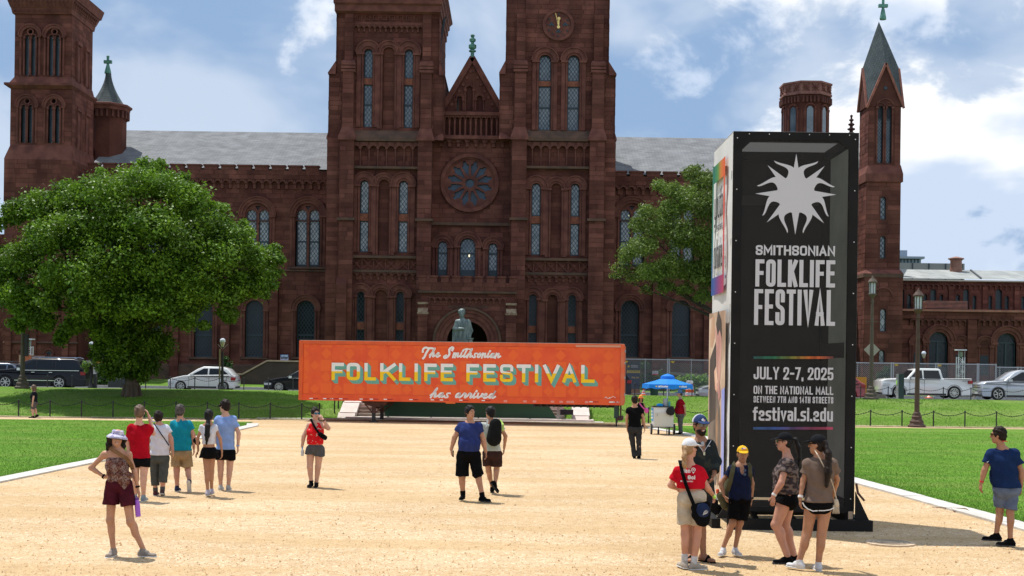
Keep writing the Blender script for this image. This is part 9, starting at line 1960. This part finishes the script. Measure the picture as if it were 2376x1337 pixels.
def back(s,x0,x1,y0,y1,tk=.2,z=0): h=(y1-y0)*d/F; lettering(s,h,h*tk,(x1-x0)*d/F,lambda a,c,dd:Vector((WX(x0,y1,d)+a,yb-dd-z,WZ(x0,y1,d)+c)),PR,p['t'])
back('Plan',1575,1598,1085,1095,.22); back('Go!',1592,1609,1101,1110,.24); back('Smithsonian'.lower().replace('s','s'),1580,1604,1112,1116,.14)
b=MB(); c=Vector((WX(1605,1088,d),yb-.001,WZ(1605,1088,d))); ring(b,c.x,c.z,.018,.027,yb-.001,yb,0,2*math.pi,16); b.add([(c.x-.02,yb-.001,c.z-.018),(c.x+.02,yb-.001,c.z-.018),(c.x,yb-.001,c.z-.05)],[(0,2,1)]); ring(b,c.x,c.z,.0,.009,yb-.001,yb,0,2*math.pi,10); ring(b,WX(1577,1114,d),WZ(1577,1114,d),0,.010,yb-.001,yb,0,2*math.pi,10); b.build('pin_print',PR,p['t'])
strap([W(1577,1068,d-.03),W(1579,1076,d-.13),W(1584,1100,d-.175),W(1592,1126,d-.175),W(1601,1150,d-.18),W(1610,1172,d-.19)],.045,BLKC,p['t'],'bag_strap')
t=thing('shoulder_bag','black and navy slouchy shoulder bag with a white print, hanging on the red shirted woman','bag',(W(1630,1220,d-.2).x,d-.2,.55)); blob('bag_body','','',[cap(W(1612,1178,d-.20),W(1640,1172,d-.20),.05,.05,((0,1,0),.7)),cap(W(1618,1195,d-.21),W(1636,1192,d-.21),.075,.075,((0,1,0),.6)),ell(W(1630,1208,d-.21),X_3,(.095,.06,.08))],BLKC,.010,.003,parent=t); blob('bag_panel','','',[ell(W(1631,1185,d-.235),X_3,(.085,.045,.10))],cloth('navy_panel',(.018,.03,.075)),.010,.002,parent=t)
b=MB(); c=W(1635,1190,d-.285); 
for a in range(5): b.tube([c+Vector((-.02+.008*a,0,-.03+.004*a)),c+Vector((-.012+.012*a,0,.0)),c+Vector((-.0+.01*a,0,.035-.006*abs(a-2)))],.0025,4)
b.build('bag_print',PR,t)
b=MB(); c=W(1658,1158,d+.1); b.lathe([(.0,0),(.02,.01),(.024,.03),(.01,.05)],c,8); o=b.build('lime_gadget',mat('lime_plastic',(.45,.75,.1),.4)); tag(o,'small lime green gadget in the hand of the staff woman','gadget')
# boy
YC=cloth('yellow_cap_cloth',(.72,.42,.03),(.62,.34,.02)); NB=cloth('navy_boy_tee',(.012,.018,.05),(.009,.013,.038)); OL=cloth('olive_canvas',(.11,.105,.06),(.08,.078,.045))
p=person('boy in yellow cap, navy tee and black shorts wearing an olive backpack',(1690,1290),1.55,dict(hd=(1723,1054),shL=(1696,1084),shR=(1741,1085),elL=(1672,1122),wrL=(1680,1150,-.06),haL=(1687,1162,-.08),elR=(1745,1122),wrR=(1744,1158),haR=(1742,1170),hpL=(1706,1152),hpR=(1730,1152),knL=(1700,1214,-.05),knR=(1717,1213),anL=(1678,1271,-.03),anR=(1706,1271)),-5,hang=2,skin='olive',hair='dark',w=.92,shirt=dict(m=NB,hem=1160,g=.02,sleeve=.5,neck='v'),legs_=dict(m=BLKC,hem=(1205,1206),flare=.035,g=.018),shoe=dict(m=cloth('white_trainer_b',(.68,.68,.7)),sole=SOLE),hat=dict(k='cap',m=YC,brim=YC),vox=.010,armr=.9,legr=.92,toes=(25,-15))
d=p['d']; hc,hf,hu,hl=p['hc'],p['hf'],p['hu'],p['hl']; c=hc+hf*.108+hu*.082
for x0,x1,z0,z1,m in ((-.03,-.012,-.013,.013,mat('flag_blue',(.02,.05,.25),.7)),(-.012,.03,0,.013,MATS['emblem_white']),(-.012,.03,-.013,0,MATS['emblem_red'])):
    b=MB(); e=(hu*.8-hf*.5); X=Vector((1,0,0)); b.add([c+X*x0+e*z0,c+X*x1+e*z0,c+X*x1+e*z1,c+X*x0+e*z1],[(0,1,2,3)]); b.build('flag_patch',m,p['t'])
t=thing('backpack','olive green backpack worn by the boy in the yellow cap','backpack',(W(1690,1150,d+.2).x,d+.2,.8))
strap([W(1706,1074,d+.02),W(1702,1080,d-.10),W(1699,1096,d-.135),W(1694,1118,d-.12),W(1688,1140,d-.02)],.06,OL,t,'pack_strap'); strap([W(1735,1074,d+.02),W(1740,1082,d-.09),W(1741,1098,d-.11),W(1740,1120,d-.05),W(1739,1140,d+.02)],.055,OL,t,'pack_strap')
blob('pack_body','','',[cap(W(1712,1100,d+.19),W(1695,1160,d+.2),.13,.16,((0,1,0),.6))],OL,.013,parent=t); blob('pack_pocket','','',[cap(W(1672,1150,d+.14),W(1682,1172,d+.14),.055,.06)],OL,.012,parent=t)
b=MB(); c=W(1665,1140,d+.14); b.lathe([(.022,-.03),(.022,.02),(.016,.03)],c,10); o=b.build('bottle_top',mat('orange_plastic',(.8,.12,.03),.4)); tag(o,'orange bottle top poking from the side pocket of the olive backpack','bottle')
b=MB(); 
for dz in (-.03,.03): c=W(1728,1096,d-.145)+Vector((.004*dz,0,dz*.9)); ring(b,c.x,c.z,.0,.02,c.y-.004,c.y,0,2*math.pi,12)
b.build('hung_sunglasses',mat('blue_lens',(.03,.07,.14),.1),p['t']); b=MB(); h=p['hands'][0][0]+p['hands'][0][1]*.1; b.box(h.x+.0,h.x+.03,h.y-.05,h.y-.04,h.z-.05,h.z+.05); o=b.build('mobile_phone',BLKC); tag(o,'dark mobile phone held low by the boy','phone'); wband(p,1,BLKC)
# camo woman, profile
CAM_=mat('camo_print',(.045,.035,.038),.85,(.17,.13,.115),13,spec=.08,lo=.5,hi=.55,detail=2,stretch=(1,1,1.9)); BC=cloth('black_cap_cloth',(.014,.015,.018))
p=person('woman in grey camouflage tee and black cap, side on and laughing, braid down her back',(1818,1306),1.70,dict(hd=(1819,1025),shL=(1828,1068,.16),shR=(1826,1070,-.15),elL=(1832,1115,.2),wrL=(1822,1150,.2),elR=(1812,1122,-.2),wrR=(1795,1150,-.2),haR=(1793,1166,-.2),hpL=(1828,1160,.09),hpR=(1820,1160,-.08),knL=(1821,1218,.1),knR=(1801,1218,-.08),anL=(1842,1288,.1),anR=(1827,1290,-.1),pt0=(1846,1020),pt1=(1853,1040),pt2=(1855,1065),pt3=(1852,1085),ptr=(.036,.042,.036,.016)),88,skin='ruddy',hair='black',hairstyle='braid',w=1.02,dp=1.25,bust=.05,belly=.03,shirt=dict(m=CAM_,hem=1146,g=.015,sleeve=.5),legs_=dict(m=BLKC,hem=(1168,1170),flare=.025,g=.014),shoe=BKS,glasses=LENS,hat=dict(k='cap',m=BC,brim=BC),smile=True,vox=.010,armr=1.12,legr=1.2,toes=(86,88))
wband(p,1,mat('white_watch',(.7,.68,.66),.4),'watch',.03,.034)
# tan tee woman
TN=cloth('taupe_tee',(.17,.12,.095),(.14,.10,.078)); BG=cloth('cream_cord',(.55,.47,.36))
p=person('woman in taupe tee and black shorts with white trim, very long dark ponytail',(1878,1324),1.76,dict(hd=(1896,1032),shL=(1872,1070),shR=(1934,1070),elL=(1864,1115,.02),wrL=(1857,1155,-.04),haL=(1857,1172,-.05),elR=(1942,1112,.08),wrR=(1934,1148,.24),hpL=(1883,1168),hpR=(1915,1168),knL=(1872,1240,.03),knR=(1906,1243,-.02),anL=(1855,1300),anR=(1899,1306),pt0=(1914,1022,-.06),pt1=(1923,1055,-.15),pt2=(1922,1095,-.19),pt3=(1918,1126,-.19),ptr=(.028,.055,.06,.035)),176,hang=118,skin='olive',hair='dark',hairstyle='ponytail',w=.96,bust=.01,shirt=dict(m=TN,hem=1165,g=.024,sleeve=.62,flare=.02),legs_=dict(m=BLKC,hem=(1180,1181),flare=.02,g=.012),shoe=WHS,glasses=LENS,hat=dict(k='cap',m=BC,brim=BC),vox=.010,armr=.9,legr=1.06,toes=(140,178))
d=p['d']; wband(p,0,MATS['white_watch'],'watch',.03,.033)
b=MB()
for i,(kx,zz0) in enumerate(((1866,1182),(1904,1184))):
    pass
PI_=[W(x,y,d-.14) for x,y in ((1862,1166),(1866,1174),(1874,1181),(1886,1186),(1897,1185))]; strap(PI_,.014,MATS['emblem_white'],p['t'],'white_trim'); strap([W(x,y,d-.135) for x,y in ((1899,1185),(1912,1185),(1926,1183),(1935,1178))],.012,MATS['emblem_white'],p['t'],'white_trim')
strap([W(1890,1044,d-.06),W(1896,1054,d-.135),W(1903,1066,d-.165),W(1912,1084,d-.17)],.014,BG,p['t'],'bag_cord'); strap([W(1928,1112,d-.16),W(1934,1130,d-.13),W(1939,1150,d-.1),W(1941,1162,d-.1)],.012,BG,p['t'],'bag_cord')
t=thing('tassel_bag','cream bag with long tassels at the right hip of the woman in taupe','bag',(W(1941,1175,d-.1).x,d-.1,.8)); blob('bag_body','','',[cap(W(1940,1162,d-.1),W(1941,1172,d-.1),.03,.035)],BG,.01,parent=t)
for i in range(6): b=MB(); x=1934+i*2.4; b.tube([W(x,1172,d-.11),W(x-.5,1182,d-.115),W(x+(i-3)*.6,1192,d-.11)],[.007,.009,.005],5); b.build('tassel',BG,t)
# navy polo man at right edge
NP=cloth('navy_polo',(.012,.028,.09),(.009,.022,.072)); DN=mat('denim',(.085,.11,.17),.85,(.13,.16,.23),7,spec=.15)
p=person('man in navy polo and denim shorts walking left at the right edge of the photo',(2325,1268),1.76,dict(hd=(2316,1010),shL=(2295,1048),shR=(2358,1048),elL=(2284,1092),wrL=(2277,1120),haL=(2275,1136),elR=(2370,1095),wrR=(2369,1128),haR=(2367,1142),hpL=(2321,1134),hpR=(2349,1134),knL=(2320,1186,.08),knR=(2344,1190,-.05),anL=(2312,1238,.08),anR=(2344,1250,-.05)),165,hang=118,skin='olive',hair='dark',w=1.12,dp=1.2,belly=.05,shirt=dict(m=NP,hem=1131,neck='polo',g=.022,sleeve=.6),legs_=dict(m=DN,hem=(1176,1183),flare=.02,g=.016),shoe=BKS,glasses=LENS,vox=.010,armr=1.08,legr=.95,toes=(105,95))
wband(p,0,mat('red_band',(.6,.02,.03),.5),'watch'); b=MB(); c=W(2289,1072,p['d']-.07); b.tube([c,c+Vector((.012,0,-.006)),c+Vector((.034,0,.012))],[.002,.005,.001],5); b.build('sleeve_mark',MATS['emblem_white'],p['t'])
b=MB(); c=W(2331,1024,p['d']-.085); b.box(c.x-.035,c.x+.035,c.y-.012,c.y-.006,c.z-.006,c.z+.006); b.build('collar_mark',MATS['emblem_red'],p['t'])
# ------------------------------------------------------------- bronze statue on its pedestal
BRZ=mat('bronze_patina',(.085,.115,.11),.55,(.20,.25,.24),4,.15,14,metal=.25,stretch=(1,1,.35)); dS=92.; sb=W(1075,845,dS)
t=thing('statue','green bronze statue of a robed man standing above the orange trailer','statue',(sb.x,dS,.9)); k=dS/F; w_=lambda x,y,dz=0: W(x,y,dS+dz)
b=MB(); b.box(sb.x-1.0,sb.x+1.0,dS-1.0,dS+1.0,.9,WZ(1075,818,dS)-.2); b.box(sb.x-1.15,sb.x+1.15,dS-1.15,dS+1.15,WZ(1075,818,dS)-.2,WZ(1075,818,dS)); b.build('pedestal',mat('grey_granite',(.3,.29,.28),.7,(.22,.21,.2),6),t)
U=Vector((0,0,1)); ax=((1,0,0),(0,1,0),(0,0,1)); hd=w_(1071.5,727)
C=[ell(hd,ax,(.20,.24,.27),.06),ell(hd+U*.08-Vector((0,-.05,0)),ax,(.23,.25,.22),.06),ell(hd-U*.16+Vector((0,-.08,0)),ax,(.15,.16,.14),.06),cap(hd+Vector((0,-.22,.02)),hd+Vector((0,-.27,-.06)),.02,.035,k=.03),cap(hd-U*.15,w_(1073,741),.13,.16),cap(w_(1062,747),w_(1086,747),.17,.17,k=.1),ell(w_(1074,757),ax,(.50,.30,.5),.12),ell(w_(1074,775),ax,(.46,.30,.6),.12),cap(w_(1066,790),w_(1062,820),.26,.30,k=.08),cap(w_(1082,785),w_(1084,820),.28,.3,k=.08),
 cap(w_(1061,748),w_(1056,764,-.1),.17,.16,k=.08),cap(w_(1056,764,-.1),w_(1072,763,-.38),.14,.09,k=.05),ell(w_(1074,763,-.4),ax,(.12,.07,.07),.04),cap(w_(1056,762),w_(1053,800),.16,.13,k=.08),cap(w_(1087,750),w_(1093,768),.17,.14,k=.08),cap(w_(1093,768),w_(1090,780,-.15),.13,.10,k=.05),ell(w_(1089,783,-.18),ax,(.12,.1,.09),.04)]
V_=surf(C,.03,'st',0,1,1)
# cloth folds running down the gown
v=V_[0]; m_=(v[:,2]<hd.z-.35); ph=np.sin(v[:,0]*21+np.sin(v[:,2]*2.3)*1.3)*.028+np.sin(v[:,0]*37+v[:,2]*3)*.014; v[m_,1]+=ph[m_]; skin_obj('bronze_figure',(v,V_[1]),BRZ,t,sm=1)
b=MB(); c=w_(1090,800); b.lathe([(.26,c.z-.4),(.2,c.z-.3),(.2,w_(1090,789).z),(.27,w_(1090,787).z),(.27,w_(1090,784.5).z)],(c.x,dS-.1,0),10); b.build('bronze_stand',BRZ,t)
skin_obj('hair',surf([ell(hd+U*.12+Vector((0,.05,0)),ax,(.25,.25,.2),.05),ell(hd+Vector((.17,.04,.05)),ax,(.08,.12,.14),.05),ell(hd+Vector((-.17,.04,.05)),ax,(.08,.12,.14),.05),ell(hd+Vector((0,-.3,-.1)),ax,(.2,.2,.27),.03,'s')],.03,'h',.012,1,1),BRZ,t)
